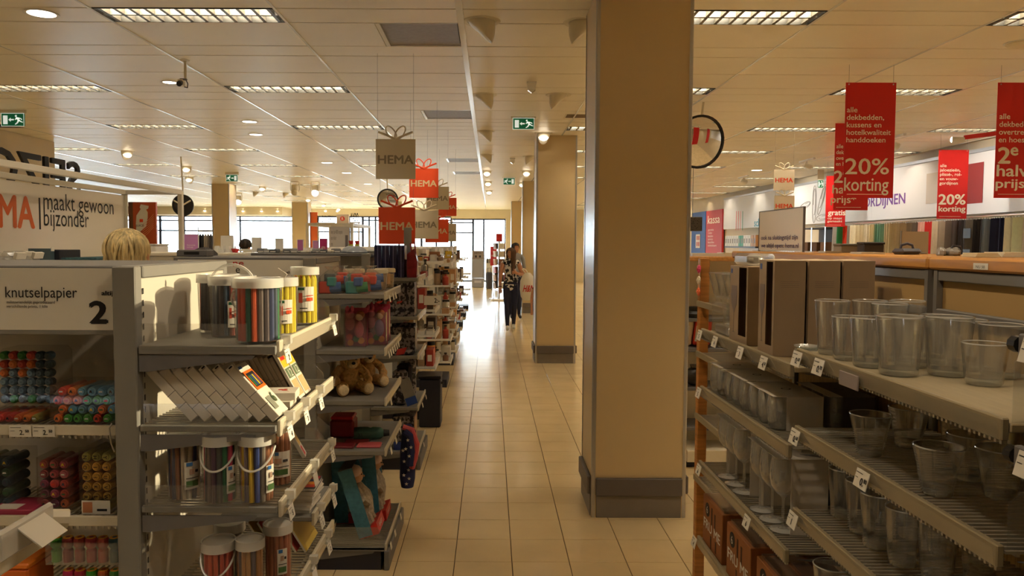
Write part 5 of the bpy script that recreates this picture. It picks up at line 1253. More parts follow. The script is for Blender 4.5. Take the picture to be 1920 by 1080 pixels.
flute_carton('shorter flute carton with a clear pack on top, farthest along the shelf', (.772, 2.255, z), .09, .165, .238)
t = thing('clear_pack', 'crinkled clear plastic pack lying on the shorter flute carton', 'clear pack', (.775, 2.27, z + .2425)); MB().bev(0, 0, 0, .085, .13, .035, .008).build('pack', clear('crinkled_plastic', milk=.18, rough=.12, gain=2.0), t); MB().ball((.04, .06, .017), .028, .04, .014).build('contents', mat('silver_crinkle', (170, 168, 164), .3, .6, bump=.8, nscale=40), t)
t = thing('clear_pack', 'clear glass gift pack at the far end of the top glassware shelf', 'clear pack', (.775, 2.46, z)); MB().bev(0, 0, 0, .15, .17, .125, .006).build('pack', PLAST, t); MB().bev(.01, .01, .001, .14, .16, .03, .004).build('tray', STEEL, t)
for x_, y_ in ((.05, .05), (.05, .12), (.11, .05)): MB().lathe([(.001, .031), (.022, .031), (.028, .10), (.026, .10), (.02, .036), (.001, .036)], 14, c=(x_, y_, 0)).build('glass', GLASS, t, True)
# ---- tumbler six packs on the second far shelf
z = FS[1]
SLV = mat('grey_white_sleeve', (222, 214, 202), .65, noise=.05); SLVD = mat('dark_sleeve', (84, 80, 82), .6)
TP = [(.001, .0), (.026, .0), (.030, .006), (.034, .03), (.0355, .05), (.034, .075), (.031, .092), (.029, .092), (.032, .075), (.0335, .05), (.032, .03), (.028, .01), (.001, .010)]
tpm = MB().lathe(TP, 20).mesh('glass', GLASSP, True)
footm = MB().lathe([(.001, .0022), (.034, .0022), (.0345, .003), (.012, .0066)], 22).mesh('foot', GLASSR, True)  # milky disc paints the whitish gleam of the wine glass foot
tbasem = MB().lathe([(.001, .002), (.025, .002), (.028, .008), (.001, .009)], 18).mesh('base', GLASST, True)
trimm = MB().lathe([(.029, .0915), (.0305, .0928), (.0315, .0915)], 22).mesh('rim', GLASSR, True)  # painted rim highlight of the packed tumblers
wrimm = MB().lathe([(.030, .2045), (.0308, .2057), (.0316, .2045)], 22).mesh('rim', GLASSR, True)  # painted rim highlight of the packed wine glasses
def six_pack(label, loc, gm, gr, h, dark=False, n=3, depth=.10, group='glass six-packs'):
    t = thing('glass_six_pack', label, 'glass pack', loc, group=group)
    L = n * (gr * 2 + .004)
    for i in range(n):
        o = link('glass', gm, t, (gr, gr + i * (2 * gr + .004), 0))
        if h > .15: link('foot', footm, o)
        else: link('base', tbasem, o)
        link('rim', wrimm if h > .15 else trimm, o)

    m = MB(); x0 = gr * 1.15
    m.box(x0, 0, 0, x0 + depth, .0015, h).box(x0, L - .0015, 0, x0 + depth, L, h).box(x0, .0015, h - .0015, x0 + depth, L - .0015, h).box(x0 + depth - .0015, .0015, 0, x0 + depth, L - .0015, h - .0015)
    m.build('sleeve', SLVD if dark else SLV, t)
    MB().box(.004, .001, h, x0, L - .001, h + .0012).build('top_strap', SLV, t)
    MB().lathe([(.010, h + .0014), (.014, h + .0014)], 16, c=(x0 + .04, L / 2, 0)).build('round_mark', INK, t)
    return t
six_pack('tumbler six-pack nearest the shelf joint on the second shelf', (.772, 2.04, z), tpm, .0355, .094)
six_pack('tumbler six-pack behind the first on the second shelf', (.772, 2.275, z), tpm, .0355, .094)
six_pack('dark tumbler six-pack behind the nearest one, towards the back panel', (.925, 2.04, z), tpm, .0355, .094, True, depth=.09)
six_pack('single-row tumbler pack at the far end of the second shelf', (.772, 2.51, z), tpm, .0355, .094, n=2)
# ---- wine glass packs on the third shelf
z = FS[2]
six_pack('wine glass six-pack nearest the shelf joint on the third shelf', (.765, 1.985, z), wgm, .037, .207, depth=.10)
six_pack('wine glass six-pack farther along the third shelf', (.765, 2.30, z), wgm, .037, .207, depth=.10)
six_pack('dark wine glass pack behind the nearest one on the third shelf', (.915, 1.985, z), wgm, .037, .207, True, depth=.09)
# ---- brown boxes with a black 6 on the lowest shelf
BRB = mat('orange_brown_box', (150, 92, 48), .6, noise=.06); z = FS[3]
for i, (ya, yb, l) in enumerate(((2.43, 2.65, 'orange-brown glass box with a black 6, farthest along the lowest shelf'), (2.16, 2.38, 'orange-brown glass box with a black 6, middle of the three'), (1.89, 2.11, 'orange-brown glass box with a black 6, nearest the camera'))):
    t = thing('glass_box', l, 'box', (.765, ya, z), group='orange-brown glass boxes'); L = yb - ya
    MB().bev(0, 0, 0, .20, L, .168, .002).build('box', BRB, t)
    MB().cyl((-.001, L * .75, .128), (.0, L * .75, .128), .024, n=20).build('badge', INK, t); text('6', .016, .026, SLV, t, (-.0016, L * .75 + .008, .115), 'W')
    text('FRU ME', L * .86, .034, PAPER, t, (-.0012, L * .93, .058), 'W', bold=.02)
    for yy, z0, z1 in ((.52, .085, .15), (.36, .085, .14), (.55, .005, .05), (.3, .012, .05)): MB().box(-.0008, L * yy - .006, z0, 0, L * yy + .006, z1).build('dark_stroke', mat('dark_brown_print', (70, 36, 18), .6), t)
    for k_ in range(3): MB().box(.01 + .06 * k_, .01, .169, .058 + .06 * k_, L - .01, .178).build('clear_lid', PLAST, t)
# ---- unit with dessert glasses and a wooden post behind
t = thing('glass_shelving', 'wooden-post shelf with footed dessert glasses beyond the cartons', 'shelving unit', (.93, 2.72, 0), group='glassware shelving right of the aisle')
MB().bev(0, .615, 0, .042, .655, 1.60, .003).build('wooden_post', WOOD, t); MB().box(.16, 0, .1, .17, .65, 1.60).build('back_panel', TANP, t)
for z in (1.405, 1.18, .9, .62):
    wiredeck(.005, .0, .155, .612, z, 'X', .02).build('wire_deck', WIRE, t); MB().bev(-.008, 0, z - .02, .004, .64, z + .006, .002).build('price_rail', RAILR, t)
MB().bev(-.09, .2, .06, .15, .61, .16, .003).build('base_shelf', CREAM, t); MB().box(-.05, .2, 0, .15, .6, .06).build('plinth', NAVY, t)
for i, (x, y) in enumerate(((.976, 3.22), (.976, 3.13), (.976, 3.04), (1.046, 3.175), (1.046, 3.085))):
    t = thing('dessert_glass', 'footed dessert glass, %s' % ['nearest the wooden post in front', 'second from the wooden post in front', 'third from the wooden post in front', 'behind the first one', 'behind the second one'][i], 'dessert glass', (x, y, 1.405), group='footed dessert glasses'); link('glass', cpm, t); MB().lathe([(.038, .134), (.041, .1345), (.0405, .137), (.038, .137)], 24).build('rim', GLASST, t, True)
t = thing('flower_garland', 'garland of pink, white and orange paper flowers on the wooden post', 'garland', (.925, 3.325, 1.44))
MB().cyl((0, 0, 0), (0, 0, .15), .001, n=5).build('cord', PAPER, t)
for zz, c in ((.012, (236, 112, 60)), (.062, (226, 214, 190)), (.112, (226, 70, 120))):
    m = MB()
    for k_ in range(8): a = 2 * PI * k_ / 8; m.ball((-.004, .011 * math.cos(a), zz + .011 * math.sin(a)), .006, .008, .008, 8, 6)
    m.ball((-.008, 0, zz), .007, .008, .008, 8, 6); m.build('flower', col(c), t, True)
# ---- side unit further back
t = thing('side_unit', 'dark shelf unit with bright red goods between the column and the wooden post', 'shelving unit', (1.46, 5.8, 0))
MB().box(0, .05, .1, .5, .07, 1.56).build('back_panel', CREAM, t); MB().bev(-.0, .0, 0, .02, .4, 1.56, .003).build('side_post', GREY, t)
for z in (1.115, .89, .6, .3): MB().bev(0, -.25, z - .025, .5, .05, z, .003).build('shelf', GREYD, t)
MB().bev(-.03, -.28, 1.54, .55, .42, 1.572, .005).build('wooden_cap', WOODH, t); MB().bev(.0, -.3, .05, .45, .0, .14, .004).build('base_shelf', CREAM, t); MB().box(0, -.25, 0, .45, 0, .05).build('plinth', NAVY, t)
for i, (x, c, l) in enumerate(((1.49, (226, 206, 180), 'pale packet left of the bright red one'), (1.56, (236, 70, 56), 'bright red packet beside the wooden post'), (1.63, (226, 80, 60), 'second red packet half behind the wooden post'))):
    t = thing('packet', l, 'packet', (x, 5.66, .898), (0, .12, 0), 'packets'); MB().bev(-.03, 0, 0, .03, .1, .19, .012).build('wrapper', col(c), t); MB().box(-.02, -.001, .03, .0, 0, .15).build('stripe', PAPER, t)
t = thing('black_cups', 'black folded goods on the upper shelf of the dark side unit', 'goods', (1.53, 5.62, 1.115)); MB().lathe([(.001, 0), (.06, 0), (.07, .03), (.05, .05), (.06, .08), (.001, .085)], 14).build('stack', BLACK, t, True); MB().cyl((.05, 0, .04), (.09, 0, .045), .012, n=8).build('lug', CHROME, t)
t = thing('dark_bundle', 'dark wrapped bundle on the lower shelf of the side unit', 'bundle', (1.53, 5.62, .6)); MB().ball((0, 0, .07), .07, .06, .07).build('wrap', mat('dark_foil', (50, 46, 48), .3, noise=.5, nscale=20, bump=.6), t, True); MB().cyl((0, 0, .13), (0, 0, .16), .02, .03, 10).build('knot', mat('dark_foil', (50, 46, 48)), t)

# ---- things on the counter
CX = 1.16; CZ = 1.632
p0 = onx(1423, 470, 1.20); p1 = onx(1505, 470, 1.20); ztop = onx(1505, 389, 1.20).z
t = thing('shop_card', 'grey shop card in a clear stand behind the flute cartons', 'sign', (1.20, p0.y, CZ)); Lc = p0.y - p1.y; Hc = ztop - CZ
CARDG = mat('grey_beige_card', (232, 222, 204), .4)
MB().box(0, -Lc, .004, .004, 0, Hc).build('card', CARDG, t); MB().box(-.002, -Lc - .004, 0, .006, -Lc, Hc + .003).box(-.002, 0, 0, .006, .004, Hc + .003).box(-.002, -Lc, Hc, .006, 0, Hc + .003).build('frame', GREYD, t); MB().box(-.03, -Lc, 0, .04, 0, .004).build('foot', PLAST, t)
VIO = mat('violet_print', (74, 60, 110), .6)
text('ook na sluitingstijd zijn', Lc * .84, Hc * .14, VIO, t, (-.001, -Lc * .06, Hc * .255), 'W', bold=.01); text('we altijd open: hema.nl', Lc * .86, Hc * .14, VIO, t, (-.001, -Lc * .06, Hc * .06), 'W', bold=.01)
for px_, wpx, hpx, X, name, l, cat, kind, c in ((1590, 42, 11, 1.33, 'paper_box', 'grey box on the counter right of the shop card', 'box', 'box', (150, 150, 152)), (1632, 38, 14, 1.36, 'paper_box', 'dark grey box on the counter beside the grey one', 'box', 'box', (70, 70, 78)), (1625, 46, 3, 1.20, 'paper_stack', 'white paper lying on the counter in front of the dark box', 'paper', 'flat', (226, 222, 214)),
          (1715, 50, 36, 1.42, 'blank_sign', 'blank pale sign standing on the counter before the curtains', 'sign', 'sheet', (206, 200, 186)), (1700, 40, 18, 1.26, 'handbag', 'dark grey bag with a handle on the counter', 'bag', 'bag', (76, 76, 90)), (1780, 44, 16, 1.28, 'crumpled_bag', 'crumpled grey plastic bag on the counter', 'bag', 'crumple', (150, 148, 146)), (1838, 46, 7, 1.2, 'paper_stack', 'stack of cream paper on the counter at the right', 'paper', 'flat', (220, 206, 170)), (1890, 60, 8, 1.3, 'paper_stack', 'pale papers at the right edge of the counter', 'paper', 'flat', (226, 220, 200)),
          (1320, 60, 5, 1.3, 'paper_stack', 'white papers on the far left end of the counter', 'paper', 'flat', (226, 220, 208)), (1375, 50, 6, 1.35, 'paper_stack', 'cream papers on the counter left of the shop card', 'paper', 'flat', (224, 214, 190)), (1556, 34, 3, 1.2, 'paper_stack', 'thin clear folder on the counter just right of the shop card', 'paper', 'flat', (210, 206, 196))):
    b = onx(px_, 476, X) if px_ > 1380 or X < 1.25 else at(px_, 478, 5.75); X = b.x; k = b.y / F; w_ = wpx * k; h = hpx * k * 1.15
    t = thing(name, l, cat, (X, b.y, CZ if b.y < 5 else 1.572))
    if kind == 'box': MB().bev(-w_ / 2, -w_ * .35, 0, w_ / 2, w_ * .35, h, .003).build('body', col(c), t); MB().bev(-w_ / 2 - .002, -w_ * .35 - .002, h, w_ / 2 + .002, w_ * .35 + .002, h + .008, .002).build('lid', col([x * .8 for x in c] and tuple(int(x * .8) for x in c)), t)
    elif kind == 'flat':
        for q in range(3): MB().box(-w_ / 2 + .002 * q, -w_ * .5, h * q / 3, w_ / 2 - .003 * q, w_ * .45, h * (q + .9) / 3).build('sheet', col(c), t)
    elif kind == 'sheet': MB().box(-w_ / 2, 0, 0, w_ / 2, .004, h).build('board', col(c), t); MB().bev(-w_ / 2 - .003, -.002, 0, -w_ / 2, .006, h + .003, .0008).build('edge', GREY, t); MB().bev(-.03, -.02, 0, .03, .03, .004, .001).build('foot', GREY, t)
    elif kind == 'bag': MB().bev(-w_ / 2, -.03, 0, w_ / 2, .03, h * .55, .008).build('body', col(c), t); MB().tube([(-w_ * .3, 0, h * .5), (-w_ * .25, 0, h * .85), (0, 0, h), (w_ * .25, 0, h * .85), (w_ * .3, 0, h * .5)], .004, 6).build('handle', col(c), t, True)
    else:
        rr = random.Random(5); m = MB(); 
        for q in range(7): m.ball((rr.uniform(-.4, .4) * w_, rr.uniform(-.02, .02), h * .3), w_ * .16, .02, h * rr.uniform(.25, .6), 7, 5)
        m.build('folds', mat('crumpled_plastic', c, .25, bump=.6, nscale=30), t); MB().tube([(0, 0, h * .5), (.01, 0, h), (.03, 0, h * .9), (.035, 0, h * .4)], .003).build('handle', col((60, 60, 70)), t)
# ================================================================== SIGNS AND DEVICES ON THE CEILING
EXG = mat('exit_sign_green', (20, 110, 70), .4, emit=.12); EXW = mat('exit_sign_white', (226, 236, 226), .4, emit=.35)
def exit_sign(px0, py0, px1, py1, Y, label, right=False, face='S'):
    a = at(px0, py1, Y); b = at(px1, py0, Y); w_ = b.x - a.x; h = b.z - a.z
    t = thing('exit_sign', label, 'exit sign', (a.x, Y, a.z), group='green exit signs')
    MB().bev(0, 0, 0, w_, .03, h, .004).build('body', EXG, t)
    MB().box(-.004, -.002, -.004, w_ + .004, .0, .0).box(-.004, -.002, h, w_ + .004, 0, h + .004).box(-.004, -.002, 0, 0, 0, h).box(w_, -.002, 0, w_ + .004, 0, h).build('edge_frame', EXW, t)
    MB().box(-w_ * .1, .005, h + .001, w_ * 1.1, .025, max(h + .012, CEIL - a.z)).build('ceiling_bracket', CREAM, t)
    fx = (lambda x: w_ - x) if right else (lambda x: x)
    def poly(n, pts, m=EXW): MB().prism([(fx(x * w_), z_ * h) for x, z_ in pts], .0015, R(0, -.003, 0)).build(n, m, t)
    poly('door_mark', [(.08, .14), (.28, .14), (.28, .84), (.08, .84)])
    poly('arrow', [(.32, .5), (.42, .66), (.42, .56), (.56, .56), (.56, .45), (.42, .45), (.42, .34)])
    MB().cyl((fx(.66 * w_), -.003, .80 * h), (fx(.66 * w_), -.0015, .80 * h), .085 * h, n=12).build('runner_head', EXW, t)
    poly('runner_body', [(.66, .70), (.78, .68), (.84, .40), (.74, .38)]); poly('runner_arm', [(.68, .70), (.60, .52), (.64, .48), (.74, .64)]); poly('runner_arm', [(.78, .68), (.90, .62), (.94, .50), (.90, .48), (.87, .56), (.77, .58)])
    poly('runner_leg', [(.74, .42), (.68, .26), (.60, .14), (.64, .10), (.74, .22), (.80, .40)]); poly('runner_leg', [(.78, .42), (.86, .32), (.96, .26), (.97, .33), (.89, .38), (.84, .46)])
exit_sign(3, 213, 44, 236, 8.6, 'green exit sign at the left edge with an arrow to the left')
exit_sign(962, 222, 1001, 242, 8.9, 'green exit sign above the aisle with an arrow to the left')
exit_sign(424, 328, 445, 340, 16.0, 'green exit sign above the left window column, arrow to the right', True)
exit_sign(944, 334, 965, 346, 17.0, 'small green exit sign far down the aisle, arrow to the right', True)
exit_sign(737, 404, 752, 412, 27.0, 'tiny green exit sign above the far shop windows', True)
exit_sign(1534, 338, 1544, 352, 15.0, 'small green exit sign behind the red banners')

MIRR = mat('convex_mirror', (235, 235, 235), .02, 1.0)
def convex_mirror(px, py, rpx, Y, label, yaw=0.0, tilt=.22, back=False):
    c = at(px, py, Y); r = rpx * Y / F
    t = thing('convex_mirror', label, 'mirror', c, (tilt, 0, yaw), 'round ceiling mirrors')
    n = 8; pr = [(.001 + r * i / n, -(.16 * r) * (1 - (i / n) ** 2)) for i in range(n + 1)]
    Mx = R(0, 0, 0, -PI / 2, 0, 0)
    MB().lathe([(x, -z_) for x, z_ in pr], 32, M=R(0, 0, 0, PI / 2, 0, 0)).build('mirror_dome', MIRR if not back else BLACK, t, True)
    MB().lathe([(r, -.012), (r + .02, -.012), (r + .02, .012), (r, .012), (r, -.012)], 32, M=R(0, 0, 0, PI / 2, 0, 0)).build('rim', BLACK, t, True)
    MB().lathe([(.001, -.02), (r, -.012)], 24, M=R(0, 0, 0, PI / 2, 0, 0)).build('back_shell', BLACK, t, True)
    if back:
        for k_ in range(3): a = 2 * PI * k_ / 3 + PI / 6; MB().cyl((0, -.17 * r, 0), (r * math.cos(a), -.02, r * math.sin(a)), .014, n=6).build('spoke', CREAM, t)
    MB().cyl((0, .03, r * .9), (0, .03, (CEIL - c.z) / math.cos(tilt) - .03), .012, n=8).build('hanger', CREAM, t)
    return t
convex_mirror(1312, 266, 46, 7.9, 'round convex mirror half behind the nearest column', .25)
convex_mirror(727, 374, 18, 13.0, 'small convex mirror behind the bow of the low orange gift sign', -.1)
convex_mirror(343, 385, 18, 13.0, 'black back of a round mirror with three spokes, behind the white frame corner', 0, .1, back=True)
# security camera
p = onz(347, 113, CEIL); b = at(338, 157, p.y)
t = thing('security_camera', 'security camera on a ceiling stem at the upper left', 'camera', (p.x, p.y, CEIL)); dz = b.z - CEIL
MB().lathe([(.001, -.006), (.035, -.006), (.04, 0)], 14).build('base', CREAM, t, True); MB().cyl((0, 0, 0), (0, 0, dz + .04), .011, n=8).build('stem', CREAM, t)
MB().bev(-.045, -.01, dz + .028, .012, .014, dz + .042, .003).build('bracket', GREYD, t); MB().bev(-.055, -.04, dz - .02, -.01, .05, dz + .028, .006, M=R(0, 0, 0, 0, 0, .2)).build('housing', CREAM, t); MB().cyl((-.025, -.04, dz - .0), (-.018, -.085, dz - .018), .022, n=14).build('lens', BLACK, t, True)
MB().tube([(0, 0, dz + .04), (.02, 0, dz), (.012, .01, dz - .03), (-.02, .03, dz - .02)], .004).build('cable', BLACK, t, True)
downlight(318, 154, 'glowing downlight right behind the security camera', .06)
for px_, py_, l in ((997, 153, 'chrome wedge sensor on the ceiling above the aisle'), (961, 296, 'small chrome sensor farther down the aisle ceiling')):
    p = onz(px_, py_, CEIL); t = thing('ceiling_sensor', l, 'sensor', (p.x, p.y, CEIL), group='chrome sensors'); MB().prism([(-.045, 0), (.045, 0), (.035, -.075), (.0, -.10), (-.035, -.075)], .05).build('body', CHROME, t); MB().box(-.045, -.004, -.012, .045, .054, 0).build('base', WHITE, t)
p = onz(1085, 218, CEIL); t = thing('air_grille', 'small dark slatted air grille beside the nearest column', 'air grille', (p.x - .15, p.y - .15, CEIL)); 
for k_ in range(7): MB().box(.0, .02 + k_ * .035, -.004, .3, .036 + k_ * .035, .0).build('slat', mat('grille_brown', (110, 90, 66), .5), t)
MB().box(-.02, -.0, -.006, .0, .28, 0).box(.3, 0, -.006, .32, .28, 0).build('frame', CREAM, t)
SB_ = [(330, 368), (383, 369), (455, 391), (490, 392), (520, 395), (610, 399), (632, 401)]
for n, (px_, py_) in enumerate(SB_):
    p = at(px_, py_, Y1 - 1.64); t = thing('wall_washer', 'small glowing lamp on the soffit over the shop windows, %s from the left' % ORD[n], 'lamp', (p.x, Y1 - 1.62, 2.98), group='soffit lamps'); MB().lathe([(.03, .06), (.07, 0), (.06, 0), (.02, .05)], 12).build('shade', CREAM, t, True); MB().ball((0, 0, .01), .045).build('bulb', GLOW, t, True)

# ================================================================== RED SALE BANNERS
RB = mat('red_banner', (214, 26, 26), .45); RBT = mat('banner_print', (255, 246, 232), .5)
def banner(label, px0, py0, px1, py1, Y, texts, tilt=0.0):
    a = at(px0, py1, Y); b = at(px1, py0, Y); w_ = b.x - a.x; h = b.z - a.z
    t = thing('sale_banner', label, 'banner', (a.x, Y, a.z), group='red sale banners')
    MB().bev(0, 0, 0, w_, .003, h, .0008).build('board', RB, t)
    for x in (w_ * .06, w_ * .94): MB().cyl((x, .0015, h), (x, .0015, CEIL - a.z), .0012, n=5).build('string', GREYD, t); MB().cyl((x, -.002, h - .015), (x, .004, h - .015), .006, n=8).build('eyelet', STEEL, t)
    k = Y / F
    for body, x0, y0, x1, y1, bold in texts:
        q = at(x0, y1, Y); text(body, (x1 - x0) * k, (y1 - y0) * k, RBT, t, (q.x - a.x, -.001, q.z - a.z), bold=bold)
    MB().box(w_ * .08, -.0012, h * .03, w_ * .8, -.0008, h * .034).build('fine_print', RBT, t)
    return t
banner('large red banner for duvets with 20% korting, nearest of all', 1580, 155, 1681, 371, 6.3, [('alle\ndekbedden,\nkussens en\nhotelkwaliteit\nhanddoeken', 1586, 202, 1669, 267, .012), ('20%', 1584, 297, 1666, 327, .012), ('korting', 1582, 333, 1665, 366, .012)])
banner('large red banner cut by the right picture edge', 1863, 155, 1966, 371, 6.3, [('alle\ndekbed-\novertrekken\nen hoeslakens', 1872, 214, 1958, 267, .012), ('2', 1870, 276, 1894, 307, .03), ('e', 1894, 276, 1909, 292, .03), ('halve', 1868, 309, 1944, 331, .02), ('prijs*', 1866, 334, 1935, 358, .02)])
banner('smaller red banner for blinds hung in front of the curtains', 1756, 281, 1817, 410, 10.2, [('alle\njaloezieën,\nplissé-, rol-\nen vouw-\ngordijnen', 1761, 308, 1802, 348, .012), ('20%', 1759, 364, 1810, 384, .03), ('korting', 1759, 386, 1810, 400, .035)])
banner('red banner half hidden behind the large duvet banner', 1562, 225, 1632, 394, 9.3, [('alle\ndekbed-\novertrekken\nen hoeslakens', 1567, 271, 1622, 311, .012), ('2', 1563, 320, 1580, 343, .03), ('e', 1580, 320, 1590, 331, .03), ('halve', 1560, 347, 1612, 363, .02), ('prijs*', 1557, 366, 1605, 385, .02)])
banner('small red banner reading gratis, lowest and farthest', 1547, 330, 1587, 425, 13.6, [('gratis', 1552, 394, 1585, 407, .03), ('op maat\ngemaakt', 1551, 408, 1579, 418, .015)])

# ================================================================== RIGHT WALL
XW = 6.96
ztop = onx(1820, 290, XW).z; zbot = onx(1920, 396, XW).z; yfar = onx(1360, 400, XW).y
HDR = mat('white_header_board', (222, 224, 230), .5)
t = thing('header_board', 'long white header board above the curtains on the right wall', 'header board', (XW, yfar, zbot)); HH = ztop - zbot; LL = yfar - 5.0
for k_ in range(4): MB().box(-.05, -LL * (k_ + 1) / 4 + .003, 0, .03, -LL * k_ / 4, HH).build('board', HDR, t)
MB().box(-.07, -LL, HH + .002, .03, 0, HH + .05).build('top_rail', STEEL, t)
def hp(px, py): q = onx(px, py, XW - .052); return (-.0525, q.y - yfar, q.z - zbot)
PUR = mat('purple_print', (110, 60, 150), .5)
q0 = hp(1697, 388); q1 = hp(1697, 361); Lt = 1.62
text('GORDIJNEN', Lt, q1[2] - q0[2], PUR, t, (q0[0], q0[1] + Lt, q0[2]), 'W', bold=.02)
q0 = hp(1414, 425); text('school', .9, .2, mat('teal_print', (60, 160, 190), .5), t, q0, 'W', bold=.02)
for px_, c in ((1380, (220, 80, 110)), (1384, (220, 80, 110)), (1388, (226, 150, 160)), (1392, (40, 150, 120))):
    a = hp(px_, 432); b = hp(px_, 396); MB().box(a[0] - .002, a[1] - .02, a[2], a[0], a[1] + .02, b[2]).build('pencil_print', col(c), t)
def clipshape(px, py, s_, rot):
    a = hp(px, py); m = MB(); pts = []
    for q in range(25): u = 2 * PI * q / 24; pts.append((0, .1 * s_ * math.cos(u), .34 * s_ * math.sin(u) + (.1 * s_ if math.sin(u) > 0 else -.1 * s_)))
    m.tube(pts, .006, 5); m.tube([(p_[0], p_[1] * .55, p_[2] * .7 + .05) for p_ in pts[:20]], .006, 5); m.build('paper_clip_print', mat('clip_grey', (150, 150, 156), .5), t, loc=(a[0], a[1], a[2]), rot=(rot, 0, 0))
clipshape(1510, 385, .6, 1.4); clipshape(1527, 383, .9, 0); clipshape(1541, 374, .8, .5); clipshape(1541, 408, .6, 1.5)
a = hp(1842, 380); b = hp(1816, 308); MB().box(a[0] - .003, a[1], a[2], a[0], b[1], b[2]).build('red_cushion_print', mat('dull_red_print', (150, 44, 44), .6), t)
a = hp(1763, 380); b = hp(1738, 326); MB().box(a[0] - .003, a[1], a[2], a[0], b[1], b[2]).build('grey_cushion_print', col((196, 188, 180)), t)
# lamp bar above
for px_, py_, l in ((1795, 262, 'white track lamp above the blinds banner'), (1795 - 335, 318 + 5, 'small white track lamp left of the far header'), (1545, 318, 'white track lamp near the hidden exit sign')):
    pass
p = at(1785, 262, 9.2); t = thing('track_lamp', 'bright track lamp with a long red and white arm above the blinds banner', 'lamp', (p.x, 9.2, p.z)); MB().cyl((0, 0, 0), (.12, -.05, -.005), .035, .03, 12).build('head', WHITE, t, True); MB().lathe([(.001, 0), (.033, 0)], 12, M=R(-.001, 0, 0, 0, -PI / 2, 0)).build('lens', GLOW, t); MB().box(.12, -.06, -.02, .9, -.03, .03, M=R(0, 0, 0, 0, -.12, -.15)).build('arm', REDP, t); MB().cyl((.5, -.1, .06), (.5, -.1, CEIL - p.z), .01, n=6).build('hanger', WHITE, t)
# curtains on a rail
XC = 6.45
zr = onx(1920, 402, XC).z
t = thing('curtain_rail', 'long grey curtain rail with clips under the header board', 'rail', (XC, 15.0, zr)); MB().cyl((0, 0, 0), (0, -9.0, 0), .015, n=8).build('rail', STEEL, t)
for k_ in range(6): MB().cyl((0, -.2 - k_ * 1.7, 0), (XW - XC - .055, -.2 - k_ * 1.7, .03), .012, n=6).build('wall_arm', STEEL, t)
CUR = [(1562, 1571, (176, 172, 168), 'grey'), (1571, 1582, (50, 150, 100), 'green'), (1583, 1592, (214, 66, 40), 'orange-red'), (1592, 1597, (150, 146, 138), 'thin grey'), (1597, 1609, (222, 212, 184), 'cream'), (1609, 1621, (216, 204, 172), 'ecru'), (1621, 1632, (224, 216, 196), 'off-white'), (1632, 1642, (206, 190, 150), 'sand'), (1642, 1652, (110, 156, 134), 'sage green'), (1652, 1661, (120, 166, 146), 'pale green'), (1661, 1675, (204, 192, 162), 'oatmeal'), (1675, 1689, (196, 182, 152), 'beige'), (1689, 1701, (180, 162, 130), 'dark beige'), (1701, 1712, (140, 124, 100), 'taupe'), (1712, 1723, (120, 108, 96), 'brown-grey'), (1723, 1737, (222, 170, 156), 'pale pink'), (1737, 1752, (196, 44, 40), 'deep red'), (1752, 1762, (204, 188, 160), 'light sand'), (1762, 1774, (160, 146, 126), 'mushroom'), (1774, 1787, (110, 98, 86), 'umber'), (1787, 1800, (90, 82, 78), 'dark taupe'), (1800, 1814, (60, 56, 58), 'charcoal'), (1814, 1829, (130, 124, 118), 'grey-striped'), (1829, 1846, (44, 42, 46), 'black'), (1846, 1859, (120, 132, 144), 'blue-grey'), (1859, 1872, (44, 54, 92), 'navy'), (1872, 1886, (36, 44, 80), 'dark navy'), (1886, 1902, (226, 224, 206), 'white'), (1902, 1922, (214, 220, 196), 'greenish white'), (1922, 1945, (200, 196, 184), 'stone')]
for n, (xa, xb, c, nm) in enumerate(CUR):
    ya = onx(xa, 430, XC).y; yb = onx(xb, 430, XC).y; L = ya - yb
    t = thing('curtain', '%s sample curtain hanging on the long rail' % nm, 'curtain', (XC, ya, zr - .03), group='sample curtains'); H = zr - .03 - .35
    m = MB(); vs = []; fs = []; K = 12; J = 6; rr = random.Random(n)
    for j in range(J + 1):
        for i in range(K + 1):
            u = i / K; v = j / J; amp = (.03 + .035 * v) ; vs.append((-.01 + amp * math.sin(u * PI * (5 + n % 3) + rr.random() * .25 + n), -L * (.03 + .94 * u) + .02 * math.sin(n) * v * 0, -H * v))
    for j in range(J):
        for i in range(K): fs.append((j * (K + 1) + i, j * (K + 1) + i + 1, (j + 1) * (K + 1) + i + 1, (j + 1) * (K + 1) + i))
    mt = mat('curtain_' + nm.replace(' ', '_').replace('-', '_'), c, .85, noise=.06, nscale=20)
    me = MB().add(vs, fs).mesh('cloth', mt, True); link('cloth', me, t)
    if 'striped' in nm:
        for k_ in range(4): MB().box(-.06, -L * .96, -.25 - k_ * .28, -.055, -L * .04, -.12 - k_ * .28).build('stripe', BLACK, t)
    for f_ in (.15, .5, .85): MB().box(-.012, -L * f_ - .012, -.01, .012, -L * f_ + .012, .0135).build('clip', mat('pale_clip', (190, 190, 186), .4), t)
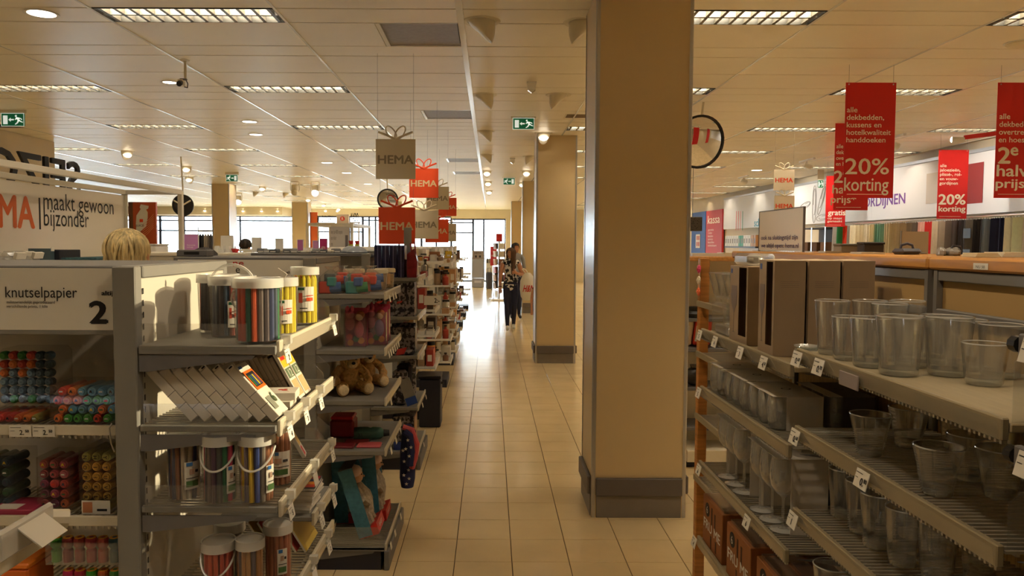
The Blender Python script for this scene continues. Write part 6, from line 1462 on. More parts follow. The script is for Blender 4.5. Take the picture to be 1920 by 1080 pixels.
# dark shelving left of the curtains
ya = onx(1558, 440, 6.5).y; yb = onx(1508, 440, 6.5).y
t = thing('dark_shelving', 'dark open shelving with brown boxes left of the curtains', 'shelving unit', (6.4, ya, 0)); Ls = yb - ya; zt = onx(1558, 425, 6.4).z
MB().box(.4, 0, .1, .45, Ls, zt).build('back', mat('dark_brown_board', (60, 46, 40), .6), t); MB().box(0, 0, 0, .45, Ls, .1).build('base', BLACK, t)
for z in (.6, 1.1, 1.5, zt): MB().box(0, 0, z - .03, .4, Ls, z).build('shelf', mat('dark_brown_board', (60, 46, 40), .6), t)
for k_ in range(3): MB().bev(.05, .1 + k_ * Ls / 3, 1.5, .35, (k_ + .85) * Ls / 3, 1.72, .01).build('box', mat('brown_felt', (120, 86, 60), .8), t)
for y in (0, Ls * .5, Ls - .04): MB().box(-.005, y, 0, .0, y + .04, zt).build('upright', STEEL, t)
# folders
yA = onx(1362, 450, 6.5).y; yB = onx(1420, 450, 6.5).y
t = thing('folder_shelf', 'wall shelf for white folders below the header board', 'shelf', (6.45, yB, onx(1390, 462, 6.45).z)); MB().box(0, 0, -.04, .45, yA - yB, 0).build('board', BLACK, t); MB().box(.4, 0, -1.5, .548, yA - yB, 0).build('back', WHITE, t)
zf = t.location.z; nF = 13
for k_ in range(nF):
    c = (60, 160, 130) if k_ in (6, 7) else ((190, 140, 90) if k_ > 10 else (226, 226, 222))
    o = thing('folder', '%s folder, %s from the red kassa board' % ({(60, 160, 130): 'teal', (190, 140, 90): 'brown', (226, 226, 222): 'white'}[c], ORD[nF - 1 - k_ if False else k_]), 'folder', (6.46, yA - (k_ + 1) * (yA - yB) / nF, zf), group='folders on the wall shelf'); wd = (yA - yB) / nF * .9
    MB().bev(0, 0, 0, .25, wd, .28, .004).build('cover', col(c), o); MB().box(-.001, wd * .25, .08, 0, wd * .75, .2).build('spine_label', GREY, o)
# kassa boards
def wallboard(name, label, px0, px1, py0, py1, X, c, texts=()):
    q0 = onx(px0, py1, X); q1 = onx(px1, py1, X); zt = onx(px1, py0, X).z
    t = thing(name, label, 'board', (X, q0.y, 0)); L = q0.y - q1.y
    MB().box(0, -L, 0, .06, 0, zt).build('board', col(c), t)
    for body, x0, y0, x1, y1, b in texts:
        a = onx(x0, y1, X); e = onx(x1, y0, X); text(body, a.y - e.y, e.z - onx(x1, y1, X).z, RBT, t, (-.002, a.y - q0.y, a.z), 'W', bold=b)
    return t
wallboard('kassa_board', 'red wall board with white lettering kassa', 1323, 1353, 392, 465, 6.9, (196, 52, 60), [('kassa', 1327, 404, 1350, 420, .012), ('garantie\nruilen\nbetalen\nservice\nbestellen\ncadeaukaart', 1327, 428, 1344, 462, .0)])
wallboard('blue_board', 'blue wall board left of the red kassa board', 1296, 1322, 396, 470, 6.9, (46, 96, 170))
t = thing('notice', 'white notice with small pictures on the blue board', 'notice', onx(1312, 465, 6.88)); MB().box(0, 0, 0, .012, .5, .45).build('sheet', PAPER, t); 
for k_ in range(4): MB().box(-.002, .06 + .2 * (k_ % 2), .06 + .2 * (k_ // 2), 0, .2 + .2 * (k_ % 2), .2 + .2 * (k_ // 2)).build('picture', col((190, 90, 80)), t)
p0 = at(1287, 433, 12.0); p1 = at(1317, 407, 12.0)
t = thing('hanging_cube', 'dark perforated cube speaker hanging left of the kassa board', 'lamp', (p0.x, 12.0, p0.z)); w_ = p1.x - p0.x; h = p1.z - p0.z; MB().bev(0, 0, 0, w_, w_, h, .004).build('shade', speckle('perforated_metal', (84, 78, 74), (28, 26, 26), 40, .3), t); MB().cyl((w_ / 2, w_ / 2, h), (w_ / 2, w_ / 2, CEIL - p0.z), .004, n=6).build('cord', BLACK, t)  # perforated speaker box on a cord, gives no light

# ================================================================== LEFT: WHITE FRAME DISPLAY
XA, XBk = -3.10, -3.66
Yf = 7.55; zt = onx(340, 357, XA); Yf = zt.y; ZT = zt.z
WF = mat('white_steel_frame', (226, 220, 206), .45)
t = thing('frame_display', 'white steel frame display with a glossy slogan panel', 'display frame', (XA, Yf, 0)); Ln = 3.4; b = .045; dxx = XBk - XA
for x in (0, dxx):
    MB().bev(x - b / 2, -Ln, ZT - b, x + b / 2, 0, ZT, .004).build('top_beam', WF, t)
    for y in (-b, -Ln): MB().bev(x - b / 2, y, 0, x + b / 2, y + b, ZT - b, .004).build('post', WF, t)
for y in (-b, -Ln): MB().bev(dxx + b / 2, y, ZT - b, -b / 2, y + b, ZT, .004).build('cross_beam', WF, t)
zb = 1.492
PNL = mat('glossy_white_panel', (236, 230, 220), .18, coat=.3)
yn = -Ln + .05
MB().box(dxx - .012, -Ln + b, zb, dxx + .004, -b, ZT - b - .01).build('slogan_panel', PNL, t)
def fp(px, py): q = onx(px, py, XBk + .006); return (dxx + .006, q.y - Yf, q.z)
a = fp(82, 434); e = fp(213, 404); e2 = fp(168, 404)
q0 = fp(82, 400); q1 = fp(213, 400)
text('maakt gewoon', q1[1] - q0[1], .19, INK, t, (q0[0], q0[1], onx(82, 403, XBk).z), 'E')
q1 = fp(167, 430); text('bijzonder', q1[1] - q0[1], .19, INK, t, (q0[0], q0[1], onx(82, 434, XBk).z), 'E')
MB().box(dxx + .004, fp(73.5, 400)[1], onx(74, 430, XBk).z, dxx + .006, fp(74.5, 400)[1] + .012, onx(74, 371, XBk).z).build('divider_line', INK, t)
q0 = fp(-70, 428); q1 = fp(66, 428); zz = onx(30, 428, XBk).z; zh = onx(30, 366, XBk).z - zz
text('HEMA', q1[1] - q0[1], zh, mat('orange_slogan', (214, 100, 40), .4), t, (q0[0], q0[1], zz), 'E', bold=.03)
# base unit under the frame
tb = thing('base_unit', 'white base unit under the slogan frame', 'base unit', (XBk + .05, Yf - Ln + .06, 0)); MB().bev(0, 0, 0, .72, Ln - .12, 1.47, .01).build('body', WHITE, tb); MB().bev(-.01, -.0, 1.47, .74, Ln - .12, 1.49, .004).build('top', WF, tb)
def on_base(px, X): q = onx(px, 480, X); return q
for n, (px_, X) in enumerate(((10, -3.05), (30, -3.3), (44, -3.05), (30, -3.52))):
    q = on_base(px_, X); t = thing('clear_pouch', 'clear pouch with a white tag, %s from the left edge under the slogan' % ORD[n], 'pouch', (X, q.y, 1.49), group='clear pouches'); MB().bev(-.07, -.08, 0, .07, .08, .10, .02).build('pouch', clear('crinkled_plastic', milk=.18), t); MB().ball((0, 0, .045), .05, .06, .035).build('contents', mat('silver_crinkle', (170, 168, 164)), t, True); MB().box(.055, -.05, .085, .075, .05, .125, M=R(0, 0, 0, 0, .3, 0)).build('tag', PAPER, t)
q = on_base(108, -3.3); t = thing('navy_box', 'dark navy box under the slogan panel', 'box', (-3.3, q.y, 1.49)); MB().bev(-.1, -.14, 0, .1, .14, .11, .004).build('body', col((34, 38, 50)), t); MB().box(-.1, -.2, .0, .06, -.145, .12).build('folder', col((70, 90, 100)), t); MB().box(.061, -.19, .1, .064, -.15, .13).build('tag', PAPER, t)
q = on_base(188, -3.05); t = thing('teal_tray', 'shallow teal woven tray beside the blonde head', 'tray', (-3.05, q.y, 1.49)); MB().bev(-.12, -.3, 0, .12, .3, .045, .006).build('tray', mat('teal_weave', (60, 100, 110), .7, noise=.4, nscale=60), t); MB().tube([(-.125, -.305, .045), (.125, -.305, .045), (.125, .305, .045), (-.125, .305, .045)], .008, 6, closed=True).build('rim', mat('teal_weave', (60, 100, 110)), t)
q = on_base(303, -3.0); t = thing('white_box', 'white ribbed box right of the blonde head', 'box', (-3.05, q.y - .12, 1.49)); MB().bev(-.11, -.13, 0, .11, .13, .14, .006).build('body', WHITE, t); MB().bev(-.115, -.135, .14, .115, .135, .155, .004).build('lid', WHITE, t)
# letters seen from behind
XLt = -4.15
q0 = onx(146, 305, XLt); zlt = q0.z; hl = .34
t = thing('wall_letters', 'black standing letters seen from behind above the white frame', 'letters', (XLt, q0.y, 0)); Lw = 2.1
me = text_mesh('SEIZOEN', Lw, hl, .012); me.materials.append(INK)
o = link('lettering', me, t, (0, 0, zlt - hl), (0, 0, -PI / 2)); md = o.modifiers.new('thick', 'SOLIDIFY'); md.thickness = .025
MB().box(-.04, -Lw - .1, zlt - hl - .04, .04, .1, zlt - hl - .001).build('letter_beam', WF, t)
for y in (.05, -Lw - .05): MB().box(-.02, y - .02, 0, .02, y + .02, zlt - hl - .04).build('beam_post', WF, t)

# ---- goods and cards on the runs behind
t = thing('island_unit', 'white island unit between the slogan frame and the third gondola', 'display unit', (-2.75, 5.46, 0)); MB().bev(0, 0, .1, .96, .62, 1.56, .006).build('body', WHITE, t); MB().bev(-.01, -.01, 1.56, .97, .63, 1.585, .004).build('top', WF, t); MB().box(.03, .03, 0, .93, .59, .1).build('plinth', NAVY, t)
def topcard(px0, px1, py0, py1, Y, label, c, z0=1.585, txt=None):
    a = at(px0, py1, Y); b = at(px1, py0, Y); t = thing('card_stand', label, 'card stand', (a.x, Y, z0), group='card stands on the runs'); w_ = b.x - a.x; h = b.z - z0
    MB().box(0, 0, .004, w_, .006, h).build('card', col(c), t); MB().box(-.004, -.002, 0, 0, .008, h + .004).box(w_, -.002, 0, w_ + .004, .008, h + .004).box(0, -.002, h, w_, .008, h + .004).build('frame', WHITE, t); MB().box(.0, -.03, 0, w_, .04, .004).build('foot', PLAST, t)
    if txt: text(txt, w_ * .6, h * .2, PAPER, t, (w_ * .2, -.001, h * .25))
topcard(346, 371, 440, 467, 5.7, 'pink and violet card stand right of the white frame corner', (190, 130, 190), txt='love\nme')
topcard(415, 436, 443, 467, 5.75, 'blank white card stand in front of the left window column', (226, 222, 214))
topcard(473, 489, 446, 468, 5.8, 'white card stand with torn edge before the bright window', (220, 218, 212))
topcard(517, 530, 448, 468, 5.85, 'small white card stand left of the right window column', (222, 220, 214))
topcard(558, 568, 450, 468, 5.8, 'small pink card stand on the right window column', (190, 110, 170))
topcard(587, 597, 452, 468, 5.9, 'pale pink card stand right of the right window column', (200, 140, 190))
topcard(600, 613, 448, 468, 5.95, 'magenta card stand in front of the far white frame', (186, 50, 110), txt='HEMA')
rr = random.Random(11)
for n in range(13):
    px_ = 492 + n * 11.5; q = at(px_, 470, 5.66 + .22 * rr.random()); t = thing('grey_packet', 'low grey packet on the third run, %s from the left' % ORD[n], 'packet', (q.x, q.y, 1.585), rr.uniform(-.4, .4), 'grey packets on the third run')
    MB().bev(-.03, -.05, 0, .03, .05, rr.uniform(.015, .035), .006).build('pack', col([(120, 122, 126), (150, 150, 150), (90, 94, 100), (200, 190, 170)][n % 4]), t); MB().box(-.02, -.051, .004, .02, -.05, .012).build('label', PAPER, t)
for n, (px_, l) in enumerate(((405, 'white folded card rack, left one, on the third run'), (416, 'white folded card rack, middle one, on the third run'), (427, 'white folded card rack, right one, on the third run'))):
    q = at(px_, 470, 5.6); t = thing('card_rack', l, 'card rack', (q.x, 5.6, 1.585), group='white card racks'); MB().prism([(-.016, 0), (.016, 0), (.006, .05), (-.01, .05)], .06).build('rack', WHITE, t); MB().box(-.018, -.004, .0, .018, .0, .01).build('lip', WHITE, t)
q = at(441, 470, 5.62); t = thing('red_bowl', 'small red bowl beside the white card racks', 'bowl', (q.x, 5.62, 1.585)); MB().lathe([(.001, 0), (.018, 0), (.03, .03), (.027, .03), (.015, .004), (.001, .004)], 16).build('bowl', col((196, 40, 40)), t, True); MB().cyl((0, 0, .004), (0, 0, .045), .004, n=6).build('stick', WHITE, t)
q = at(362, 484, 3.95); t = thing('till_box', 'dark grey box on the end of the second run', 'box', (at(345, 484, 3.9).x - .0, 3.95, 1.585)); MB().bev(-.06, 0, 0, .10, .1, .035, .004).build('body', GREYD, t); MB().box(-.02, -.001, .01, .06, 0, .025).build('slot', BLACK, t)

# ---- far left background
a = at(250, 440, 20.0); b = at(292, 379, 20.0)
OJ = mat('orange_juice_board', (196, 84, 44), .5, noise=.1, nscale=2)
t = thing('juice_board', 'tall orange board with a white bottle and the word juice', 'board', (a.x, 20.0, 0)); w_ = b.x - a.x
MB().box(0, 0, 0, w_, .08, b.z).build('board', OJ, t); MB().box(-.12, .0, 0, -.0, .3, b.z).build('side_board', mat('brown_board', (110, 70, 46), .6), t)
zb0 = at(270, 440, 20).z
def jp(px, py): q = at(px, py, 20.0); return (q.x - a.x, q.z)
MB().prism([jp(*p_) for p_ in ((256, 440), (274, 425), (277, 408), (277, 398), (274, 393), (278, 391), (279, 386), (264, 383), (262, 389), (264, 392), (256, 404), (255, 420))], .004, R(0, -.006, 0)).build('bottle_print', mat('bottle_white', (232, 226, 216), .5), t)
q = jp(255, 426); text('JUICE', 15 * 20 / F, 5 * 20 / F, INK, t, (q[0], -.009, q[1]), rotz=0); q = jp(262, 416.5); MB().box(q[0], -.008, q[1], q[0] + .09, -.0062, q[1] + .08).build('orange_badge', ORANGEP, t)
for k_ in range(7): p_ = jp(274, 437 - k_ * 4); MB().tube([(p_[0] - .1, -.004, p_[1] - .12), (p_[0] + .06, -.004, p_[1]), (p_[0] + .2, -.004, p_[1] + .16)], .006, 5).build('line_print', mat('pale_orange_line', (236, 160, 110), .5), t)
a = at(583, 440, 28.0); b = at(595, 398, 28.0); t = thing('orange_board', 'narrow orange board right of the right window column', 'board', (a.x, 28.0, 0)); MB().box(0, 0, 0, b.x - a.x, .08, b.z).build('board', mat('bright_orange_board', (230, 110, 56), .5), t); MB().box(-.03, -.01, 0, 0, .09, b.z).build('edge', mat('dark_red_edge', (110, 40, 36), .5), t)
a = at(631, 425, 29.0); b = at(654, 402, 29.0); t = thing('wall_panel', 'grey-beige wall panel with a red round B sign', 'wall panel', (a.x, 29.0, 0)); MB().box(0, 0, 0, b.x - a.x, .1, b.z).build('panel', mat('grey_beige_panel', (186, 176, 174), .6), t)
q = at(642, 410, 28.99); MB().cyl((q.x - a.x, -.02, q.z), (q.x - a.x, -.002, q.z), .085, n=24).build('red_disc', REDP, t); text('B', .07, .1, PAPER, t, (q.x - a.x - .035, -.022, q.z - .05), bold=.02)
def frame2(px0, px1, py_t, Y, label):
    a = at(px0, py_t, Y); b = at(px1, py_t, Y); t = thing('frame_display', label, 'display frame', (a.x, Y, 0)); w_ = b.x - a.x; bb = .05; h = a.z
    for y in (0, 2.0):
        MB().box(0, y, h - bb, w_, y + bb, h).build('top_beam', WF, t)
        for x in (0, w_ - bb): MB().box(x, y, 0, x + bb, y + bb, h - bb).build('post', WF, t)
    for x in (0, w_ - bb): MB().box(x, bb, h - bb, x + bb, 2.0, h).build('side_beam', WF, t)
    return t, w_, h
t, w_, h = frame2(573, 662, 418, 14.0, 'far white frame display with a white printed banner')
a0 = at(573, 418, 14.0); q0 = at(617, 466, 14.0); q1 = at(660, 425, 14.0)
MB().box(q0.x - a0.x, .06, q0.z - .2, q1.x - a0.x - .06, .066, q1.z).build('banner', mat('grey_white_banner', (206, 204, 208), .6), t)
text('meer dan 4000 recepten\nvoor lekker\neten', .22, .30, mat('grey_print', (120, 116, 124), .6), t, (q0.x - a0.x + .02, .058, q0.z + .05)); MB().box(q0.x - a0.x + .29, .057, q0.z + .02, q0.x - a0.x + .34, .0595, q0.z + .25).build('bottle_print', mat('grey_print', (120, 116, 124)), t)
t = thing('wall_letters', 'row of slim black letters above the far white frame', 'letters', (at(595, 417, 17.0).x, 17.0, 0)); za = at(595, 417, 17).z; hh = at(595, 404, 17).z - za
me = text_mesh('BOCMWERK', at(625, 410, 17).x - at(595, 410, 17).x, hh, .03); me.materials.append(INK); link('lettering', me, t, (0, 0, za)); MB().box(-.02, .0, za - .03, .4, .03, za - .001).build('letter_beam', WF, t); MB().box(.0, 0, 0, .03, .03, za - .03).build('beam_post', WF, t); MB().box(.34, 0, 0, .37, .03, za - .03).build('beam_post', WF, t)
t = thing('wall_letters', 'black letters KADO at the right end of the far white frame', 'letters', (at(658, 417, 16.2).x, 16.2, 0)); za = at(658, 416, 16.2).z; hh = at(658, 399, 16.2).z - za
me = text_mesh('KADO', at(672, 410, 16.2).x - at(658, 410, 16.2).x, hh, .03); me.materials.append(INK); link('lettering', me, t, (0, 0, za)); MB().box(-.02, 0, za - .03, .2, .03, za - .001).build('letter_beam', WF, t); MB().box(.0, 0, 0, .03, .03, za - .03).build('beam_post', WF, t); MB().box(.15, 0, 0, .18, .03, za - .03).build('beam_post', WF, t)
# clothes rack
a = at(366, 466, 17.0); t = thing('clothes_rack', 'clothes rack with dark and pale garments left of the left window column', 'clothes rack', (a.x, 17.0, 0)); w_ = at(394, 466, 17.0).x - a.x; h = at(366, 425, 17).z
for x in (0, w_): MB().box(x - .015, 0, 0, x + .015, .4, .04).build('foot', STEEL, t); MB().cyl((x, .2, 0), (x, .2, h), .014, n=8).build('upright', STEEL, t)
MB().cyl((0, .2, h - .1), (w_, .2, h - .1), .012, n=8).build('bar', STEEL, t)
for k_, c in enumerate(((40, 38, 42), (56, 52, 54), (190, 180, 164), (170, 160, 146), (60, 56, 58))):
    g = thing('garment', '%s garment, %s on the clothes rack' % (['black', 'charcoal', 'pale', 'beige', 'dark'][k_], ORD[k_]), 'garment', (a.x + w_ * (k_ + .7) / 5.6, 17.2, h - .1), group='garments on the rack'); MB().tube([(0, 0, .012), (.01, 0, -.03), (0, 0, -.06)], .004).build('hanger', STEEL, g); MB().lathe([(.02, -.06), (.06, -.12), (.07, -.4), (.08, -.8), (.05, -.82)], 8, M=Matrix.Diagonal((.3, 1.6, 1, 1))).build('cloth', mat('garment_%d' % k_, c, .9), g, True)

# ================================================================== DOOR AREA
a = at(885, 538, 28.5); b = at(907, 486, 28.5)
t = thing('security_pedestal', 'grey security pedestal with a small sign on top by the doors', 'pedestal', (a.x, 28.5, 0)); w_ = b.x - a.x; h = b.z
PED = mat('pedestal_grey', (150, 150, 156), .4)
MB().bev(0, 0, .36, w_, .2, h, .02).build('upper_body', PED, t); MB().bev(-.01, -.01, 0, w_ + .01, .21, .35, .02).build('lower_body', PED, t); MB().box(w_ * .2, -.012, .18, w_ * .8, -.01, .26).build('nameplate', STEEL, t)
hs = at(885, 470, 28.5).z; MB().box(.0, .08, h, w_, .1, hs).build('sign_board', col((150, 140, 138)), t); text('HEMA', w_ * .6, .06, INK, t, (w_ * .2, .078, hs - .12)); MB().box(w_ * .25, .079, h + .06, w_ * .4, .0795, h + .14).build('picture', INK, t); MB().box(w_ * .6, .079, h + .06, w_ * .75, .0795, h + .14).build('picture', INK, t)
a = at(911, 530, 27.0); t = thing('suitcase', 'dark suitcase standing right of the pedestal', 'suitcase', (a.x, 27.0, .04)); w_ = at(923, 530, 27).x - a.x
MB().bev(0, 0, 0, w_, .2, .6, .04).build('shell', mat('dark_slate', (70, 72, 86), .4), t); MB().tube([(w_ * .3, .1, .58), (w_ * .3, .1, .75), (w_ * .7, .1, .75), (w_ * .7, .1, .58)], .012).build('handle', BLACK, t)
for x in (.03, w_ - .03): MB().cyl((x - .01, .05, -.02), (x + .01, .05, -.02), .02, n=10).build('wheel', BLACK, t)
t = thing('suitcase', 'black suitcase beside the card rack by the doors', 'suitcase', (at(927, 525, 27.5).x, 27.5, .04)); MB().bev(0, 0, 0, .2, .3, .7, .04).build('shell', BLACK, t); MB().tube([(.05, .1, .68), (.05, .1, .8), (.15, .1, .8), (.15, .1, .68)], .012).build('handle', BLACK, t); MB().cyl((.02, .05, -.02), (.05, .05, -.02), .02, n=10).build('wheel', BLACK, t)
a = at(911, 500, 27.6); t = thing('brochure_stand', 'white brochure stand behind the slate suitcase', 'stand', (a.x, 27.6, 0)); w_ = .25; MB().bev(0, 0, 0, w_, .25, at(911, 486, 27.6).z, .01).build('body', WHITE, t); 
for k_ in range(3): MB().box(.03 + k_ * .07, -.004, .95, .085 + k_ * .07, -.001, 1.12).build('brochure', col([(60, 60, 66), (150, 150, 150), (90, 90, 96)][k_]), t)
a = at(934, 480, 22.0); t = thing('card_tower', 'tall revolving card tower with a red topper behind the woman', 'card tower', (a.x + .03, 22.0, 0)); H = at(934, 452, 22).z
MB().cyl((0, 0, 0), (0, 0, H), .03, n=10).build('pole', STEEL, t); MB().lathe([(.001, 0), (.25, 0), (.25, .04), (.001, .05)], 16).build('base', WHITE, t, True)
k_ = 0
for lv in range(6):
    for s_ in range(4):
        an = PI / 2 * s_ + .4; z = .35 + lv * .23; c = PALC[(lv * 4 + s_ * 3) % 10]
        MB().box(-.08, -.012, 0, .08, .012, .18, M=R(.13 * math.cos(an), .13 * math.sin(an), z, .12, 0, an + PI / 2)).build('card', col(c), t)
MB().box(-.09, -.02, H - .02, .09, .02, at(934, 438, 22).z).build('topper', REDP, t)
a = at(919, 520, 22.6); t = thing('poster_stand', 'red poster stand left of the card tower', 'poster stand', (a.x, 22.6, 0)); zt_ = at(919, 462, 22.6).z; MB().box(0, 0, at(919, 498, 22.6).z, .2, .03, zt_).build('poster', col((214, 60, 66)), t); MB().cyl((.1, .015, 0), (.1, .015, 1.0), .015, n=8).build('pole', STEEL, t); MB().bev(-.02, -.12, 0, .22, .15, .02, .005).build('base', STEEL, t); text('sale', .14, .07, PAPER, t, (.03, -.002, zt_ - .3), bold=.02)

# ================================================================== PEOPLE
def skin_body(name, joints, edges, mats, parent, root='pelvis'):
    """joints: name -> (x, y, z, r); edges: (a, b, material index)"""
    names = list(joints); me = bpy.data.meshes.new(name)
    me.from_pydata([joints[n][:3] for n in names], [(names.index(a), names.index(b)) for a, b, _ in edges], [])
    o = bpy.data.objects.new('tmp_body', me); C.objects.link(o)
    sk = o.modifiers.new('skin', 'SKIN'); sk.use_smooth_shade = True
    if not me.skin_vertices: me.skin_vertices.new() if hasattr(me.skin_vertices, 'new') else None
    for i, n in enumerate(names):
        r = joints[n][3]; v = me.skin_vertices[0].data[i]; v.radius = (r, r) if not isinstance(r, tuple) else r; v.use_root = (n == root)
    o.modifiers.new('sub', 'SUBSURF').levels = 2
    o.modifiers['sub'].render_levels = 2
    dg = bpy.context.evaluated_depsgraph_get(); dg.update()
    m2 = bpy.data.meshes.new_from_object(o.evaluated_get(dg)); bpy.data.objects.remove(o)
    m2.name = name; m2.materials.clear()
    for m in mats: m2.materials.append(m)
    J = {n: Vector(joints[n][:3]) for n in names}
    for p in m2.polygons:
        c = p.center; best = None
        for a, b, mi in edges:
            A, B = J[a], J[b]; d = B - A; L2 = d.length_squared; u = max(0, min(1, (c - A).dot(d) / L2)) if L2 else 0
            rr = joints[a][3]; ra = rr[0] if isinstance(rr, tuple) else rr; rb = joints[b][3]; rb = rb[0] if isinstance(rb, tuple) else rb
            dist = (c - (A + d * u)).length / (ra + (rb - ra) * u)
            if best is None or dist < best[0]: best = (dist, mi)
        p.material_index = best[1]; p.use_smooth = True
    return link(name, m2, parent)
def figure(H=1.0, **over):
    """standing figure, facing -y, unit height scaled by H (metres / 1.62)"""
    j = {'pelvis': (0, .0, .93, (.135, .10)), 'waist': (0, .0, 1.06, (.115, .09)), 'chest': (0, .0, 1.25, (.13, .10)), 'collar': (0, .005, 1.365, (.085, .065)), 'neck': (0, .0, 1.43, .046), 'jaw': (0, -.012, 1.475, .058), 'skull': (0, -.002, 1.545, .078), 'crown': (0, .004, 1.59, .055)}
    for s, sx in (('l', -1), ('r', 1)):
        j.update({'shoulder_' + s: (sx * .155, .005, 1.345, .056), 'elbow_' + s: (sx * .20, .02, 1.09, .041), 'wrist_' + s: (sx * .205, -.03, .865, .027), 'palm_' + s: (sx * .207, -.045, .80, .030),
                  'hip_' + s: (sx * .082, .0, .87, .093), 'knee_' + s: (sx * .088, -.015, .48, .060), 'calf_' + s: (sx * .087, .008, .34, .056), 'ankle_' + s: (sx * .085, .015, .085, .036), 'toe_' + s: (sx * .095, -.115, .035, .036)})
        for k in range(4): j['finger%d_%s' % (k, s)] = (sx * .207 + (k - 1.5) * .016, -.055, .765, .009); j['tip%d_%s' % (k, s)] = (sx * .207 + (k - 1.5) * .016, -.066, .72 + abs(k - 1.4) * .008, .0075)
        j['thumb_' + s] = (sx * .207 - sx * .03, -.06, .79, .010); j['thumbtip_' + s] = (sx * .207 - sx * .036, -.078, .755, .008)
    j.update(over)
    f = H / 1.62
    return {n: (v[0] * f, v[1] * f, v[2] * f, tuple(x * f for x in v[3]) if isinstance(v[3], tuple) else v[3] * f) for n, v in j.items()}
def fedges(shirt=1, sleeve=0, leg=2, shoe=3):
    e = [('pelvis', 'waist', shirt), ('waist', 'chest', shirt), ('chest', 'collar', shirt), ('collar', 'neck', 0), ('neck', 'jaw', 0), ('jaw', 'skull', 0), ('skull', 'crown', 0)]
    for s in 'lr':
        e += [('collar', 'shoulder_' + s, shirt), ('shoulder_' + s, 'elbow_' + s, sleeve), ('elbow_' + s, 'wrist_' + s, sleeve if sleeve == 9 else 0), ('wrist_' + s, 'palm_' + s, 0), ('pelvis', 'hip_' + s, leg), ('hip_' + s, 'knee_' + s, leg), ('knee_' + s, 'calf_' + s, leg), ('calf_' + s, 'ankle_' + s, leg), ('ankle_' + s, 'toe_' + s, shoe)]
        for k in range(4): e += [('palm_' + s, 'finger%d_%s' % (k, s), 0), ('finger%d_%s' % (k, s), 'tip%d_%s' % (k, s), 0)]
        e += [('palm_' + s, 'thumb_' + s, 0), ('thumb_' + s, 'thumbtip_' + s, 0)]
    return e
SK = mat('person_skin', (206, 150, 118), .55)
def face(parent, c, r, yaw, sc_=1.0):
    """eyes, nose, mouth and ears on a head at c"""
    Mx = R(c[0], c[1], c[2], 0, 0, yaw)
    MB().cyl((0, -r * .95, .0), (0, -r * 1.22, -.016), .007, .012, 8, M=Mx).build('nose', SK, parent, True)
    for sx in (-1, 1):
        MB().ball((sx * .028, -r * .92, .012), .010, .006, .007, 8, 6, M=Mx).build('eye', PAPER, parent, True); MB().ball((sx * .028, -r * .99, .012), .0048, .003, .0048, 8, 6, M=Mx).build('iris', INK, parent, True)
        MB().ball((sx * r * 1.02, .0, -.008), .009, .018, .026, 8, 6, M=Mx).build('ear', SK, parent, True); MB().box(sx * .028 - .014, -r * 1.0, .028, sx * .028 + .014, -r * .94, .032, M=Mx).build('eyebrow', mat('brow_brown', (70, 46, 30), .7), parent)
    MB().ball((0, -r * .93, -.045), .022, .008, .006, 8, 6, M=Mx).build('mouth', mat('lip', (180, 90, 80), .5), parent, True)
def strands(c, rx, ry, rz, drop, n, m, parent, yaw=0.0, front=2.2, name='hair', thick=.013, flare=1.0, seed=1, wob=0.0):
    """hair as many strands falling from the crown over the head; the sector |a|<(pi-front) around -y stays open for the face"""
    rr = random.Random(seed); b = MB(); Mx = R(c[0], c[1], c[2], 0, 0, yaw)
    for i in range(n):
        a = -PI + 2 * PI * (i + rr.random() * .6) / n            # angle from +y (back of the head)
        open_ = abs(a) > front; wb_ = rr.uniform(-wob, wob) * 3; rb_ = rr.uniform(-.3, .5) * wob
        pts = []; rad = []
        steps = 7
        for k in range(steps + 1):
            u = k / steps; ph = u * PI * (.30 if open_ else .62); aa = a + wb_ * (1 - u); q_ = 1 + rb_ * u
            x = rx * q_ * math.sin(ph) * math.sin(aa); y = ry * q_ * math.sin(ph) * math.cos(aa); z = rz * math.cos(ph)
            pts.append((x, y, z)); rad.append(thick * (1.15 - .3 * u))
        if not open_ and drop:
            x, y, z = pts[-1]
            for k in range(1, 5): u = k / 4; pts.append((x * (1 + .06 * flare * u), y * (1 + .06 * flare * u), z - drop * u * rr.uniform(.92, 1.05))); rad.append(thick * (.85 - .45 * u))
        b.tube(pts, rad, 6, M=Mx)
    b.ball((0, .004, .0), rx * .96, ry * .96, rz * .97, 16, 10, M=Mx @ R(0, .008, .01)) if front > 3 else None
    return b.build(name, m, parent, True)
# walking woman with a carrier bag
loc = onz(957, 620, 0)
t = thing('person', 'woman in a black and white floral top and jeans walking up the aisle', 'person', (loc.x, loc.y, 0), 0.0)
FLOR = speckle('floral_top', (226, 222, 218), (24, 24, 28), 16, .5, .7, 'NOISE'); JEAN = mat('dark_denim', (36, 40, 66), .8, noise=.15, nscale=40); SHOE = mat('grey_white_shoe', (200, 196, 184), .6)
wj = figure(1.57, elbow_r=(.225, .05, 1.11, .042), wrist_r=(.13, -.17, 1.13, .028), palm_r=(.085, -.20, 1.16, .030), knee_r=(.075, -.06, .49, .060), calf_r=(.07, .03, .34, .056), ankle_r=(.065, .10, .11, .036), toe_r=(.07, -.02, .035, .036), knee_l=(-.07, -.05, .48, .060), calf_l=(-.065, -.04, .33, .056), ankle_l=(-.06, -.05, .085, .036), toe_l=(-.065, -.18, .035, .036),
            **{'finger%d_r' % k: (.055, -.215, 1.185 - k * .016, .009) for k in range(4)}, **{'tip%d_r' % k: (.02, -.205 - .004 * k, 1.182 - k * .017, .0075) for k in range(4)}, thumb_r=(.07, -.215, 1.20, .010), thumbtip_r=(.045, -.21, 1.225, .008))
body = skin_body('body', wj, fedges(1, 0, 2, 3), [SK, FLOR, JEAN, SHOE], t)
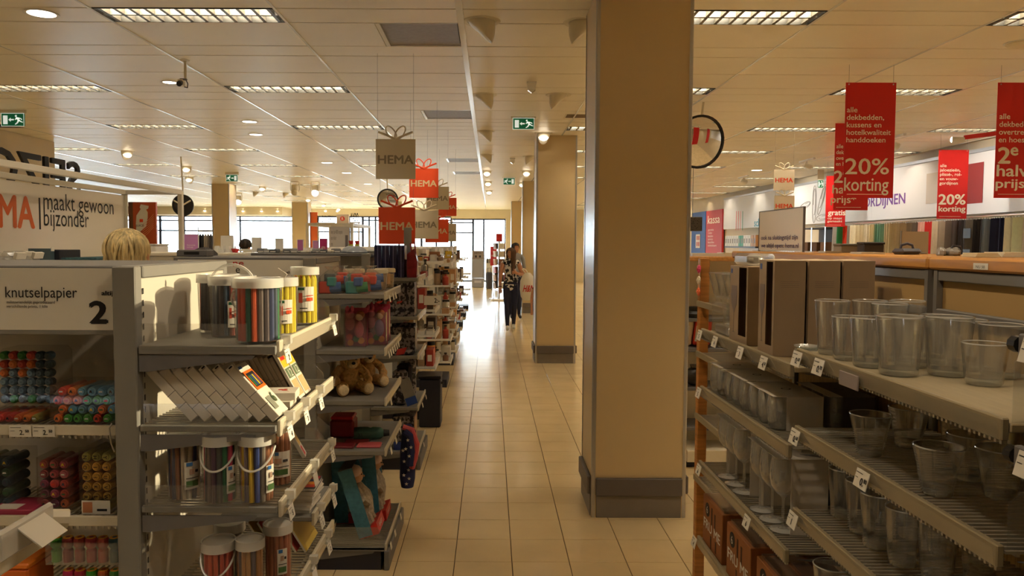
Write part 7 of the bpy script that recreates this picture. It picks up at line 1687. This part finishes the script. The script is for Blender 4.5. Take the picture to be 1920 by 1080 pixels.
hc = wj['skull'][:3]; face(t, (hc[0], hc[1], hc[2] - .03), .068, -.95)
HB = mat('brown_hair', (92, 62, 44), .6, noise=.35, nscale=30, stretch=(1, 1, .15))
strands((hc[0], hc[1] + .005, hc[2] - .005), .088, .092, .082, .30, 44, HB, t, yaw=-.95, front=2.15, thick=.016)
MB().tube([(hc[0] + .05, hc[1] + .0, hc[2] - .03), (hc[0] + .06, hc[1] - .05, hc[2] - .16), (hc[0] + .04, hc[1] - .10, hc[2] - .30), (hc[0] + .02, hc[1] - .105, hc[2] - .42)], [.035, .04, .038, .012], 10).build('hair_lock', HB, t, True)
MB().lathe([(.030, -.008), (.034, 0), (.030, .008)], 14, c=(wj['wrist_l'][0], wj['wrist_l'][1], wj['wrist_l'][2] + .01)).build('watch', BLACK, t, True)
tb = thing('carrier_bag', 'white plastic carrier bag with red letters hanging from the woman\'s arm', 'carrier bag', (loc.x + .315, loc.y - .1, .585))
prof = [(.001, 0), (.09, .01), (.13, .08), (.15, .22), (.14, .38), (.10, .47), (.05, .53)]
MB().lathe([(r_, z_) for r_, z_ in prof], 18, M=Matrix.Diagonal((1, .6, 1, 1)), lobes=5, lob=.04).build('bag', mat('white_carrier_plastic', (228, 222, 206), .35, bump=.4, nscale=12), tb, True)
MB().tube([(-.03, 0, .50), (-.07, -.02, .56), (-.10, -.03, .60)], .012, 6).tube([(.02, 0, .50), (-.03, -.02, .58), (-.09, -.03, .61)], .012, 6).build('handle', mat('white_carrier_plastic', (228, 222, 206)), tb, True)
me = text_mesh('H&M', .20, .13, .02)
for v in me.vertices: v.co.y = -.012 * math.cos(v.co.x * 6); v.co.x += v.co.z * .25
me.materials.append(REDP); link('logo_print', me, tb, (-.095, -.086, .17), (0, .0, .0))
# man behind her
loc2 = at(968, 560, 16.6)
t = thing('person', 'dark-haired man in a grey shirt half hidden behind the walking woman', 'person', (loc2.x - .02, 16.6, 0), .2)
mj = figure(1.66); skin_body('body', mj, fedges(1, 1, 2, 3), [SK, mat('grey_shirt', (150, 150, 154), .8), JEAN, BLACK], t); hc = mj['skull'][:3]; face(t, (hc[0], hc[1], hc[2] - .03), .07, .7)
HD = mat('dark_hair', (40, 30, 26), .6, noise=.3, nscale=30); strands((hc[0], hc[1] + .008, hc[2] + .0), .086, .09, .085, 0, 30, HD, t, yaw=.7, front=2.0, thick=.017)
# child at the second column
loc3 = at(1000, 640, 11.9)
t = thing('person', 'child in a dark shirt mostly hidden behind the second column', 'person', (loc3.x + .13, 12.3, 0), .1)
cj = figure(1.12); skin_body('body', cj, fedges(1, 0, 2, 3), [SK, mat('dark_green_shirt', (60, 70, 56), .8), mat('pale_shorts', (190, 186, 176), .8), BLACK], t); hc = cj['skull'][:3]; face(t, (hc[0], hc[1], hc[2] - .03), .052, 0); strands((hc[0], hc[1] + .005, hc[2]), .065, .068, .064, 0, 26, HD, t, front=2.0, thick=.014)
# blonde woman behind the first unit, seen from the back
loc4 = at(243, 470, 3.36)
t = thing('person', 'blonde woman seen from behind over the nearest gondola', 'person', (loc4.x, 3.36, 0), PI)
bj = figure(1.71); skin_body('body', bj, fedges(1, 1, 2, 3), [SK, mat('navy_knit', (50, 56, 74), .9), JEAN, BLACK], t); hc = bj['skull'][:3]; face(t, (hc[0], hc[1], hc[2] - .03), .073, 0)
BLO = mat('blonde_hair', (224, 202, 150), .5, noise=.5, nscale=70, stretch=(1, 1, .08))
MB().ball((hc[0], hc[1] + .012, hc[2] - .012), .078, .082, .08, 20, 14).build('hair_cap', BLO, t, True)
strands((hc[0], hc[1] + .012, hc[2] - .005), .080, .088, .084, .10, 46, BLO, t, front=2.3, thick=.010, flare=1.6, seed=4, wob=.14); strands((hc[0] + .008, hc[1] + .012, hc[2] - .002), .088, .094, .087, .09, 34, BLO, t, front=2.3, thick=.007, flare=2.0, seed=9, name='hair_layer', wob=.22)
# two heads farther back
for px_, py_, Y, H, l, hm in ((461, 455, 12.0, 1.70, 'dark-haired customer whose head shows before the bright window', HD), (384, 485, 4.85, 1.60, 'dark-haired customer whose crown just shows over the second run', HD)):
    q = at(px_, 470, Y); t = thing('person', l, 'person', (q.x, Y, 0), 2.6); j_ = figure(H); skin_body('body', j_, fedges(1, 1, 2, 3), [SK, mat('grey_shirt', (150, 150, 154)), JEAN, BLACK], t); hc = j_['skull'][:3]; face(t, (hc[0], hc[1], hc[2] - .03), .07, 0); strands((hc[0], hc[1] + .006, hc[2]), .088, .092, .086, 0, 30, hm, t, front=2.2, thick=.017)
    MB().ball((hc[0], hc[1] + .018, hc[2] + .004), .084, .084, .082, 16, 10).build('hair_cap', hm, t, True)

# ------------------------------------------------------------------ settle: a hair of clearance between goods and their shelves
for o in list(C.objects):
    if o.parent is None and o.get('category') and o.location.z > 0.05 and o.location.z < 2.0: o.location.z += 0.0008
